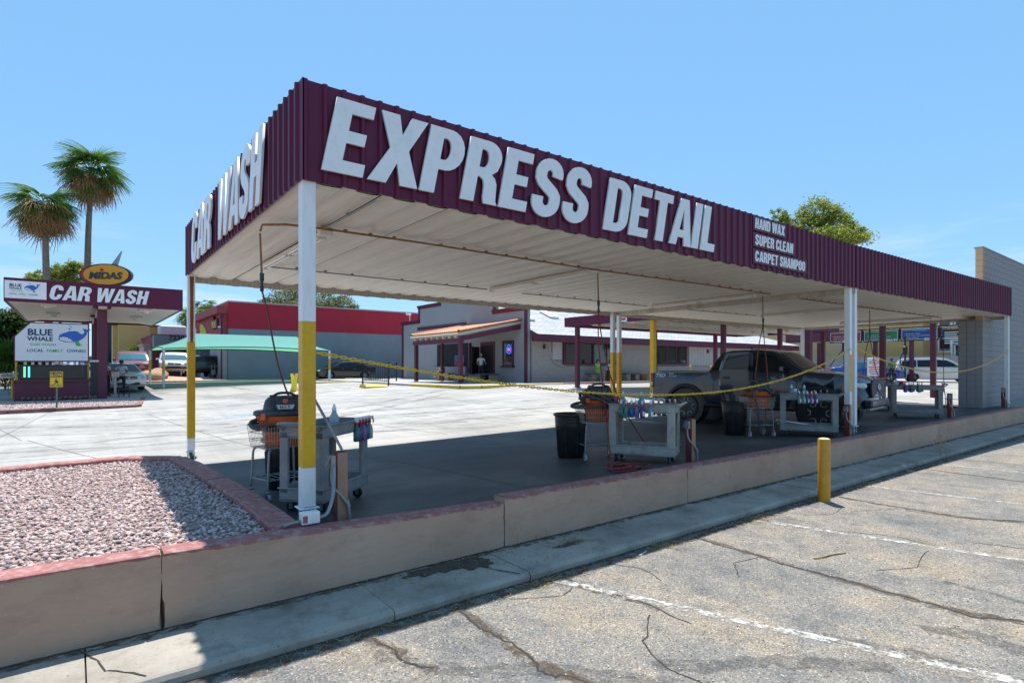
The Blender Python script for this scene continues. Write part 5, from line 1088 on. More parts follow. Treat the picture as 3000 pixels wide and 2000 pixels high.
minivan('red minivan parked nose out in front of the tan wall', G(3.3, 49.5, .35), R(-94), paint('red', (.17,.012,.02)), glass_blue)
minivan('white minivan stopped below the menu boards', G(50.3, 14.3), R(-66), paint('white', (.66,.67,.68)))
suvp = [(-2.2,.5),(-2.24,.75),(-2.2,1.15),(-2.1,1.62),(-1.8,1.74),(0,1.76),(.4,1.70),(1.0,1.20),(1.7,1.10),(2.05,1.0),(2.2,.80),(2.2,.5),(1.95,.36)]+ar2(1.35,.42,.38,.36)+[(.8,.36),(-.8,.36)]+ar2(-1.3,.42,.38,.36)+[(-1.95,.42)]
SV, d_, p_ = car('suv', 'silver suv parked nose out behind the sandy berm', 'suv', G(5.8, 48.8, .3), R(-96), 1.92, suvp, (1.35, -1.3), .37, paint('silver', (.52,.52,.52)), [[(-1.9,1.2),(-1.85,1.58),(-.9,1.62),(-.9,1.18)], [(-.82,1.18),(-.82,1.62),(0,1.63),(.35,1.56),(.75,1.2)]], (.98,1.24,.44,1.64), None, .16, 1.15, 1.76, glass=glass_blue)
dress(SV, -2.2, 2.2, .92, 1.0, 1.92)
for s_ in (-1, 1): m = MB(); m.cb((.6, s_*1.05, 1.22), (.14, .2, .14), .04); m.build('side_mirror', MATS['paint_silver'], SV); m = MB(); m.tube([(-1.6, s_*.66, 1.79), (.1, s_*.66, 1.80)], .015, 6); m.build('roof_rail', trim_blk, SV)
m = MB(); m.cb((2.2, 0, .62), (.10, 1.6, .18), .03); m.build('bumper', trim_blk, SV)
c2, d_, p_ = car('sedan', 'dark blue sedan parked beside the red minivan', 'car', G(1.2, 51.8, .3), R(-84), 1.8, sedan(), (1.42, -1.38), .325, paint('navy', (.01,.016,.03)), [[(-1.0,1.02),(-.9,1.33),(-.42,1.40),(-.42,1.02)], [(-.36,1.02),(-.36,1.40),(.14,1.40),(.5,1.34),(1.02,1.02)]], (1.22,1.02,.58,1.385), (-1.66,1.12,-1.08,1.365), .2, 1.0, 1.46); dress(c2, -2.38, 2.36, .70, .88, 1.8)
c3, d_, p_ = car('suv', 'black suv seen from behind next to the garage front', 'suv', G(7.7, 50.4, .15), R(95), 1.92, suvp, (1.35, -1.3), .37, paint('soot', (.012,.012,.014)), [[(-1.9,1.2),(-1.85,1.58),(-.9,1.62),(-.9,1.18)], [(-.82,1.18),(-.82,1.62),(0,1.63),(.35,1.56),(.75,1.2)]], (.98,1.24,.44,1.64), (-2.17,1.25,-2.1,1.6), .16, 1.15, 1.76); dress(c3, -2.2, 2.2, .92, 1.0, 1.92)
c4, d_, p_ = car('sedan', 'pale car in the lane behind the kiosk counter', 'car', G(1.75, 37.2), R(-80), 1.8, sedan(), (1.42, -1.38), .325, paint('pearl', (.55,.57,.58)), [[(-1.0,1.02),(-.9,1.33),(-.42,1.40),(-.42,1.02)], [(-.36,1.02),(-.36,1.40),(.14,1.40),(.5,1.34),(1.02,1.02)]], (1.22,1.02,.58,1.385), (-1.66,1.12,-1.08,1.365), .2, 1.0, 1.46, glass=glass_blue); dress(c4, -2.38, 2.36, .70, .88, 1.8)
c5, d_, p_ = car('sedan', 'bright blue car beside the red lettered notice board', 'car', G(46.2, 17.4), R(-60), 1.8, sedan(), (1.42, -1.38), .325, paint('blue', (.008,.06,.30)), [[(-1.0,1.02),(-.9,1.33),(-.42,1.40),(-.42,1.02)], [(-.36,1.02),(-.36,1.40),(.14,1.40),(.5,1.34),(1.02,1.02)]], (1.22,1.02,.58,1.385), (-1.66,1.12,-1.08,1.365), .2, 1.0, 1.46, glass=glass_blue); dress(c5, -2.38, 2.36, .70, .88, 1.8)
# ---------------------------------------------------------------- store with stepped parapet, tiled porch and shingle roof
stucco_grey = M('stucco_grey', (.33,.325,.335), .85, var=.06, scale=1, bump=.2, bscale=40, dirt=((.25,.24,.24), .4, 2)); maroon_trim = M('maroon_trim', (.105,.013,.04), .5, var=.08, scale=3)
brick_m = M('painted_brick', (.40,.375,.345), .75, var=.08, scale=8, dirt=((.28,.26,.24), .5, 5), bump=.2, bscale=50); mortar_m = M('brick_mortar', (.21,.195,.18), .9, var=.1, scale=20)
store_glass = M('store_glass', (.02,.03,.028), .04, var=0, spec=.9); tile_m = M('clay_tile', (.52,.20,.085), .7, var=.22, scale=6, dirt=((.30,.12,.06), .6, 4)); cream = M('cream_paint', (.60,.54,.45), .6, var=.06, scale=3)
def _shingle(t, b, n, l):
    co = n('ShaderNodeTexCoord').outputs['UV'] if False else n('ShaderNodeTexCoord').outputs['Object']
    br = n('ShaderNodeTexBrick'); br.inputs['Scale'].default_value = 1; br.inputs['Brick Width'].default_value = .42; br.inputs['Row Height'].default_value = .16; br.inputs['Mortar Size'].default_value = .012
    br.inputs['Color1'].default_value = (.46,.47,.48,1); br.inputs['Color2'].default_value = (.60,.60,.60,1); br.inputs['Mortar'].default_value = (.26,.27,.28,1); l(co, br.inputs[0])
    l(br.outputs[0], b.inputs['Base Color']); b.inputs['Roughness'].default_value = .85; bumpn(n, l, b, br.outputs[1], -.4, .01)
shingle = surf('shingle_grey', _shingle)
ST = thing('store_building', 'grey store with stepped maroon capped parapet, tiled porch and pale shingle roof', 'building', (20.58, 25.5, 1.0))
SO = Vector((20.58, 25.5, 1.0))
def sp(name, mb, mat, parent=ST): o = mb.build(name, mat, parent, None if parent is not ST else -SO); return o
# gable facade (plane x = 20.58) as stepped prism in (y,z)
steps = [(25.5,.6),(41.0,.6),(41.0,5.36),(38.3,5.36),(38.3,6.42),(35.2,6.42),(35.2,7.3),(31.8,7.3),(31.8,6.42),(28.6,6.42),(28.6,5.36),(25.5,5.36)]
m = MB(); m.prism(steps, 'x', 20.58, 20.9); sp('facade_wall', m, stucco_grey)
for y0, y1, z in ((25.35,28.75,5.36),(28.5,31.95,6.42),(31.7,35.3,7.3),(35.1,38.45,6.42),(38.2,41.15,5.36)):
    m = MB(); m.prism([(20.42,z+.12),(20.97,z+.12),(20.97,z),(20.60,z-.12),(20.52,z-.12)], 'y', y0, y1); sp('parapet_cap', m, maroon_trim)
for y, z0_, z1_ in ((25.5,1.05,5.3),(28.6,5.3,6.4),(41.0,1.05,5.3),(38.3,5.3,6.4)): m = MB(); m.bx(20.52, 20.62, y-.10, y+.10, z0_, z1_); sp('corner_trim', m, maroon_trim)
m = MB(); m.bx(20.50, 20.575, 31.8, 38.5, 4.72, 4.92); sp('facade_band', m, maroon_trim)
# porch
m = MB(); m.prism([(16.35,3.80),(20.575,4.62),(20.575,4.50),(16.35,3.66)], 'y', 25.95, 31.35); sp('porch_deck', m, cream)
tl = MB(); k = 8; vs_ = [(0 if e == 0 else .46, .105*math.cos(math.pi*i/k)*(1 if e == 0 else .86), .085*math.sin(math.pi*i/k)) for e in (0, 1) for i in range(k+1)]
tl.add(vs_, [(i, i+1, k+2+i, k+1+i) for i in range(k)], True); tl.add([(v[0], v[1]*.85, v[2]*.85-.002) for v in vs_], [(k+1+i, k+2+i, i+1, i) for i in range(k)], True); TILE = tl.mesh('roof_tile', tile_m)
sl = math.atan2(.82, 4.225)
for c_ in range(24):
    for r_ in range(10):
        o = link('roof_tile', TILE, ST); x = 16.30+r_*.425; y = 26.06+c_*.223; o.matrix_local = Matrix.Translation((x-SO.x, y-SO.y, 3.80+(x-16.35)*math.tan(sl)+.03-SO.z)) @ Matrix.Rotation(-sl, 4, 'Y')
for r_ in range(10):
    for y in (25.93, 31.38): o = link('rake_tile', TILE, ST); x = 16.30+r_*.425; o.matrix_local = Matrix.Translation((x-SO.x, y-SO.y, 3.80+(x-16.35)*math.tan(sl)+.075-SO.z)) @ Matrix.Rotation(-sl, 4, 'Y') @ Matrix.Scale(1.25, 4)
m = MB(); m.cyl((16.28, 25.95, 3.74), (16.28, 31.4, 3.74), .06, None, 10); sp('gutter', m, cream)
for k in range(8): m = MB(); m.prism([(16.32,3.66),(16.9,3.72),(16.9,3.56),(16.40,3.52),(16.32,3.58)], 'y', 26.3+k*.66, 26.42+k*.66); sp('rafter_tail', m, cream)
m = MB(); m.bx(16.42, 16.64, 25.95, 31.4, 3.28, 3.52); sp('porch_beam', m, maroon_trim); m = MB(); m.prism([(16.45,3.35),(20.56,4.16),(20.56,4.42),(16.45,3.6)], 'y', 25.97, 26.12); sp('rake_beam', m, maroon_trim)
for y in (26.12, 31.15): m = MB(); m.cb((16.53, y, 2.18), (.2, .2, 2.2), .01); sp('porch_post', m, maroon_trim)
for x_, y_ in ((18.4, 31.2), (20.5, 31.25)): m = MB(); m.cb((x_, y_, 2.3), (.16, .16, 2.45), .01); sp('porch_post', m, maroon_trim)
# openings: dark room bay, door, window
dark_in = M('dark_interior', (.02,.02,.022), .9, var=.2, scale=2); m = MB(); m.bx(20.545, 20.575, 31.6, 35.6, 2.0, 3.55); sp('wash_tunnel_opening', m, dark_in)
m = MB(); m.bx(20.52, 20.543, 32.0, 33.2, 2.0, 2.75); tb = sp('panel_blue', m, M('tunnel_blue', (.03,.13,.30), .6, var=.1)); m = MB(); m.bx(20.50, 20.519, 32.0, 33.2, 2.0, 2.35); sp('panel_red', m, M('tunnel_red', (.35,.03,.03), .6, var=.1))
m = MB(); m.bx(20.3, 20.5, 31.5, 36.2, 1.05, 1.98); sp('half_wall', m, stucco_grey)
m = MB(); m.bx(20.53, 20.578, 28.55, 30.1, 1.06, 3.52); DF = sp('door_frame', m, maroon_trim); m = MB(); m.bx(20.515, 20.529, 28.75, 29.9, 1.08, 3.3); m.build('door_opening', dark_in, DF)
m = MB(); m.cb((20.10, 30.0, 2.16), (.85, .05, 2.15), .01, R(20)); dl = sp('door_leaf', m, trim_blk); m = MB(); m.cb((20.10, 29.965, 2.3), (.6, .012, 1.6), .004, R(20)); m.build('door_glass', store_glass, dl, None).parent = dl
def window(parent, axis, c, w, h, mat_f, mull=0, sill=True, fr=.09, off=.03):
    """framed window on plane normal -x ('x') or -y ('y'); c = centre on the wall face"""
    f = MB()
    def bx(a0, a1, z0_, z1_, d0, d1):
        b = MB(); (b.bx(c[0]-d1, c[0]-d0, c[1]+a0, c[1]+a1, c[2]+z0_, c[2]+z1_) if axis == 'x' else b.bx(c[0]+a0, c[0]+a1, c[1]-d1, c[1]-d0, c[2]+z0_, c[2]+z1_)); return b
    for a0, a1, z0_, z1_ in ((-w/2,w/2,h/2-fr,h/2),(-w/2,w/2,-h/2,-h/2+fr),(-w/2,-w/2+fr,-h/2+fr,h/2-fr),(w/2-fr,w/2,-h/2+fr,h/2-fr)):
        q = bx(a0, a1, z0_, z1_, 0, .07+off); f.add(q.v, q.f)
    o = f.build('window', mat_f, parent, None if parent.parent else -parent.location)
    n = mull+1; pw = (w-2*fr)/n
    for i in range(n):
        bx(-w/2+fr+i*pw+(.04 if i else 0), -w/2+fr+(i+1)*pw-(.04 if i < n-1 else 0), -h/2+fr, h/2-fr, .0, .03+off).build('pane', store_glass, o)
        if i: bx(-w/2+fr+i*pw-.04, -w/2+fr+i*pw+.04, -h/2+fr, h/2-fr, .0, .06+off).build('mullion', mat_f, o)
    if sill: bx(-w/2-.08, w/2+.08, -h/2-.12, -h/2, .0, .16+off).build('sill', mat_f, o)
    return o
window(ST, 'x', (20.58, 27.15, 2.78), 1.05, 1.5, maroon_trim)
# neon ring in that window
nr = MB(); nr.tube([(20.47, 26.98+.20*math.cos(t), 3.0+.26*math.sin(t)) for t in [2*math.pi*k/20 for k in range(20)]], .014, 6, True); sp('neon_ring', nr, M('neon_blue', (.03,.08,1.0), .4, var=0, emit=2.2)); nr = MB(); nr.cyl((20.475, 26.98, 3.0), (20.462, 26.98, 3.0), .10, None, 12); sp('neon_core', nr, M('neon_red', (.9,.12,.1), .4, var=0, emit=.9))
# long brick wall (plane y = 25.5) with windows
WB = MB(); WB.bx(20.95, 50.6, 25.5, 25.8, .7, 3.6); sp('side_wall', WB, mortar_m)
bk = MB()
def bricks(x0, x1, z0_, z1_, holes):
    r = 0; z = z0_
    while z < z1_-.03:
        x = x0-(.105 if r % 2 else 0)
        while x < x1:
            a, b = max(x, x0), min(x+.20, x1)
            if b-a > .04 and not any(h[0]-.02 < (a+b)/2 < h[1]+.02 and h[2]-.02 < z+.03 < h[3]+.02 for h in holes):
                bk.add([(a,25.497,z),(b,25.497,z),(b,25.488,z),(a,25.488,z),(a,25.497,z+.066),(b,25.497,z+.066),(b,25.488,z+.066),(a,25.488,z+.066)], [(3,2,6,7),(4,7,6,5),(0,1,2,3),(0,3,7,4),(1,5,6,2)])
            x += .21
        z += .076; r += 1
HL = [(23.4,28.6,2.05,3.6),(31.95,36.0,2.05,3.6),(36.0,45,2.0,3.6),(22.55,23.4,2.3,3.6)]
bricks(21.0, 46, 1.02, 3.5, HL); sp('bricks', bk, brick_m)['kind'] = 'stuff'
m = MB(); m.bx(36.05, 45, 25.46, 25.498, 2.05, 3.5); sd_ = sp('board_siding', m, M('siding_grey', (.45,.435,.43), .7, var=.06, scale=3))
for k in range(24): m = MB(); m.bx(36.05+k*.37, 36.07+k*.37, 25.452, 25.4595, 2.05, 3.5); m.build('siding_groove', mortar_m, sd_)
m = MB(); m.bx(22.6, 23.35, 25.47, 25.498, 2.4, 3.5); sp('board_siding', m, MATS['siding_grey'])
m = MB(); m.tube(smooth([(22.3,25.47,3.5),(22.35,25.47,3.0),(22.6,25.47,2.4),(23.1,25.47,2.08),(23.6,25.47,2.0)], 6), .07, 6); sp('curved_brick_edge', m, brick_m)
window(ST, 'y', (26.0, 25.5, 2.82), 5.1, 1.4, maroon_trim, 3, False); window(ST, 'y', (33.95, 25.5, 2.82), 3.6, 1.4, maroon_trim, 2, False)
for x_ in (21.9, 38.4): m = MB(); m.cb((x_, 25.42, 3.15), (.10, .14, .26), .02); sp('wall_lamp', m, trim_blk)
m = MB(); m.bx(20.62, 51.6, 24.85, 25.0, 3.42, 3.86); sp('eave_fascia', m, maroon_trim); m = MB(); m.bx(20.95, 51.5, 25.0, 25.5, 3.48, 3.52); sp('soffit', m, cream)
# shingle roof: front slope as stepped courses, hip at far end
rf = MB(); nr_ = 40; run, rise = 8.0, 3.35
for i in range(nr_):
    y0 = 24.83+run*i/nr_; y1 = 24.83+run*(i+1)/nr_; z0_ = 3.84+rise*i/nr_+.02; z1_ = 3.84+rise*(i+1)/nr_; xr0 = 51.7-14.0*i/nr_; xr1 = 51.7-14.0*(i+1)/nr_
    rf.add([(20.9,y0,z0_),(xr0,y0,z0_),(xr1,y1,z1_),(20.9,y1,z1_),(20.9,y0,z0_-.02),(xr0,y0,z0_-.02)], [(0,1,2,3),(4,5,1,0)])
rf.add([(51.7,24.83,3.84),(51.7,41,3.84),(37.7,32.83,7.2)], [(0,1,2)]); rf.add([(20.9,32.83,7.2),(37.7,32.83,7.2),(51.7,41,3.84),(20.9,41,3.84)], [(0,1,2,3)])
ro = sp('shingle_roof', rf, shingle)
for x_, y_ in ((22.2, 27.6), (24.9, 28.4)): m = MB(); m.cb((0,0,0), (.75, 1.3, .14), .04); q = m.build('skylight', white_pl, ro); q.matrix_local = Matrix.Translation((x_, y_, 3.84+(y_-24.83)*rise/run+.10)) @ Matrix.Rotation(math.atan2(rise, run), 4, 'X')
m = MB(); m.bx(51.4, 51.55, 25.0, 41, 3.42, 3.84); sp('eave_fascia', m, maroon_trim)
m = MB(); m.cyl((20.45, 39.6, 5.5), (20.45, 39.6, 5.95), .03, None, 8); m.cb((20.35, 39.6, 6.0), (.5, .16, .15), .03, R(25)); tag(m.build('security_camera', white_pl), 'white security camera on the parapet of the grey store', 'camera')
# walk in front of the store with painted kerb
m = MB(); WK = [(13.9,27.6),(14.55,22.75),(15.3,22.35),(21.8,23.35),(60,23.6),(60,26),(20.6,26),(20.6,42),(14.2,42)]
m.prism(WK, 'z', .6, 1.06); struct(m.build('store_walk', M('walk_concrete', (.36,.35,.335), .85, var=.1, scale=1.5, bump=.2, bscale=40)))
kerb_y = M('kerb_yellow', (.58,.40,.02), .6, var=.12, scale=3, dirt=((.3,.25,.1), .6, 6)); kerb_r = M('kerb_rust', (.27,.11,.08), .7, var=.12, scale=3, dirt=((.4,.25,.2), .5, 6))
KY = thing('walk_kerb', 'painted kerb of the store walk, yellow at the corner and rust red beyond', 'kerb', (14.5, 22.8, .9)); kerb(KY, [(13.95,26.9),(14.25,24.5),(14.5,22.9),(15.3,22.32),(17.6,22.62),(19.8,23.0),(21.3,23.25)], .2, .5, 1.075, kerb_y, 'kerb_piece', (14.5,22.8,.9)); kerb(KY, [(21.3,23.25),(24.5,23.45),(30,23.55),(36,23.58),(46,23.6)], .2, .5, 1.075, kerb_r, 'kerb_piece', (14.5,22.8,.9))
m = MB(); m.prism([(0,0),(.9,0),(.9,.05),(.75,.15),(.15,.15),(0,.05)], 'x', -.6, .6); o = m.build('ramp_kerb', kerb_y); o.location = (12.3, 27.4, float(gz(12.3, 27.4))); tag(o, 'short yellow ramp kerb beside the black railing', 'kerb')
m = MB(); m.cb((0,0,.06), (1.8,.16,.12), .03); o = m.build('wheel_stop', M('stop_concrete', (.4,.38,.35), .85, var=.1), None, G(17.2, 42.2), .1); tag(o, 'concrete wheel stop near the black sedan', 'wheel stop'); m = MB(); m.cb((0,0,.04), (2.6,.5,.08), .03); o = m.build('speed_hump', kerb_y, None, G(12.6, 35.0), 0); tag(o, 'low yellow speed hump in front of the black sedan', 'speed hump')
# black picket railing
FN = thing('picket_railing', 'black iron picket railing left of the tiled porch', 'railing', G(13.6, 29, .1)); fo = Vector(FN.location)
def rail(a, b, n):
    a = Vector(a); b = Vector(b)
    for z in (.18, 1.05): m = MB(); m.cyl(a+Vector((0,0,z))-fo, b+Vector((0,0,z))-fo, .022, None, 6); m.build('rail', trim_blk, FN)
    for k in range(n+1):
        p = a.lerp(b, k/n)-fo; m = MB(); m.cyl(p+Vector((0,0,.1 if k not in (0, n) else -.1)), p+Vector((0,0,1.08 if k not in (0, n) else 1.18)), .012 if k not in (0, n) else .045, None, 6); m.build('picket' if k not in (0, n) else 'rail_post', trim_blk, FN)
rail((13.2,31.4,1.05), (13.35,28.3,1.02), 14); rail((13.2,31.4,1.05), (16.4,33.6,1.08), 14)
# benches, planters, pots
stone = M('bench_stone', (.33,.26,.20), .9, var=.2, scale=12, bump=.6, bscale=60)
def bench(label, loc, rz, L_=1.7):
    b = thing('stone_bench', label, 'bench', loc, rz, 'stone benches along the store'); m = MB(); m.cb((0,0,.46), (L_,.5,.07), .015); m.build('seat', M('bench_top', (.10,.10,.10), .7, var=.1), b)
    for a in (-1, 1): m = MB(); m.prism([(-.16,0),(.16,0),(.20,.42),(-.20,.42)], 'y', -.2, .2); m.xf(Matrix.Translation((a*L_*.34,0,0))); m.build('leg', stone, b)
bench('stone bench with the seated reader on the porch', (19.4, 32.6, 1.06), R(90)); bench('stone bench below the neon window', (19.6, 28.0, 1.06), R(90), 1.9); bench('stone bench in front of the open shop door', (17.6, 27.2, 1.06), R(95), 1.9)
bench('stone bench under the long window with two people', (26.2, 24.95, 1.06), 0, 2.4); bench('empty stone bench beside the clay pot', (29.0, 24.95, 1.06), 0, 1.3)
pt = MB(); pt.lathe([(.20,0),(.30,.32),(.36,.40),(.36,.46),(.30,.46),(.28,.38)], 16); o = pt.build('clay_pot', M('clay_pot', (.33,.16,.09), .8, var=.15), None, (30.2, 24.9, 1.06)); tag(o, 'empty clay pot at the end of the empty stone bench', 'pot')
for k in range(3):
    b_ = thing('short_bollard', ['yellow bollard below the right edge of the second window', 'yellow bollard in front of the board siding', 'yellow bollard nearest the brick corner of the second window'][k], 'bollard', (36.5+(0, 2.6, -2.5)[k], 23.9, 1.06), 0, 'yellow bollards along the store wall'); m = MB(); m.lathe([(.085,0),(.085,.92),(.07,.98),(.001,1.0)], 14); m.build('pipe', post_yellow, b_)
# ---------------------------------------------------------------- maroon drying canopy
DC = thing('drying_canopy', 'low maroon canopy with white deck between the store and the detail canopy', 'canopy', (18.7, 14.4, .9)); DO = Vector(DC.location)
def dp(name, mb, mat): return mb.build(name, mat, DC, -DO+Vector((.4, 0, 0)))
for a in ((18.65,18.72,14.3,20.6),(18.72,33.9,14.3,14.37),(18.72,33.9,20.53,20.6),(33.9,33.97,14.3,20.6)): m = MB(); m.bx(*a, 3.92, 4.36); dp('fascia', m, maroon)
for k in range(int(15.2/.9)): m = MB(); m.prism([(0,0),(.05,.03),(.86,.03),(.895,0),(.895,.05),(0,.05)], 'y', 14.38, 20.52); q = dp('deck_panel', m, pan_white); q.location += Vector((18.73+k*.9, 0, 4.05))
for y in (16.4, 18.5): m = MB(); m.bx(18.8, 33.8, y-.09, y+.09, 3.86, 4.045); dp('beam', m, pan_white)
for x_ in (22, 27, 32): m = MB(); m.cb((x_, 17.4, 4.0), (.12, 2.4, .07), .01); dp('lamp_housing', m, pan_white)
def mpost(x, y, w=.19, mat=maroon_trim, zt=3.95, name='post'): z = float(gz(x, y)); m = MB(); m.cb((x, y, (z+zt)/2), (w, w, zt-z), .008); q = dp(name, m, mat); m = MB(); m.cb((x, y, z+.012), (w+.12, w+.12, .024), .004); m.build('foot_plate', galv, q)
for x_ in (19.15, 25.1, 30.9): mpost(x_, 20.2)
for x_ in (23.1, 28.2, 33): mpost(x_, 14.75)
mpost(18.85, 15.35, .2, post_yellow)
m = MB(); m.bx(18.64, 18.648, 16.6, 17.0, 3.93, 4.33); q = dp('notice', m, white_pl); [(lambda k_: (k_.bx(18.632, 18.637, 16.68, 16.92, z_, z_+.1), k_.build('red_mark', lab_red, q)))(MB()) for z_ in (4.0, 4.16)]
for a, b, w in ((26.4,12.3,.26),(26.1,9.2,.19),(29.5,8.45,.19)):
    p_ = thing('steel_column', {26.4:'thick dark maroon column behind the pickup windshield', 26.1:'dark maroon column between the green menu board and the worker', 29.5:'dark maroon column in front of the white minivan'}[a], 'column', G(a, b)); m = MB(); m.cb((0,0,1.7), (w,w,3.4), .008); m.build('shaft', maroon_trim, p_); m = MB(); m.cb((0,0,3.5), (w+.25,w+.6,.2), .01); m.build('cap_beam', maroon_trim, p_)
# ---------------------------------------------------------------- grey block building at the end of the canopies
cmu = M('block_paint_grey', (.265,.265,.275), .85, var=.05, scale=2, bump=.35, bscale=70, dirt=((.2,.2,.2), .4, 3)); cmu_j = M('block_joint', (.17,.17,.175), .9, var=.1, scale=9)
BB = thing('block_building', 'tall grey painted concrete block wall at the end of the canopies', 'building', (23.8, 5.45, .6)); bo_ = Vector(BB.location)
m = MB(); m.bx(.008, 22, .008, .19, -.3, 5.28); m.build('front_wall', cmu_j, BB); m = MB(); m.bx(.012, 6, .19, .66, -.3, 2.95); m.build('pier', cmu_j, BB)
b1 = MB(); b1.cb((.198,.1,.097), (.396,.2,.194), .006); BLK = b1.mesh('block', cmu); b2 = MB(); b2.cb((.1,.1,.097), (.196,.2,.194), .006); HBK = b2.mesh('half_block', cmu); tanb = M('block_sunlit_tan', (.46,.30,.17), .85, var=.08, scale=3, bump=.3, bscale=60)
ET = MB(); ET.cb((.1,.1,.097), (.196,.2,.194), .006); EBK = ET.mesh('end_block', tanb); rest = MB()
for r in range(27):
    z = r*.2-.1; off = .2 if r % 2 else 0
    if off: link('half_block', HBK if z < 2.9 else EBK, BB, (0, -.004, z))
    for c_ in range(54):
        x = off+c_*.4
        if c_ < 10: link('block', BLK, BB, (x, -.004, z))
        elif x < 21.5: rest.cb((x+.198, .097, z+.097), (.396, .2, .194), .006)
    if z < 2.75:
        for c_ in range(2):
            o = link('block', BLK, BB, (.20, .2+c_*.4-(.2 if r % 2 else 0) if c_ else .2, z), R(90)) if False else None
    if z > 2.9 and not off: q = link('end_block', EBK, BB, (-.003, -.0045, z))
rest.build('far_blocks', cmu, BB)['kind'] = 'stuff'
pr2 = MB(); pr2.cb((.1,.11,.097), (.2,.218,.194), .006); PBK = pr2.mesh('pier_block', cmu)
for r in range(15):
    for c_ in range(2): link('pier_block', PBK, BB, (-.004, .20+c_*.23, r*.2-.1))
m = MB(); m.bx(-.03, 22, -.02, .22, 5.29, 5.34); m.build('cap', cmu, BB)
# ---------------------------------------------------------------- kiosk with the lane canopy
_fw = Vector((math.cos(R(52.5)), math.sin(R(52.5)), 0)); _rt = Vector((math.sin(R(52.5)), -math.cos(R(52.5)), 0))
def at(px, py, Y=None, d=None):
    """survey point: direction measured in the photograph (3000 px wide), distance from plan (depth Y or range d)"""
    r = _fw+_rt*((px-1500)/1667); t = Y/r.y if d is None else d; return Vector((r.x*t, r.y*t, 1.95-(py-1075)/1667*t))
kz = .56
LC = thing('lane_canopy', 'flat maroon and white lane canopy lettered CAR WASH beside the kiosk', 'canopy', (.8, 30, kz)); lo = Vector(LC.location)
def lp(name, mb, mat, parent=LC): return mb.build(name, mat, parent, -lo)
kx0, kx1, ky0, ky1, kb, kt = -2.25, 3.92, 30.0, 42.5, 4.56, 5.50
kio_white = M('kiosk_white', (.62,.60,.57), .5, var=.06, scale=2, dirt=((.45,.42,.38), .5, 4))
for a in ((kx0,kx1,ky0,ky0+.1),(kx0,kx1,ky1-.1,ky1),(kx0,kx0+.1,ky0+.1,ky1-.1),(kx1-.1,kx1,ky0+.1,ky1-.1)): m = MB(); m.bx(*a, kb, kt); lp('fascia', m, maroon)
m = MB(); m.bx(kx0+.1, kx1-.1, ky0+.1, ky1-.1, kt-.3, kt-.2); lp('roof_deck', m, kio_white)
for k in range(24): m = MB(); m.prism([(ky0+.1+k*.516,4.66),(ky0+.1+k*.516+.5,4.66),(ky0+.1+k*.516+.5,4.70),(ky0+.1+k*.516,4.70)], 'x', kx0+.75, kx1-.75); lp('soffit_plank', m, kio_white)
for s_, x_ in ((1, kx0+.1), (-1, kx1-.1)): m = MB(); m.prism([(x_,kb+.02),(x_+s_*.66,4.66),(x_+s_*.66,4.72),(x_,kb+.08)], 'y', ky0+.1, ky1-.1); lp('soffit_slope', m, kio_white)
for x_, y_ in ((-.9,31.6),(2.6,31.6),(-.9,36.4),(2.6,36.4)): m = MB(); m.cb((x_,y_,4.60), (.55,.55,.12), .03); q = lp('soffit_lamp', m, kio_white); m = MB(); m.lathe([(.18,0),(.15,-.08),(.001,-.10)], 14, (x_,y_,4.54), caps=False); m.build('lamp_lens', lamp_clear, q)
for x_, y_, w in ((at(299,1000,31.2).x,31.2,.36),(at(299,1000,31.2).x,36.8,.36),(at(299,1000,31.2).x,42.0,.36)): m = MB(); m.cb((x_,y_,(kz+kb)/2+.05), (w,w,kb-kz+.1), .01); q = lp('column', m, maroon_trim); m = MB(); m.cb((x_,y_,kb+.03), (w+.3,w+.2,.08), .01); m.build('capital', maroon_trim, q); 
m = MB(); m.bx(at(299,1000,31.2).x-.15, at(299,1000,31.2).x+.15, ky0+.2, ky1-.2, 4.50, 4.655); lp('spine_beam', m, kio_white)
x0 = at(141,880,30).x; x1 = at(431,880,30).x; wA = at(256,880,30).x-x0-.14
cut_letters('CAR', .60, 1.36, letter_white, LC, (x0-.8, -.03, 4.72-kz), 0, .012); cut_letters('WASH', .60, 1.86, letter_white, LC, (at(277,880,30).x-.8, -.03, 4.72-kz), 0, .012)
m = MB(); lw = at(136,850,30).x-kx0-.03; m.bx(-lw, 0.0, -.022, -.002, -.33, .37); bs = m.build('logo_panel', letter_white, LC, (-.8+kx0+.03+lw, 0, 5.02-kz))
navy_t = M('print_navy', (.012,.03,.12), .5, var=0); green_t = M('print_green', (.06,.40,.08), .5, var=0); whale_b = M('print_blue', (.02,.12,.50), .5, var=0)
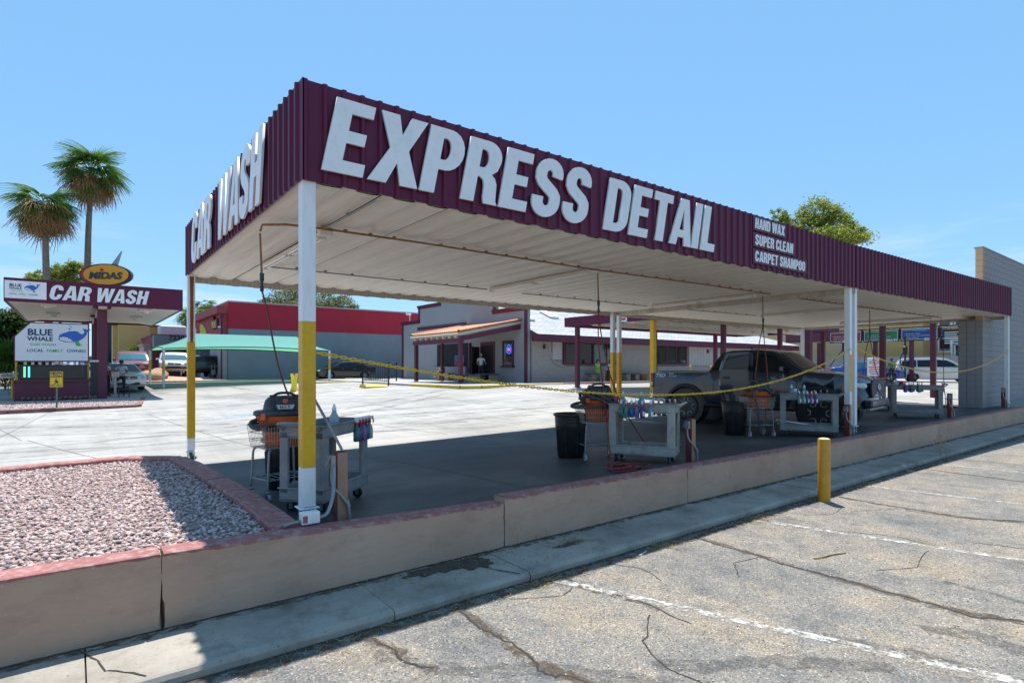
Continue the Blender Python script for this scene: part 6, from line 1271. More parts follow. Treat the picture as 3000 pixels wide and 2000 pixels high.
def whale(parent, loc, s):
    """plain blue whale emblem: body, tail, pale ribbed belly, fin, spout drops"""
    body = [(0,.02)]+[(x_, .16+.17*math.sin(math.pi*(x_)/.95)) for x_ in [.03,.1,.2,.3,.4,.5,.58]]+[(.66,.24),(.74,.22),(.80,.28),(.79,.37),(.74,.43),(.82,.42),(.86,.39),(.92,.42),(1.0,.42),(.95,.35),(.88,.31),(.86,.2),(.76,.06),(.6,-.05),(.4,-.1),(.2,-.09),(.06,-.04)]
    e = lambda P, ex, mt, dy: on_wall(link('emblem', curve_mesh('emblem', [[(p[0]*s, p[1]*s) for p in P]], ex, mt), parent), (loc[0], loc[1]+dy, loc[2]), 0)
    e([(p[0]*1.025-.012, p[1]*1.06-.008) for p in body], .001, navy_t, 0); e(body, .001, whale_b, -.003)
    e([(.02,.06),(.12,.1),(.25,.08),(.38,.0),(.45,-.085),(.3,-.09),(.14,-.06),(.05,-.02)], .001, letter_white, -.006)
    for k in range(5): e([(.09+.065*k,.085-.012*k),(.10+.065*k,.085-.012*k),(.16+.062*k,-.07),(.15+.062*k,-.07)], .001, navy_t, -.008)
    e([(.5,-.07),(.62,-.05),(.66,-.18),(.74,-.22),(.60,-.26),(.52,-.2)], .001, green_t, -.009)
    for cx, cy, r in ((.33,.42,.028),(.38,.50,.022),(.33,.56,.016)): e(arc(cx,cy,r,r,0,360,10), .001, whale_b, -.006)
def blue_whale(parent, x, y, z, s, big):
    text('BLUE', .36*s, navy_t, parent, (x, y, z), 0, ext=.001, bold=.03, xs=.98); text('WHALE', .235*s, navy_t, parent, (x, y, z-.225*s), 0, ext=.001, bold=.03, xs=1.0); text('CAR WASH', .13*s, green_t, parent, (x+.08*s, y, z-.42*s), 0, ext=.001, bold=.01, xs=1.25)
    q = .165*s; text('LOCAL', q, navy_t, parent, (x-.02*s, y, z-.68*s), 0, ext=.001, bold=.012); text('FAMILY', q, green_t, parent, (x+.60*s, y, z-.68*s), 0, ext=.001, bold=.012); text('OWNED', q, navy_t, parent, (x+1.26*s, y, z-.68*s), 0, ext=.001, bold=.012)
    whale(parent, (x+1.0*s, y, z-.15*s), 1.06*s)
blue_whale(bs, -lw+.14, -.026, .13, .46, False)
# monument sign with letter board on its block base
MS = thing('monument_sign', 'white car wash sign over a dark letter board on a maroon base', 'sign', (-.9, 31, kz)); mo = Vector(MS.location)
def mp_(name, mb, mat, parent=MS): return mb.build(name, mat, parent, -mo)
xl, xr = at(41,1150,31).x, at(260,1150,31).x
m = MB(); m.cb(((xl+xr)/2, 31.15, (kz+at(100,1117,31).z)/2-.1), (xr-xl, .5, at(100,1117,31).z-kz+.2), .02); mp_('base', m, maroon_trim)
m = MB(); m.cb(((xl+xr)/2, 31.12, at(100,1117,31).z+.02), (xr-xl+.04, .56, .1), .01); mp_('base_cap', m, maroon_trim)
zb_, zt_ = at(100,1068,31).z, at(100,1112,31).z; led = M('letter_board', (.035,.032,.028), .35, var=.1, scale=5)
m = MB(); m.bx(xl+.12, xr-.05, 30.98, 31.2, zt_, zb_); lb_ = mp_('letter_board', m, trim_blk); m = MB(); m.bx(xl+.22, xr-.15, 30.965, 30.979, zt_+.06, zb_-.08); m.build('board_face', led, lb_, None)
for k in range(30): m = MB(); x_ = xl+.25+k*(xr-xl-.45)/30; m.bx(x_, x_+.012, 30.960, 30.9645, zt_+.06, zb_-.08); m.build('board_rib', trim_blk, lb_)
for a, c_ in ((xl+.30, (.1,.9,.25)), (xl+.44, (.1,.75,.9))): m = MB(); m.bx(a, a+.06, 30.95, 30.958, zb_-.52, zb_-.08); m.build('lit_digit', M('led_%d' % int(c_[2]*100), c_, .4, var=0, emit=1.2), lb_)
for x_ in (xl+.06, xr-.02): m = MB(); m.cb((x_, 31.1, (zt_+zb_)/2+.05), (.08,.08,zb_-zt_+.3), .01); mp_('sign_post', m, kerb_y)
for k in range(9): m = MB(); x_ = xl+.35+k*(xr-xl-.6)/8; m.bx(x_-.05, x_+.05, 31.0, 31.1, zb_-.02, at(100,1060,31).z+.02); mp_('spacer', m, kio_white)
P = [at(41,1060,31), at(261,1060,31), at(261,949,31), at(88,943,31), at(41,985,31)]
m = MB(); m.prism([(p.x, p.z) for p in P], 'y', 30.9, 31.25); fr_ = mp_('sign_cabinet', m, maroon_trim); cx = sum(p.x for p in P)/5; cz = sum(p.z for p in P)/5
m = MB(); m.prism([(cx+(p.x-cx)*.965, cz+(p.z-cz)*.94) for p in P], 'y', 30.885, 30.899); m.build('sign_face', M('sign_face_pale', (.66,.72,.74), .35, var=.03), fr_)
blue_whale(fr_, P[0].x+.42, 30.878, P[0].z+1.12, 1.02, True)
m = MB(); m.bx(xr+.05, at(286,1100,31).x, 31.0, 31.3, kz+.1, at(280,1060,31).z); mp_('side_cabinet', m, trim_blk); m = MB(); m.bx(xr+.0, at(286,1100,31).x+.04, 30.95, 31.35, at(280,1060,31).z, at(280,1060,31).z+.08); mp_('counter', m, kio_white)
for k in range(15): m = MB(); m.ell((xl+.3+k*.17, 30.82, kz+.06+random.uniform(0,.05)), (.085,.07,.07), 8, 6); mp_('edging_stone', m, M('edging_brown', (.20,.10,.09), .85, var=.2))
# gravel planter around it
PB = [(-9,23.95),(1.75,25.3),(2.35,31.4),(-9,32.2)]
m = MB(); m.prism(PB, 'z', .2, .52); struct(m.build('kiosk_planter', MATS['gravel_base']))
gravel('planter_gravel', 9000, (-4.2,2.4,24,31.2), PB, .53, .016, .036, GRV, 'pinkish gravel around the kiosk sign')
PK = thing('planter_kerb', 'brown brick kerb around the kiosk gravel planter', 'kerb', (0,25,.3)); kp = [Vector(p) for p in ((-9,23.85),(1.85,25.2),(2.5,31.4))]
pts = []
for a, b in zip(kp[:-1], kp[1:]):
    n = int((b-a).length/1.1); pts += [tuple(a.lerp(b, k/n)) for k in range(n)]
pts.append(tuple(kp[-1])); kerb(PK, pts, .2, .1, .56, M('kerb_brown', (.20,.085,.07), .8, var=.2, scale=4, dirt=((.35,.22,.18), .5, 6)), 'kerb_piece', (0,25,.3), .012)
# slow sign
SS = thing('slow_sign', 'yellow SLOW pedestrian crossing sign on a green post in the gravel', 'sign', at(166,1196,d=19.6)); so = Vector(SS.location)
m = MB(); m.cb((0,0,.62), (.05,.03,1.3), .006); m.build('post', M('post_green', (.09,.16,.10), .6, var=.15), SS)
sy = M('sign_yellow', (.66,.42,.005), .45, var=.03); m = MB(); m.cb((0,-.02,1.0), (.415,.012,.53), .005); pl = m.build('plate', sy, SS, None, R(-30)); m = MB(); m.bx(-.185,.185,-.0285,-.027,1.075,1.245); m.build('black_field', trim_blk, pl); m = MB()
for a in ((-.2,.2,.75,.756),(-.2,.2,1.244,1.25),(-.2,-.194,.756,1.244),(.194,.2,.756,1.244)): m.bx(a[0],a[1],-.0275,-.0265,a[2],a[3])
m.build('border', trim_blk, pl)
text('SLOW', .155, sy, pl, (0,-.030,1.105), 0, ext=.001, bold=.035, xs=.85, align='CENTER'); text('PED XING', .062, trim_blk, pl, (0,-.0275,.775), 0, ext=.001, bold=.02, xs=1.25, align='CENTER')
for st_ in ([(0,.98),(.005,.92)], [(0,.965),(.05,.93),(.06,.90)], [(0,.965),(-.05,.925)], [(.005,.92),(.05,.875),(.07,.84)], [(.005,.92),(-.015,.87),(-.05,.84)]): on_wall(link('walking_figure', curve_mesh('walking_figure', [stroke(st_, .03)], .001, trim_blk), pl), (-.005,-.0275,.0), 0)
on_wall(link('walking_figure', curve_mesh('walking_figure', [arc(0,1.012,.022,.022,0,360,10)], .001, trim_blk), pl), (-.008,-.0275,0), 0)
# mailbox on yellow pole, clutter by the counter
MX = thing('mailbox', 'white box with red flag on a yellow pole beside the kiosk sign', 'mailbox', at(37,1172,d=24)); m = MB(); m.cyl((0,0,0),(0,0,.95),.045,None,10); m.build('pole', post_yellow, MX); m = MB(); m.cb((-.25,0,1.05), (.75,.3,.24), .06); bx_ = m.build('box', white_pl, MX); m = MB(); m.bx(-.35,0.0,-.162,-.152,1.02,1.06); m.build('flag', lab_red, bx_)
TK = thing('ticket_stand', 'small cream ticket stand between the two kiosk workers', 'stand', at(337,1167,d=27)); m = MB(); m.cb((0,0,.55),(.1,.1,1.1),.01); m.build('pole', cream, TK); m = MB(); m.cb((0,0,1.15),(.32,.2,.28),.03); m.build('box', cream, TK); m = MB(); m.cb((-.05,0,1.31),(.36,.24,.04),.01); m.build('lid', lab_red, TK)
SL = thing('step_stool', 'dark blue plastic step stool on the kiosk lane', 'stool', at(363,1165,d=26.6)); stl = M('stool_blue', (.012,.03,.06), .5, var=.1)
m = MB(); m.cb((0,0,.40),(.42,.36,.05),.01); m.build('seat', stl, SL)
for a in (-1,1):
    m = MB(); m.prism([(-.2,0),(-.1,0),(-.08,.18),(.08,.18),(.1,0),(.2,0),(.17,.38),(-.17,.38)], 'x', a*.20-.015, a*.20+.015); m.build('side', stl, SL)
m = MB(); m.cb((.0,-.16,.22),(.38,.14,.04),.01); m.build('step', stl, SL)
# ---------------------------------------------------------------- garage with red band
GX = at(669,1100,46).x; red_wall = M('wall_red', (.40,.008,.030), .7, var=.08, scale=1.5, bump=.3, bscale=30); grey_wall = M('wall_slate', (.21,.25,.27), .8, var=.08, scale=1, bump=.3, bscale=25)
GA = thing('garage_building', 'grey auto garage with a broad red band and red front fascia', 'building', (GX, 46, .95)); go_ = Vector(GA.location)
def gp(name, mb, mat, parent=GA): return mb.build(name, mat, parent, -go_)
m = MB(); m.bx(GX, GX+42, 46, 60, .5, 4.79); gp('wall', m, grey_wall); m = MB(); m.bx(GX-.01, GX+42, 45.985, 60, 4.79, 6.76); gp('red_band', m, red_wall); m = MB(); m.bx(GX-.03, GX+42.03, 45.95, 60, 6.76, 6.86); gp('coping', m, M('coping', (.4,.36,.33), .8))
red_fr = M('fascia_red_sunfaded', (.34,.045,.05), .7, var=.06); pale_brick = M('pale_brick', (.42,.41,.40), .8, var=.06, scale=3, bump=.3, bscale=30)
L0 = 56.0; m = MB(); m.bx(GX-.35, GX-.012, 46.2, L0, 4.4, 6.1); gp('front_band', m, red_fr); m = MB(); m.bx(GX-.75, GX-.0, 46.05, L0+.8, 5.9, 6.45); gp('front_fascia', m, red_fr); m = MB(); m.bx(GX-.30, GX-.013, 46.3, L0-.2, .7, 4.42); gp('front_wall', m, pale_brick)
m = MB(); m.bx(GX-.34, GX-.30, 51.5, L0-.3, 1.9, 4.3); fw_ = gp('shop_window', m, trim_blk)
for k in range(3): m = MB(); m.bx(GX-.36, GX-.342, 51.65+k*1.4, 52.95+k*1.4, 2.0, 4.2); m.build('pane', M('sky_glass', (.10,.16,.2), .05, var=0, spec=.9), fw_)
on_wall(link('yellow_wedge', curve_mesh('yellow_wedge', [[(0,0),(0,1.25)]+arc(0,-.6,3.6,1.85,88,20,10)+[(3.3,0)]], .01, M('wedge_yellow', (.62,.52,.02), .6, var=.05)), GA), (-.37, L0-.3-46, 4.42-.95), R(-90))
m = MB(); m.cb((GX-.42, 48.6, 5.25), (.14, 2.0, .75), .06); sg = gp('shop_sign', m, trim_blk); text('MIDAS', .72, M('sign_gold', (.65,.36,.01), .45, var=.03), sg, (GX-.50, 49.55, 4.98), R(-90), bold=.03, xs=.8, ext=.02)
m = MB(); m.ell((GX-.46, 49.0, 5.78), (.1,.22,.18), 10, 8); m.build('sign_dot', trim_blk, sg)
m = MB(); m.cyl((GX-.42,46.25,1.0),(GX-.42,46.25,5.6),.06,None,8); m.cb((GX-.42,46.25,5.7),(.22,.2,.3),.03); gp('downspout', m, maroon_trim); m = MB(); m.cb((GX-.5,46.3,4.9),(.3,.14,.12),.02); gp('flood_lamp', m, white_pl)
gm = thing('gas_meter', 'grey gas meter and pipes at the garage corner', 'gas meter', (GX-.9,46.6,1.0)); m = MB(); m.cb((0,0,.55),(.3,.25,.4),.06); m.cyl((-.1,0,.7),(-.1,0,1.15),.03,None,8); m.cyl((.1,0,.7),(.1,0,1.2),.03,None,8); m.cyl((-.3,0,1.0),(.3,0,1.0),.025,None,8); m.build('meter', M('meter_grey', (.10,.13,.14), .5, var=.1), gm)
# round pole sign of the garage
PS = thing('pole_sign', 'gold oval MIDAS sign with red rim on a dark pole', 'sign', (at(316,1100,50).x, 50, .9)); po = Vector(PS.location); pc = at(312,806,50)-po
sg_gold = M('oval_gold', (.66,.30,.005), .4, var=.03); sg_nav = M('oval_navy', (.02,.03,.05), .4, var=.05); sg_red = M('oval_red', (.42,.01,.03), .4, var=.03)
a_ = R(-30)
m = MB(); m.cyl((0,0,-.3),(0,0,pc.z),.22,None,12); m.build('pole', M('pole_navy', (.015,.03,.05), .5, var=.1), PS)
def oval(rx, ry, mt, dy, dx=0, ex=.02): return on_wall(link('sign_disc', curve_mesh('sign_disc', [arc(dx,0,rx,ry,0,360,40)], ex, mt), PS), (pc.x-dy*math.sin(a_), pc.y+dy*math.cos(a_), pc.z), a_)
oval(1.72,.80,sg_nav,0,0,.16); oval(1.60,.72,sg_red,-.20); oval(1.48,.70,sg_gold,-.26,.10)
u_ = Vector((math.cos(a_), math.sin(a_), 0)); base_ = Vector((pc.x+.32*math.sin(a_), pc.y-.32*math.cos(a_), pc.z))
text('MIDAS', .66, sg_nav, PS, base_-u_*1.02+Vector((0,0,-.30)), a_, bold=.035, xs=1.12, shear=.18, ext=.012); m = MB(); m.ell(tuple(base_+u_*-.15+Vector((0,0,.33))), (.11,.05,.10), 10, 8); m.build('red_dot', sg_red, PS)
m = MB(); m.prism([(.25,.7),(.65,.72),(.95,1.75)], 'y', .02, .2); m.xf(T3((pc.x,pc.y,pc.z), a_)); m.build('spike', M('spike_grey', (.25,.30,.32), .5, var=.1), PS)
# ---------------------------------------------------------------- teal shade sail
AW = thing('shade_sail', 'teal fabric hip shade on white and yellow poles', 'awning', (8.5, 39.5, .9)); ao = Vector(AW.location)
fl_, fr2, bl_, br_ = at(479,1019,37.1), at(965,1022,37.1), Vector((3.75,42.6,3.02)), Vector((13.2,42.6,3.05)); fl_.z = 3.02; fr2.z = 3.05
r0, r1 = Vector((fl_.x+1.9,39.85,4.02)), Vector((fr2.x-1.3,39.85,4.02)); teal = leaf_mat('shade_fabric_teal', (.17,.45,.42), .4, .85, .05)
m = MB()
def sail(a, b, c, d, n=10, k=5):
    vs_ = []
    for i in range(n+1):
        for j in range(k+1):
            t, s_ = i/n, j/k; lo_ = a.lerp(b, t)+Vector((0,0,.16*math.sin(math.pi*t)*1)); hi = d.lerp(c, t); p = lo_.lerp(hi, s_)-Vector((0,0,.12*math.sin(math.pi*s_))); vs_.append(tuple(p-ao))
    m.add(vs_, [(i*(k+1)+j, (i+1)*(k+1)+j, (i+1)*(k+1)+j+1, i*(k+1)+j+1) for i in range(n) for j in range(k)], True)
sail(fl_, fr2, r1, r0); sail(br_, bl_, r0, r1); sail(bl_, fl_, r0, r0); sail(fr2, br_, r1, r1); m.build('canopy_fabric', teal, AW)
m = MB()
for a, b in ((fl_, fr2), (fr2, br_), (br_, bl_), (bl_, fl_)): m.tube([tuple(a.lerp(b, t/8)+Vector((0,0,.16*math.sin(math.pi*t/8)-.03))-ao) for t in range(9)], .035, 6)
m.build('hem', M('hem_green', (.01,.16,.10), .8, var=.05), AW)
for p in (fl_, fr2, bl_, br_):
    z = float(gz(p.x, p.y)); 
    for a, b, mt in ((z-.05, z+.75, post_white), (z+.75, z+1.5, post_yellow), (z+1.5, p.z, post_white)): q = MB(); q.cyl((p.x-ao.x, p.y-ao.y, a-ao.z), (p.x-ao.x, p.y-ao.y, b-ao.z), .07, None, 10); q.build('pole' if mt is post_white else 'pole_band', mt, AW)
# wet floor sign
WS = thing('floor_sign', 'yellow folding caution floor sign on the open concrete', 'sign', min((at(862,1146,d=k*.25) for k in range(60, 180)), key=lambda p: abs(p.z-float(gz(p.x, p.y)))))
for s_ in (-1, 1): m = MB(); m.prism([(-.24,0),(.24,0),(.12,.9),(-.12,.9)], 'y', -.008, .008); q = m.build('panel', M('caution_yellow', (.70,.58,.01), .45, var=.03), WS); q.rotation_euler = (R(-14*s_), 0, R(40)); q.location = (s_*.1, s_*.1, 0)
# ---------------------------------------------------------------- berm, boulders, far buildings
m = MB(); bz = np.array([[at(300,1110,44).x-8, 42.6],[GX-.6,45.6]]); xs_ = np.linspace(-9, GX-.4, 30); ys_ = np.linspace(43.2, 47.6, 10)
struct(link('sandy_berm', grid_mesh('sandy_berm', xs_, ys_, lambda X, Y: gz(X, Y)+.04+.42*np.exp(-((Y-45.6)/1.3)**2)*np.clip((GX+.5-X)/6, .12, 1), M('berm_sand', (.45,.29,.20), .95, var=.2, scale=2, dirt=((.30,.18,.12), .6, 5), bump=.6, bscale=14))))
m = MB(); m.bx(-12, GX+3, 42.95, 43.2, .5, 1.05); tag(m.build('street_kerb', M('kerb_grey', (.33,.32,.30), .85, var=.1)), 'plain grey kerb in front of the sandy berm', 'kerb')
rock = M('boulder_tan', (.40,.24,.16), .9, var=.2, scale=3, bump=.8, bscale=6)
for lb, c_, r in (('large tan boulder on the sandy berm', at(442,1100,44.6), (.95,.6,.42)), ('smaller pale boulder behind the large one', at(455,1090,46.4), (.8,.6,.5))):
    m = MB(); m.ell((0,0,0), r, 14, 9); m.v = [(v[0]*(1+.18*math.sin(7*v[1]+3*v[2])), v[1]*(1+.15*math.sin(5*v[0])), v[2]*(1+.2*math.sin(6*v[0]+4*v[1]))) for v in m.v]; tag(m.build('boulder', rock, None, (c_.x, c_.y, float(gz(c_.x, c_.y))+.35)), lb, 'boulder')
def bldg(name, label, x0, x1, y0, y1, z1, mat, extra=None):
    b = thing(name, label, 'building', ((x0+x1)/2, y0, .8)); o = Vector(b.location); m = MB(); m.bx(x0, x1, y0, y1, .3, z1); m.build('wall', mat, b, -o); m = MB(); m.bx(x0-.1, x1+.1, y0-.1, y1+.1, z1, z1+.18); m.build('parapet', extra or mat, b, -o); return b, o
tanw = M('tan_stucco', (.47,.33,.12), .85, var=.06, scale=1); tanw2 = M('tan_stucco_pale', (.55,.40,.20), .85, var=.06, scale=1)
b1_, o1 = bldg('tan_hall', 'long tan hall with dark coping far behind the red minivan', at(330,1000,72).x, at(489,1000,72).x, 72, 84, at(480,958,72).z, tanw, trim_blk)
m = MB(); m.bx(at(345,1000,72).x, at(345,1000,72).x+2.5, 70.5, 72, .5, at(480,958,72).z+.6); m.build('pilaster', tanw, b1_, -o1)
for k in range(3): m = MB(); m.bx(at(330,1000,72).x+3+k*.9, at(330,1000,72).x+3.25+k*.9, 71.8, 72, .5, at(480,958,72).z); m.build('rib', tanw2, b1_, -o1)
b2_, o2 = bldg('numbered_shop', 'grey shop front numbered 7230 with maroon wall', at(447,1000,60).x, at(582,1000,60).x, 60, 70, at(480,985,60).z, M('shop_maroon', (.16,.03,.045), .8, var=.06))
m = MB(); x0 = at(447,1000,59.7).x; m.bx(x0, at(580,1000,59.7).x, 58.6, 59.95, at(480,1018,59.7).z, at(480,983,59.7).z); fa = m.build('shop_fascia', M('shop_grey', (.17,.19,.22), .7, var=.06), b2_, -o2); text('7230', .62, trim_blk, fa, (at(494,1000,58.5).x, 58.57, at(494,996,58.5).z), 0, bold=.02)
m = MB(); m.bx(at(467,1000,60).x, at(482,1000,60).x, 59.9, 59.96, 1, 3.2); m.build('glass_front', M('shop_white', (.55,.55,.55), .7, var=.04), b2_, -o2); m = MB(); m.bx(at(566,1000,60).x, at(583,1000,60).x, 59.85, 59.96, at(570,1060,60).z, at(570,1018,60).z); m.build('white_panel', MATS['shop_white'], b2_, -o2)
m = MB(); m.cb((at(508,980,63).x, 64, at(508,978,63).z), (2.2,2,1.6), .1); m.build('roof_unit', M('roof_unit', (.5,.52,.53), .6, var=.06), b2_, -o2)
b3_, o3 = bldg('pink_shop', 'pinkish stucco shop beside the grey numbered shop front', at(421,1000,61).x, at(446,1000,61).x, 61, 70, at(430,1012,61).z, M('pink_stucco', (.42,.29,.28), .85, var=.06))
b4_, o4 = bldg('white_hall', 'low white hall seen between the palms and the garage', at(540,1000,95).x, at(600,1000,95).x, 95, 110, at(560,965,95).z, M('white_hall', (.55,.56,.56), .8))
# ---------------------------------------------------------------- right background: menu boards, wall, apartments
MX0 = 48.4; MB_ = thing('menu_gantry', 'maroon gantry beam carrying the wash menu boards', 'gantry', (MX0, 15, .9)); mb0 = Vector(MB_.location)
def pX(px, py, X): r = _fw+_rt*((px-1500)/1667); t = X/r.x; return Vector((r.x*t, r.y*t, 1.95-(py-1075)/1667*t))
zb2, zt2 = pX(2432,1006,MX0).z, pX(2432,973,MX0).z
m = MB(); m.bx(MX0+.05, MX0+.4, 5, 24.5, zt2-.75, zt2+.12); m.build('beam', maroon_trim, MB_, -mb0)
for px in (2565, 2671, 2400): p = pX(px,1000,MX0+.25); m = MB(); m.cb((MX0+.25, p.y, (zb2+.9)/2), (.25,.25,zb2-.7), .01); m.build('gantry_post', maroon_trim, MB_, -mb0)
mb_dark = M('menu_black', (.012,.013,.018), .4, var=.1); fr_w = M('menu_frame_white', (.7,.7,.7), .5, var=0); txt_w = M('menu_text', (.62,.62,.62), .5, var=0)
def menu(label, pa, pb, col, title, tcol, lines, price):
    a = pX(pa,1000,MX0).y; b = pX(pb,1000,MX0).y; h = zt2-zb2; L_ = a-b
    s = thing('menu_board', label, 'menu board', (MX0-.05, a, zb2), R(-90), 'wash menu boards on the gantry')
    m = MB(); m.cb((L_/2, .03, h/2), (L_-.06, .06, h), .01); m.build('panel', mb_dark, s)
    m = MB(); m.bx(.12, L_-.12, -.004, -.001, .12, h-.12); m.build('print_field', M('menu_'+title.lower(), col, .45, var=.5, scale=.7), s)
    m = MB()
    for q in ((.1,L_-.1,.10,.125),(.1,L_-.1,h-.125,h-.10),(.1,.125,.125,h-.125),(L_-.125,L_-.1,.125,h-.125)): m.bx(q[0],q[1],-.008,-.005,q[2],q[3])
    m.build('frame', fr_w, s)
    if title[0] != '_': text(title, .2, tcol, s, (L_*.5,-.011,h-.2), 0, ext=.001, bold=.02, align='CENTER', xs=1.2)
    for i, t in enumerate(lines): (lambda q: (q.bx(.28, .28+t, -.0095, -.0085, h-.42-.15*i, h-.36-.15*i), q.build('small_print', txt_w, s)))(MB()) if not isinstance(t, str) else text('• '+t, .125, txt_w, s, (.28,-.011,h-.42-.15*i), 0, ext=.001)
    if price: text(price, .24, txt_w, s, (L_-.12,-.012,.03), 0, ext=.001, bold=.03, align='RIGHT', xs=1.15)
menu('red menu board at the left end of the gantry', 2430, 2527, (.22,.01,.02), '_red', lab_red, ['Full Service Wash','Double Coat Foam Conditioner','Clear Coat Protectant','Tire Shine','Choice of Scent'], '')
menu('green menu board priced 26.99', 2529, 2636, (.015,.14,.03), 'SUPER', M('title_green', (.03,.5,.15), .5, var=0), ['Full Service Wash','Single Coat Foam Conditioner','Clear Coat Protectant'], '$26.99')
menu('blue menu board titled WORKS', 2638, 2752, (.012,.05,.18), 'WORKS', M('title_blue', (.03,.35,.7), .5, var=0), ['Full Service Wash','Single Coat Foam Conditioner','Choice of Scent'], '$21.99')
menu('black menu board with orange title by the block wall', 2754, 2870, (.013,.015,.02), 'A LA CARTE', M('title_orange', (.7,.25,.02), .5, var=0), [1.1,.7,1.0,1.35,.8,.9], '')
NB = thing('notice_board', 'white notice with red lettering on a stand behind the pickup hood', 'notice', pX(2563,1090,40)); NB.location.z = float(gz(NB.location.x, NB.location.y)); m = MB(); m.cb((0,0,1.15),(.05,.85,1.15),.01); nb = m.build('panel', white_pl, NB); m = MB(); m.cyl((.05,0,0),(.05,0,.7),.03,None,8); m.build('leg', galv, NB)
m = MB()
for i in range(9): w_ = (.30,.62,.66,.24,.70,.58,.66,.62,.5)[i]; m.bx(-.0285,-.0265,-w_/2,w_/2,1.58-.115*i,1.63-.115*i)
m.build('faded_print', lab_red, nb)
PB2 = thing('perimeter_wall', 'low grey block wall in front of the tan apartments', 'wall', (56.5, 14, .9)); m = MB(); m.bx(0,.25,-12,18,-.3,pX(2700,1043,56.5).z-.9); m.build('wall', cmu, PB2)
m = MB(); m.bx(-9.5,-9.3,4.2,9.2,-.3,1.15); m.build('return_wall', cmu, PB2); 
AP = thing('apartment_building', 'tan apartment block with white framed windows behind the wall', 'building', (60, 20, .9)); ap0 = Vector(AP.location)
def app(name, mb, mat): return mb.build(name, mat, AP, -ap0)
m = MB(); m.bx(60,70,0,34,.5,7.9); app('wall', m, tanw2); m = MB(); m.bx(58.5,60,17.5,22,.5,9.0); app('bay', m, tanw); m = MB(); m.bx(57.5,61,4,12.4,7.6,7.9); app('eave', m, M('eave_grey', (.35,.33,.3), .8, var=.05))
for px, py in ((2768,965),(2768,1007),(2816,940),(2816,985),(2816,1020)):
    p = pX(px,py,59.95); w_ = window(AP, 'x', (60, p.y, p.z), .95, 1.45, white_pl, 0, False, .09, .02)
    q = MB(); q.bx(59.86,59.965,p.y-.38,p.y+.38,p.z-.04,p.z+.04); q.build('mid_rail', white_pl, w_, -ap0) if False else None
for px in (2788,): p = pX(px,1000,59.9); m = MB(); m.cyl((59.92,p.y,.9),(59.92,p.y,9),.07,None,8); app('downpipe', m, white_pl)
for y_, mt in ((pX(2610,1000,59.9).y, M('door_brown', (.12,.08,.04), .7)), (pX(2645,1000,59.9).y, MATS['door_brown'])): m = MB(); m.bx(59.9,59.99,y_-1.0,y_+1.0,.9,4.2); app('stair_opening', m, mt)
m = MB(); y_ = pX(2632,1000,59.8).y; m.cb((59.8,y_,2.6),(.3,.9,4),.03); app('yellow_pier', m, M('pier_yellow', (.6,.36,.03), .8, var=.05))
AP2 = thing('apartment_building', 'taller tan apartment wing with dark narrow windows beside the pickup roof', 'building', (64, 36, .9)); a20 = Vector(AP2.location); m = MB(); m.bx(62,74,30.5,62,.5,12); m.build('wall', tanw, AP2, -a20); m = MB(); m.bx(61.4,62,40.5,42.6,.5,11); m.build('white_pier', M('pier_white', (.62,.60,.56), .8, var=.05), AP2, -a20)
for px, py in ((2352,980),(2363,980),(2352,1018),(2363,1018),(2338,985)): p = pX(px,py,61.9); m = MB(); m.bx(61.9,61.99,p.y-.4,p.y+.4,p.z-.65,p.z+.65); m.build('window', store_glass, AP2, -a20)
VP = thing('vacuum_boom', 'dark vacuum arm with hanging blue hose near the perimeter wall', 'vacuum arm', pX(2652,1085,46)); m = MB(); m.cyl((0,0,-.5),(0,0,2.4),.06,None,8); m.cb((0,0,1.4),(.25,.25,.6),.05); m.build('post', trim_blk, VP); m = MB(); m.tube(smooth([(0,.1,1.3),(0,.3,.8),(0,.2,.1),(0,-.1,-.3)],6),.04,8); m.build('hose', M('hose_blue', (.02,.05,.12), .6, var=.1), VP)
VP2 = thing('vacuum_boom', 'dark vacuum arm with blue hose just left of the paired middle posts', 'vacuum arm', pX(2474,1060,40)); m = MB(); m.cyl((0,0,-.8),(0,0,1.4),.06,None,8); m.cb((0,0,1.0),(.25,.25,.7),.05); m.build('post', trim_blk, VP2); m = MB(); m.tube(smooth([(0,.1,.8),(0,.5,.3),(0,.9,-.3)],6),.04,8); m.build('hose', MATS['hose_blue'], VP2)
# mountains
mt = MB(); n = 90; ridge = []
for i in range(n+1):
    a = R(40+95*i/n); h = 300+190*math.sin(i*.21)+90*math.sin(i*.63+1)+40*math.sin(i*1.7); ridge.append((9000*math.cos(a), 9000*math.sin(a), max(60, h)))
vs_ = []
for i, p in enumerate(ridge):
    for t in range(6): q = 1-.09*(5-t)/5*1; j = random.uniform(-25, 25) if 0 < t < 5 else 0; vs_.append((p[0]*(1-.12*(5-t)/5), p[1]*(1-.12*(5-t)/5), -20+(p[2]+20)*(t/5)**1.3+j))
mt.add(vs_, [(6*i+t, 6*i+6+t, 6*i+7+t, 6*i+1+t) for i in range(n) for t in range(5)], True); struct(mt.build('mountains', M('mountain_haze_blue', (.20,.27,.38), .95, var=.15, scale=.002)))  # rock colour tinted blue in place of distance haze
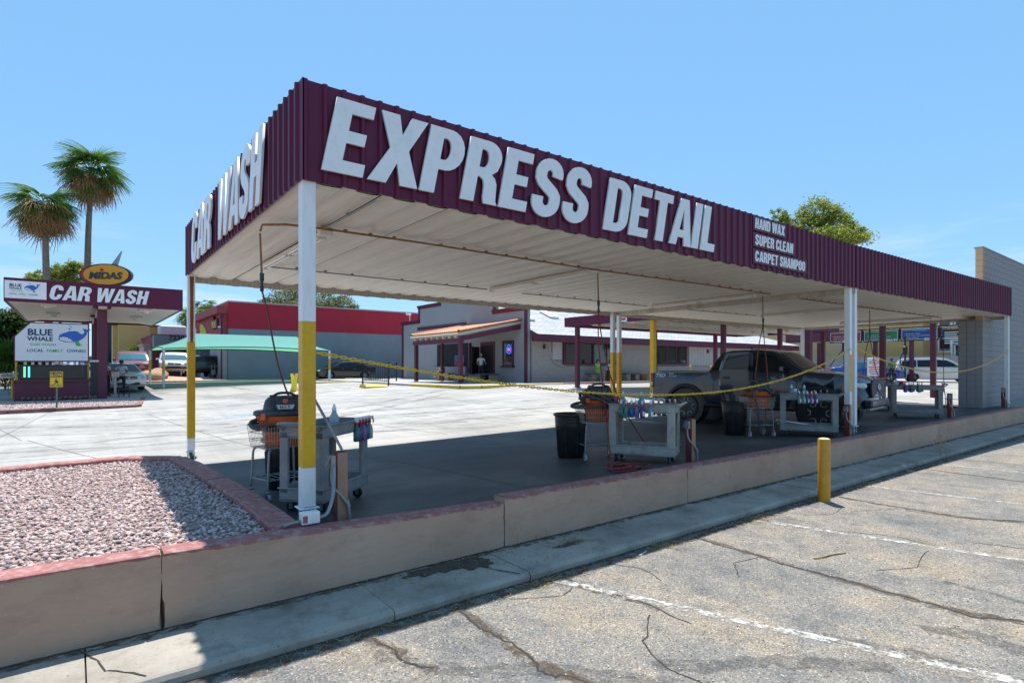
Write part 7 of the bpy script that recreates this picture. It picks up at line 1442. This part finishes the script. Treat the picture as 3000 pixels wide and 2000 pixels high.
# ---------------------------------------------------------------- people
skin_m = M('skin', (.38,.22,.15), .55, var=.06, scale=20); skin_d = M('skin_deep', (.16,.085,.055), .55, var=.06, scale=20); hair_d = M('hair_dark', (.02,.014,.01), .6, var=.2, scale=30); hair_g = M('hair_grey', (.42,.40,.37), .7, var=.2, scale=30)
cl = lambda n, c: M('cloth_'+n, c, .85, var=.1, scale=12, bump=.2, bscale=60)
def person(label, loc, rz, J, skin, top, bottom, shoe, hair, sleeve=.5, shorts=False, cap=None, longhair=False, H=1.75):
    """J: joint positions (x right, y forward, z up); one continuous skinned body, hair or cap as children"""
    names = list(J); ix = {k: i for i, k in enumerate(names)}
    RAD = dict(pelvis=(.155,.115), waist=(.135,.10), chest=(.165,.115), neck=(.055,.055), jaw=(.062,.07), head=(.078,.095), crown=(.06,.07), nose=(.014,.014), shL=(.065,.065), shR=(.065,.065), elL=(.043,.043), elR=(.043,.043), wrL=(.03,.03), wrR=(.03,.03), haL=(.036,.022), haR=(.036,.022), hipL=(.095,.095), hipR=(.095,.095), knL=(.062,.062), knR=(.062,.062), anL=(.042,.042), anR=(.042,.042), toL=(.036,.032), toR=(.036,.032))
    E_ = [('pelvis','waist'),('waist','chest'),('chest','neck'),('neck','jaw'),('jaw','head'),('head','crown'),('head','nose')]
    for s in 'LR': E_ += [('chest','sh'+s),('sh'+s,'el'+s),('el'+s,'wr'+s),('wr'+s,'ha'+s),('pelvis','hip'+s),('hip'+s,'kn'+s),('kn'+s,'an'+s),('an'+s,'to'+s)]
    P = [Vector(J[k]) for k in names]; rad = [RAD[k] for k in names]; edges = [(ix[a], ix[b]) for a, b in E_]
    for s in 'LR':
        h = Vector(J['ha'+s]); w = Vector(J['wr'+s]); d = (h-w).normalized(); sd = d.cross(Vector((0, 1, .3))).normalized(); up = sd.cross(d)
        for k, (o, ln) in enumerate(((-.03,.07),(-.01,.085),(.01,.08),(.03,.06))):
            P += [h+sd*o+d*ln*.5-up*.004, h+sd*o*1.1+d*ln*.85-up*.022]; rad += [(.009,.009), (.007,.007)]; n = len(P); edges += [(ix['ha'+s], n-2), (n-2, n-1)]
        P += [h-d*.02+sd*(.05 if s == 'L' else -.05), h+d*.02+sd*(.062 if s == 'L' else -.062)]; rad += [(.011,.011), (.009,.009)]; n = len(P); edges += [(ix['ha'+s], n-2), (n-2, n-1)]
    me = bpy.data.meshes.new('body'); me.from_pydata([tuple(p) for p in P], edges, []); ob = bpy.data.objects.new('body', me); C.objects.link(ob)
    sk = ob.modifiers.new('skin', 'SKIN'); sk.use_smooth_shade = True; sv_ = me.skin_vertices[0].data
    for i, r in enumerate(rad): sv_[i].radius = r; sv_[i].use_root = (i == ix['pelvis'])
    sb = ob.modifiers.new('sub', 'SUBSURF'); sb.levels = 1; sb.render_levels = 1
    dg = bpy.context.evaluated_depsgraph_get(); out = bpy.data.meshes.new_from_object(ob.evaluated_get(dg)); bpy.data.objects.remove(ob)
    p = thing('person', label, 'person', loc, rz); out.materials.clear()
    for m_ in (skin, top, bottom, shoe): out.materials.append(m_)
    seg = []
    for a, b in E_:
        A, B = Vector(J[a]), Vector(J[b]); t = 0
        if a in ('waist', 'chest') and b in ('chest', 'neck') or b.startswith('sh'): t = 1
        elif a == 'pelvis': t = 2
        elif b.startswith('el'): t = 1
        elif a.startswith('hip') or b.startswith('hip'): t = 2
        elif a.startswith('kn'): t = 0 if shorts else 2
        elif a.startswith('an'): t = 3
        seg.append((A, B, t, a, b))
    mi = []
    for f in out.polygons:
        c = f.center; best = None
        for A, B, t, a, b in seg:
            d = B-A; u = max(0, min(1, (c-A).dot(d)/d.length_squared)); q = (c-(A+d*u)).length
            if a == 'chest' and b == 'neck' and u > .75: tt = 0
            elif b.startswith('el') and u > sleeve: tt = 0
            elif a.startswith('hip') and shorts and u > .75: tt = 0
            elif a == 'pelvis' and b == 'waist' and u > .35: tt = 1
            else: tt = t
            if best is None or q < best[0]: best = (q, tt)
        mi.append(best[1])
    out.polygons.foreach_set('material_index', mi); out.polygons.foreach_set('use_smooth', [True]*len(mi)); bd = link('body', out, p)
    hd = Vector(J['head']); m = MB()
    if hair:
        m.ell((hd.x, hd.y-.018, hd.z+.035), (.088,.10,.095), 12, 8); m.v = [v for v in m.v]; 
        if longhair: m.ell((hd.x, hd.y-.06, hd.z-.06), (.09,.06,.15), 10, 8)
        m.build('hair', hair, p)
    if cap:
        m = MB(); m.ell((hd.x, hd.y-.005, hd.z+.055), (.094,.108,.07), 12, 8); c_ = m.build('cap', cap, p); m = MB(); m.cb((hd.x, hd.y+.13, hd.z+.05), (.15,.12,.015), .006); m.build('cap_brim', cap, c_)
    for s_ in (-1, 1):
        m = MB(); m.ell((hd.x+s_*.03, hd.y+.088, hd.z+.005), (.013,.008,.008), 8, 6); m.build('eye', hair_d, p); m = MB(); m.ell((hd.x+s_*.083, hd.y-.005, hd.z-.005), (.012,.025,.033), 8, 6); m.build('ear', skin, p)
    m = MB(); m.ell((hd.x, hd.y+.078, hd.z-.065), (.026,.008,.007), 8, 6); m.build('mouth', M('lips', (.28,.10,.08), .5, var=0), p)
    return p
def stand(**k):
    J = dict(pelvis=(0,0,.95), waist=(0,0,1.1), chest=(0,.01,1.33), neck=(0,.0,1.49), jaw=(0,.02,1.55), head=(0,.02,1.62), crown=(0,.0,1.70), nose=(0,.115,1.60), shL=(-.19,0,1.42), elL=(-.24,-.01,1.13), wrL=(-.24,.06,.89), haL=(-.24,.08,.80), shR=(.19,0,1.42), elR=(.24,-.01,1.13), wrR=(.24,.06,.89), haR=(.24,.08,.80), hipL=(-.10,0,.90), knL=(-.11,.02,.50), anL=(-.11,-.02,.09), toL=(-.13,.14,.035), hipR=(.10,0,.90), knR=(.11,.02,.50), anR=(.11,-.02,.09), toR=(.13,.14,.035)); J.update(k); return J
def sit(**k):
    J = dict(pelvis=(0,0,.60), waist=(0,.0,.75), chest=(0,.03,.97), neck=(0,.04,1.12), jaw=(0,.07,1.18), head=(0,.07,1.25), crown=(0,.06,1.33), nose=(0,.165,1.23), shL=(-.18,.03,1.05), elL=(-.22,.10,.80), wrL=(-.12,.32,.74), haL=(-.07,.39,.75), shR=(.18,.03,1.05), elR=(.22,.10,.80), wrR=(.12,.32,.74), haR=(.07,.39,.75), hipL=(-.10,.06,.56), knL=(-.13,.47,.53), anL=(-.13,.45,.09), toL=(-.14,.60,.035), hipR=(.10,.06,.56), knR=(.13,.47,.53), anR=(.13,.45,.09), toR=(.14,.60,.035)); J.update(k); return J
black_c = cl('black', (.015,.015,.018)); navy_c = cl('navy', (.02,.03,.06)); white_c = cl('white', (.68,.70,.74)); shoe_d = cl('shoe_dark', (.02,.02,.02)); shoe_w = cl('shoe_pale', (.55,.5,.5))
p1 = at(356,1166,d=27.6); person('worker in pale polo and dark cap leaning with one foot on the step stool', (p1.x,p1.y,float(gz(p1.x,p1.y))), R(155), stand(knR=(.14,.30,.72), anR=(.13,.26,.50), toR=(.14,.42,.46), elR=(.26,.12,1.16), wrR=(.10,.28,1.12), haR=(.03,.33,1.12), elL=(-.27,.10,1.15), wrL=(-.25,.36,1.08), haL=(-.24,.44,1.06)), skin_d, cl('polo', (.50,.55,.66)), black_c, shoe_d, hair_d, .6, cap=black_c)
p2 = at(312,1165,d=27.2); person('worker in pale polo half hidden behind the kiosk column', (p2.x,p2.y,float(gz(p2.x,p2.y))), R(-60), stand(elL=(-.28,.08,1.14), wrL=(-.20,.28,1.05), haL=(-.16,.35,1.04)), skin_d, MATS['cloth_polo'], black_c, shoe_d, hair_d, .6)
person('grey haired man in white shirt holding the shop door', (20.05,29.3,1.06), R(128), stand(elL=(-.30,.10,1.16), wrL=(-.40,.30,1.10), haL=(-.44,.36,1.11), elR=(.26,-.02,1.14), wrR=(.12,.16,1.05), haR=(.06,.22,1.04)), skin_m, white_c, navy_c, shoe_d, hair_g, .5)
person('woman in dark clothes seated cross legged on the porch bench', (19.3,32.6,1.06), R(95), sit(knL=(.05,.50,.60), anL=(.22,.50,.30), toL=(.30,.58,.22)), skin_m, black_c, cl('blue_shorts', (.03,.08,.25)), shoe_w, hair_d, .3, True, None, True)
person('woman in lime green outfit seated on the bench under the long window', (25.75,24.85,1.06), R(178), sit(), skin_m, cl('lime', (.16,.62,.06)), MATS['cloth_lime'], shoe_w, hair_d, .05, True, None, True)
person('man in white shirt and dark cap seated beside the woman in lime green', (26.75,24.85,1.06), R(172), sit(chest=(0,.10,.95), neck=(0,.16,1.09), jaw=(0,.20,1.14), head=(0,.20,1.21), crown=(0,.19,1.29), nose=(0,.295,1.19), shL=(-.18,.12,1.03), shR=(.18,.12,1.03), elL=(-.22,.24,.80), elR=(.22,.24,.80), wrR=(.14,.38,.92), haR=(.10,.40,1.0)), skin_d, white_c, navy_c, shoe_w, hair_d, .5, True, black_c)
p3 = pX(2612,1110,45); person('worker in green shirt standing with his back turned below the green menu board', (p3.x,p3.y,float(gz(p3.x,p3.y))), R(-40), stand(), skin_d, cl('green', (.01,.18,.10)), black_c, shoe_d, hair_d, .5)
p4 = pX(2580,1105,43); person('man in dark shirt standing beside the white notice', (p4.x,p4.y,float(gz(p4.x,p4.y))), R(140), stand(), skin_d, cl('charcoal', (.04,.04,.05)), black_c, shoe_d, hair_d, .5)
# ---------------------------------------------------------------- trees
bark = M('bark', (.13,.10,.075), .95, var=.25, scale=6, bump=.8, bscale=14); palm_bark = M('palm_bark', (.19,.155,.125), .95, var=.25, scale=5, bump=.8, bscale=10)
frond_g = leaf_mat('palm_frond_green', (.085,.17,.035), .4, .32); frond_d = leaf_mat('palm_frond_dead', (.34,.22,.12), .35, .8)
def leafm(n, c, c2, c3): return [leaf_mat(n+'_mid', c), leaf_mat(n+'_light', c2), leaf_mat(n+'_dark', c3)]
def leaf_tree(label, base, trunk_top, blobs, n, size, mats, narrow=.5, name='leafy_tree', seed=1, r0=.2):
    rs = np.random.RandomState(seed); t = thing(name, label, 'tree', base); b0 = Vector(base); tp = Vector(trunk_top)-b0; m = MB()
    mid = tp*.5+Vector((rs.uniform(-.2,.2), rs.uniform(-.2,.2), 0)); m.tube(smooth([(0,0,-.3), tuple(mid), tuple(tp)], 5), r0, 8, rf=lambda q: 1-.6*q)
    for c, r in blobs:
        c = Vector(c)-b0; m.tube(smooth([tuple(tp*.75), tuple((tp*.9+c)/2+Vector((0,0,.1))), tuple(c)], 4), r0*.42, 6, rf=lambda q: 1-.75*q)
        for k in range(4): e = c+Vector((rs.uniform(-1,1)*r[0], rs.uniform(-1,1)*r[1], rs.uniform(-.3,.9)*r[2]))*.75; m.tube(smooth([tuple(c*.8+tp*.2), tuple((c+e)/2), tuple(e)], 3), r0*.16, 5, rf=lambda q: 1-.7*q)
    m.build('trunk', bark, t)
    wts = np.array([r[0]*r[1]*r[2] for c, r in blobs])**.7; wts /= wts.sum(); V = []; Mi = []
    for (c, r), w in zip(blobs, wts):
        k = int(n*w); nc = max(6, int(k/60)); cl_ = rs.normal(0, 1, (nc, 3)); cl_ /= np.linalg.norm(cl_, axis=1)[:, None]; cl_ *= rs.uniform(.35, 1.0, (nc, 1))**.5
        cc = cl_[rs.randint(0, nc, k)]+rs.normal(0, .17, (k, 3)); tone = rs.choice(3, nc, p=[.45,.33,.22])
        p = cc*np.array(r)+np.array(c)-np.array(b0); d = rs.normal(0, 1, (k, 3)); d[:, 2] = d[:, 2]*.6-.15; d /= np.linalg.norm(d, axis=1)[:, None]
        e = np.cross(d, rs.normal(0, 1, (k, 3))); e /= np.linalg.norm(e, axis=1)[:, None]; s = rs.uniform(.6, 1.3, (k, 1))*size
        V.append(np.stack([p-d*s*.5, p+e*s*narrow*.5, p+d*s*.5, p-e*s*narrow*.5], 1)); Mi.append(rs.choice(3, k, p=[.45,.33,.22]))
    V = np.concatenate(V); Mi = np.concatenate(Mi); k = len(V); me = bpy.data.meshes.new('crown'); me.vertices.add(k*4); me.vertices.foreach_set('co', V.ravel()); me.loops.add(k*4); me.loops.foreach_set('vertex_index', np.arange(k*4, dtype=np.int32)); me.polygons.add(k); me.polygons.foreach_set('loop_start', np.arange(0, k*4, 4, dtype=np.int32)); me.polygons.foreach_set('loop_total', np.full(k, 4, np.int32))
    for q in mats: me.materials.append(q)
    me.polygons.foreach_set('material_index', Mi.astype(np.int32)); me.update(); me.validate(); link('crown', me, t); return t
def fan(nl, L_, droop, seed, wid=.05):
    """palm fan frond along +x: petiole and split blade of narrow leaflets"""
    rs = random.Random(seed); m = MB(); pl = L_*.5; m.tube([(0,0,0),(pl*.5,0,.03),(pl,0,0)], .018, 5)
    for i in range(nl):
        a = R(-78+156*i/(nl-1)); ln = L_*.62*(1-.25*abs(a)/R(78))*rs.uniform(.85,1.05); vs_ = []
        for t in (0,.35,.7,1):
            r = ln*t; x = pl+r*math.cos(a); y = r*math.sin(a); z = -droop*ln*t*t+.05*math.sin(3*a); w = wid*(.35,1,.7,.08)[(0,.35,.7,1).index(t)]
            vs_ += [(x-w*math.sin(a)*.5, y+w*math.cos(a)*.5, z+.012), (x, y, z-.012), (x+w*math.sin(a)*.5, y-w*math.cos(a)*.5, z+.012)]
        m.add(vs_, [(3*k+j, 3*k+3+j, 3*k+4+j, 3*k+1+j) for k in range(3) for j in range(2)])
    return m
FG = [fan(19, 1.75, .80, s, .055).mesh('frond', frond_g) for s in (1,2,3)]; FD = [fan(12, 1.7, .75, s, .05).mesh('dead_frond', frond_d) for s in (4,5)]
def palm(label, base, top, r0=.26, ng=46, nd=30, s=1.0, seed=0, skirt=True):
    rs = random.Random(seed); b0 = Vector(base); tp = Vector(top)-b0; t = thing('palm_tree', label, 'palm', base)
    m = MB(); m.tube(smooth([(0,0,-.3), tuple(tp*.35+Vector((.12,.1,0))), tuple(tp*.7), tuple(tp)], 8), r0, 10, rf=lambda q: 1-.35*q+.03*math.sin(q*140)); m.build('trunk', palm_bark, t)
    for i in range(ng+nd):
        dead = i >= ng; az = rs.uniform(0, 6.283); el = (R(rs.triangular(-62, 80, 5)) if not dead else R(rs.triangular(-88, 10, -35)))
        o = link('dead_frond' if dead else 'frond', rs.choice(FD if dead else FG), t); sc_ = s*rs.uniform(.8, 1.1)*(1.0 if dead else 1)
        o.matrix_local = Matrix.Translation(tp+Vector((0,0,rs.uniform(-.25,.15) if not dead else rs.uniform(-.9,.1)))) @ Matrix.Rotation(az, 4, 'Z') @ Matrix.Rotation(-el, 4, 'Y') @ Matrix.Rotation(rs.uniform(-.5,.5), 4, 'X') @ Matrix.Scale(sc_, 4)
    return t
a, b = at(236,1100,52), at(268,505,52); palm('tall leaning fan palm behind the oval sign', (a.x,a.y,.9), tuple(b), .26, 52, 46, 1.26, 3)
a, b = at(136,1100,50), at(133,600,50); palm('shorter upright fan palm with shaggy dead skirt', (a.x,a.y,.9), tuple(b), .26, 42, 66, 1.2, 8)
for lb, px, py, d, sd_ in (('small distant palm behind the garage roof', 600, 893, 130, 11), ('distant palm beside the white hall', 566, 925, 110, 12), ('low distant palm right of the small one', 622, 905, 140, 13), ('palm beyond the corner of the red fascia', 556, 930, 120, 14)):
    c = at(px, py, d=d); palm(lb, (c.x,c.y,.9), tuple(c), .3, 26, 12, 1.5, sd_)
PG = leafm('pine', (.18,.235,.05), (.30,.33,.075), (.09,.13,.04)); EG = leafm('eucalyptus', (.12,.145,.07), (.22,.23,.13), (.06,.075,.04)); LG = leafm('shrub', (.10,.17,.03), (.20,.27,.05), (.05,.09,.02))
def tree_px(label, pxs, d, base_px, n, size, mats, narrow, seed, r0=.25, name='leafy_tree'):
    bl = []
    for px, py, rx, ry in pxs: c = at(px, py, d=d); bl.append((tuple(c), (rx*d/1667, rx*d/1667*.9, ry*d/1667)))
    b = at(base_px, 1090, d=d); top = Vector(bl[0][0]); top.z -= bl[0][1][2]*.6; return leaf_tree(label, (b.x, b.y, .9), (b.x*.5+top.x*.5, b.y*.5+top.y*.5, top.z), bl, n, size, mats, narrow, name, seed, r0)
tree_px('bushy green pine behind the kiosk canopy', [(185,800,42,26),(120,815,34,20),(230,800,36,34),(165,835,60,22)], 75, 180, 9000, .42, PG, .35, 21)
tree_px('airy eucalyptus rising behind the garage roof', [(850,868,62,36),(930,878,70,34),(1000,890,46,24),(795,890,36,22),(1042,900,16,12),(900,905,110,24)], 95, 900, 15000, .42, EG, .35, 22)
tree_px('rounded green pine rising behind the detail canopy', [(2400,625,55,40),(2450,655,55,38),(2360,655,45,34),(2500,690,40,22),(2285,630,26,22),(2290,660,38,18),(2420,705,110,28),(2530,690,20,14)], 62, 2400, 17000, .36, PG, .3, 23, .35)
tree_px('dark leafy tree left of the kiosk sign', [(30,950,44,40),(10,990,50,40),(65,975,30,26)], 44, 20, 8000, .3, leafm('broadleaf', (.035,.07,.02), (.07,.12,.03), (.015,.03,.012)), .6, 24)
tree_px('bright green palo verde shrub in front of the tan hall', [(395,1030,26,20),(375,1045,22,18),(415,1045,24,24)], 56, 395, 5000, .22, LG, .3, 25, .12)
tree_px('leafy tree over the shingle roof end', [(2275,965,30,14),(2310,968,22,10),(2240,965,24,10)], 66, 2300, 3500, .3, LG, .4, 26, .2)
tree_px('small tree between the apartment wings', [(2650,945,12,8)], 75, 2650, 900, .35, LG, .4, 27, .2)
c = at(15,1090,Y=33); FPB = thing('fan_palm_bush', 'low bushy fan palm left of the kiosk sign', 'palm bush', (c.x,c.y,.5)); rs = random.Random(4)
for i in range(34):
    o = link('frond', rs.choice(FG), FPB); o.matrix_local = Matrix.Translation((0,0,.4+.8*rs.random())) @ Matrix.Rotation(rs.uniform(0,6.28), 4, 'Z') @ Matrix.Rotation(-R(rs.uniform(15,85)), 4, 'Y') @ Matrix.Rotation(rs.uniform(-.6,.6), 4, 'X') @ Matrix.Scale(rs.uniform(.9,1.3), 4)
# trees and buildings across the street behind the camera, seen only as reflections in glass and paint
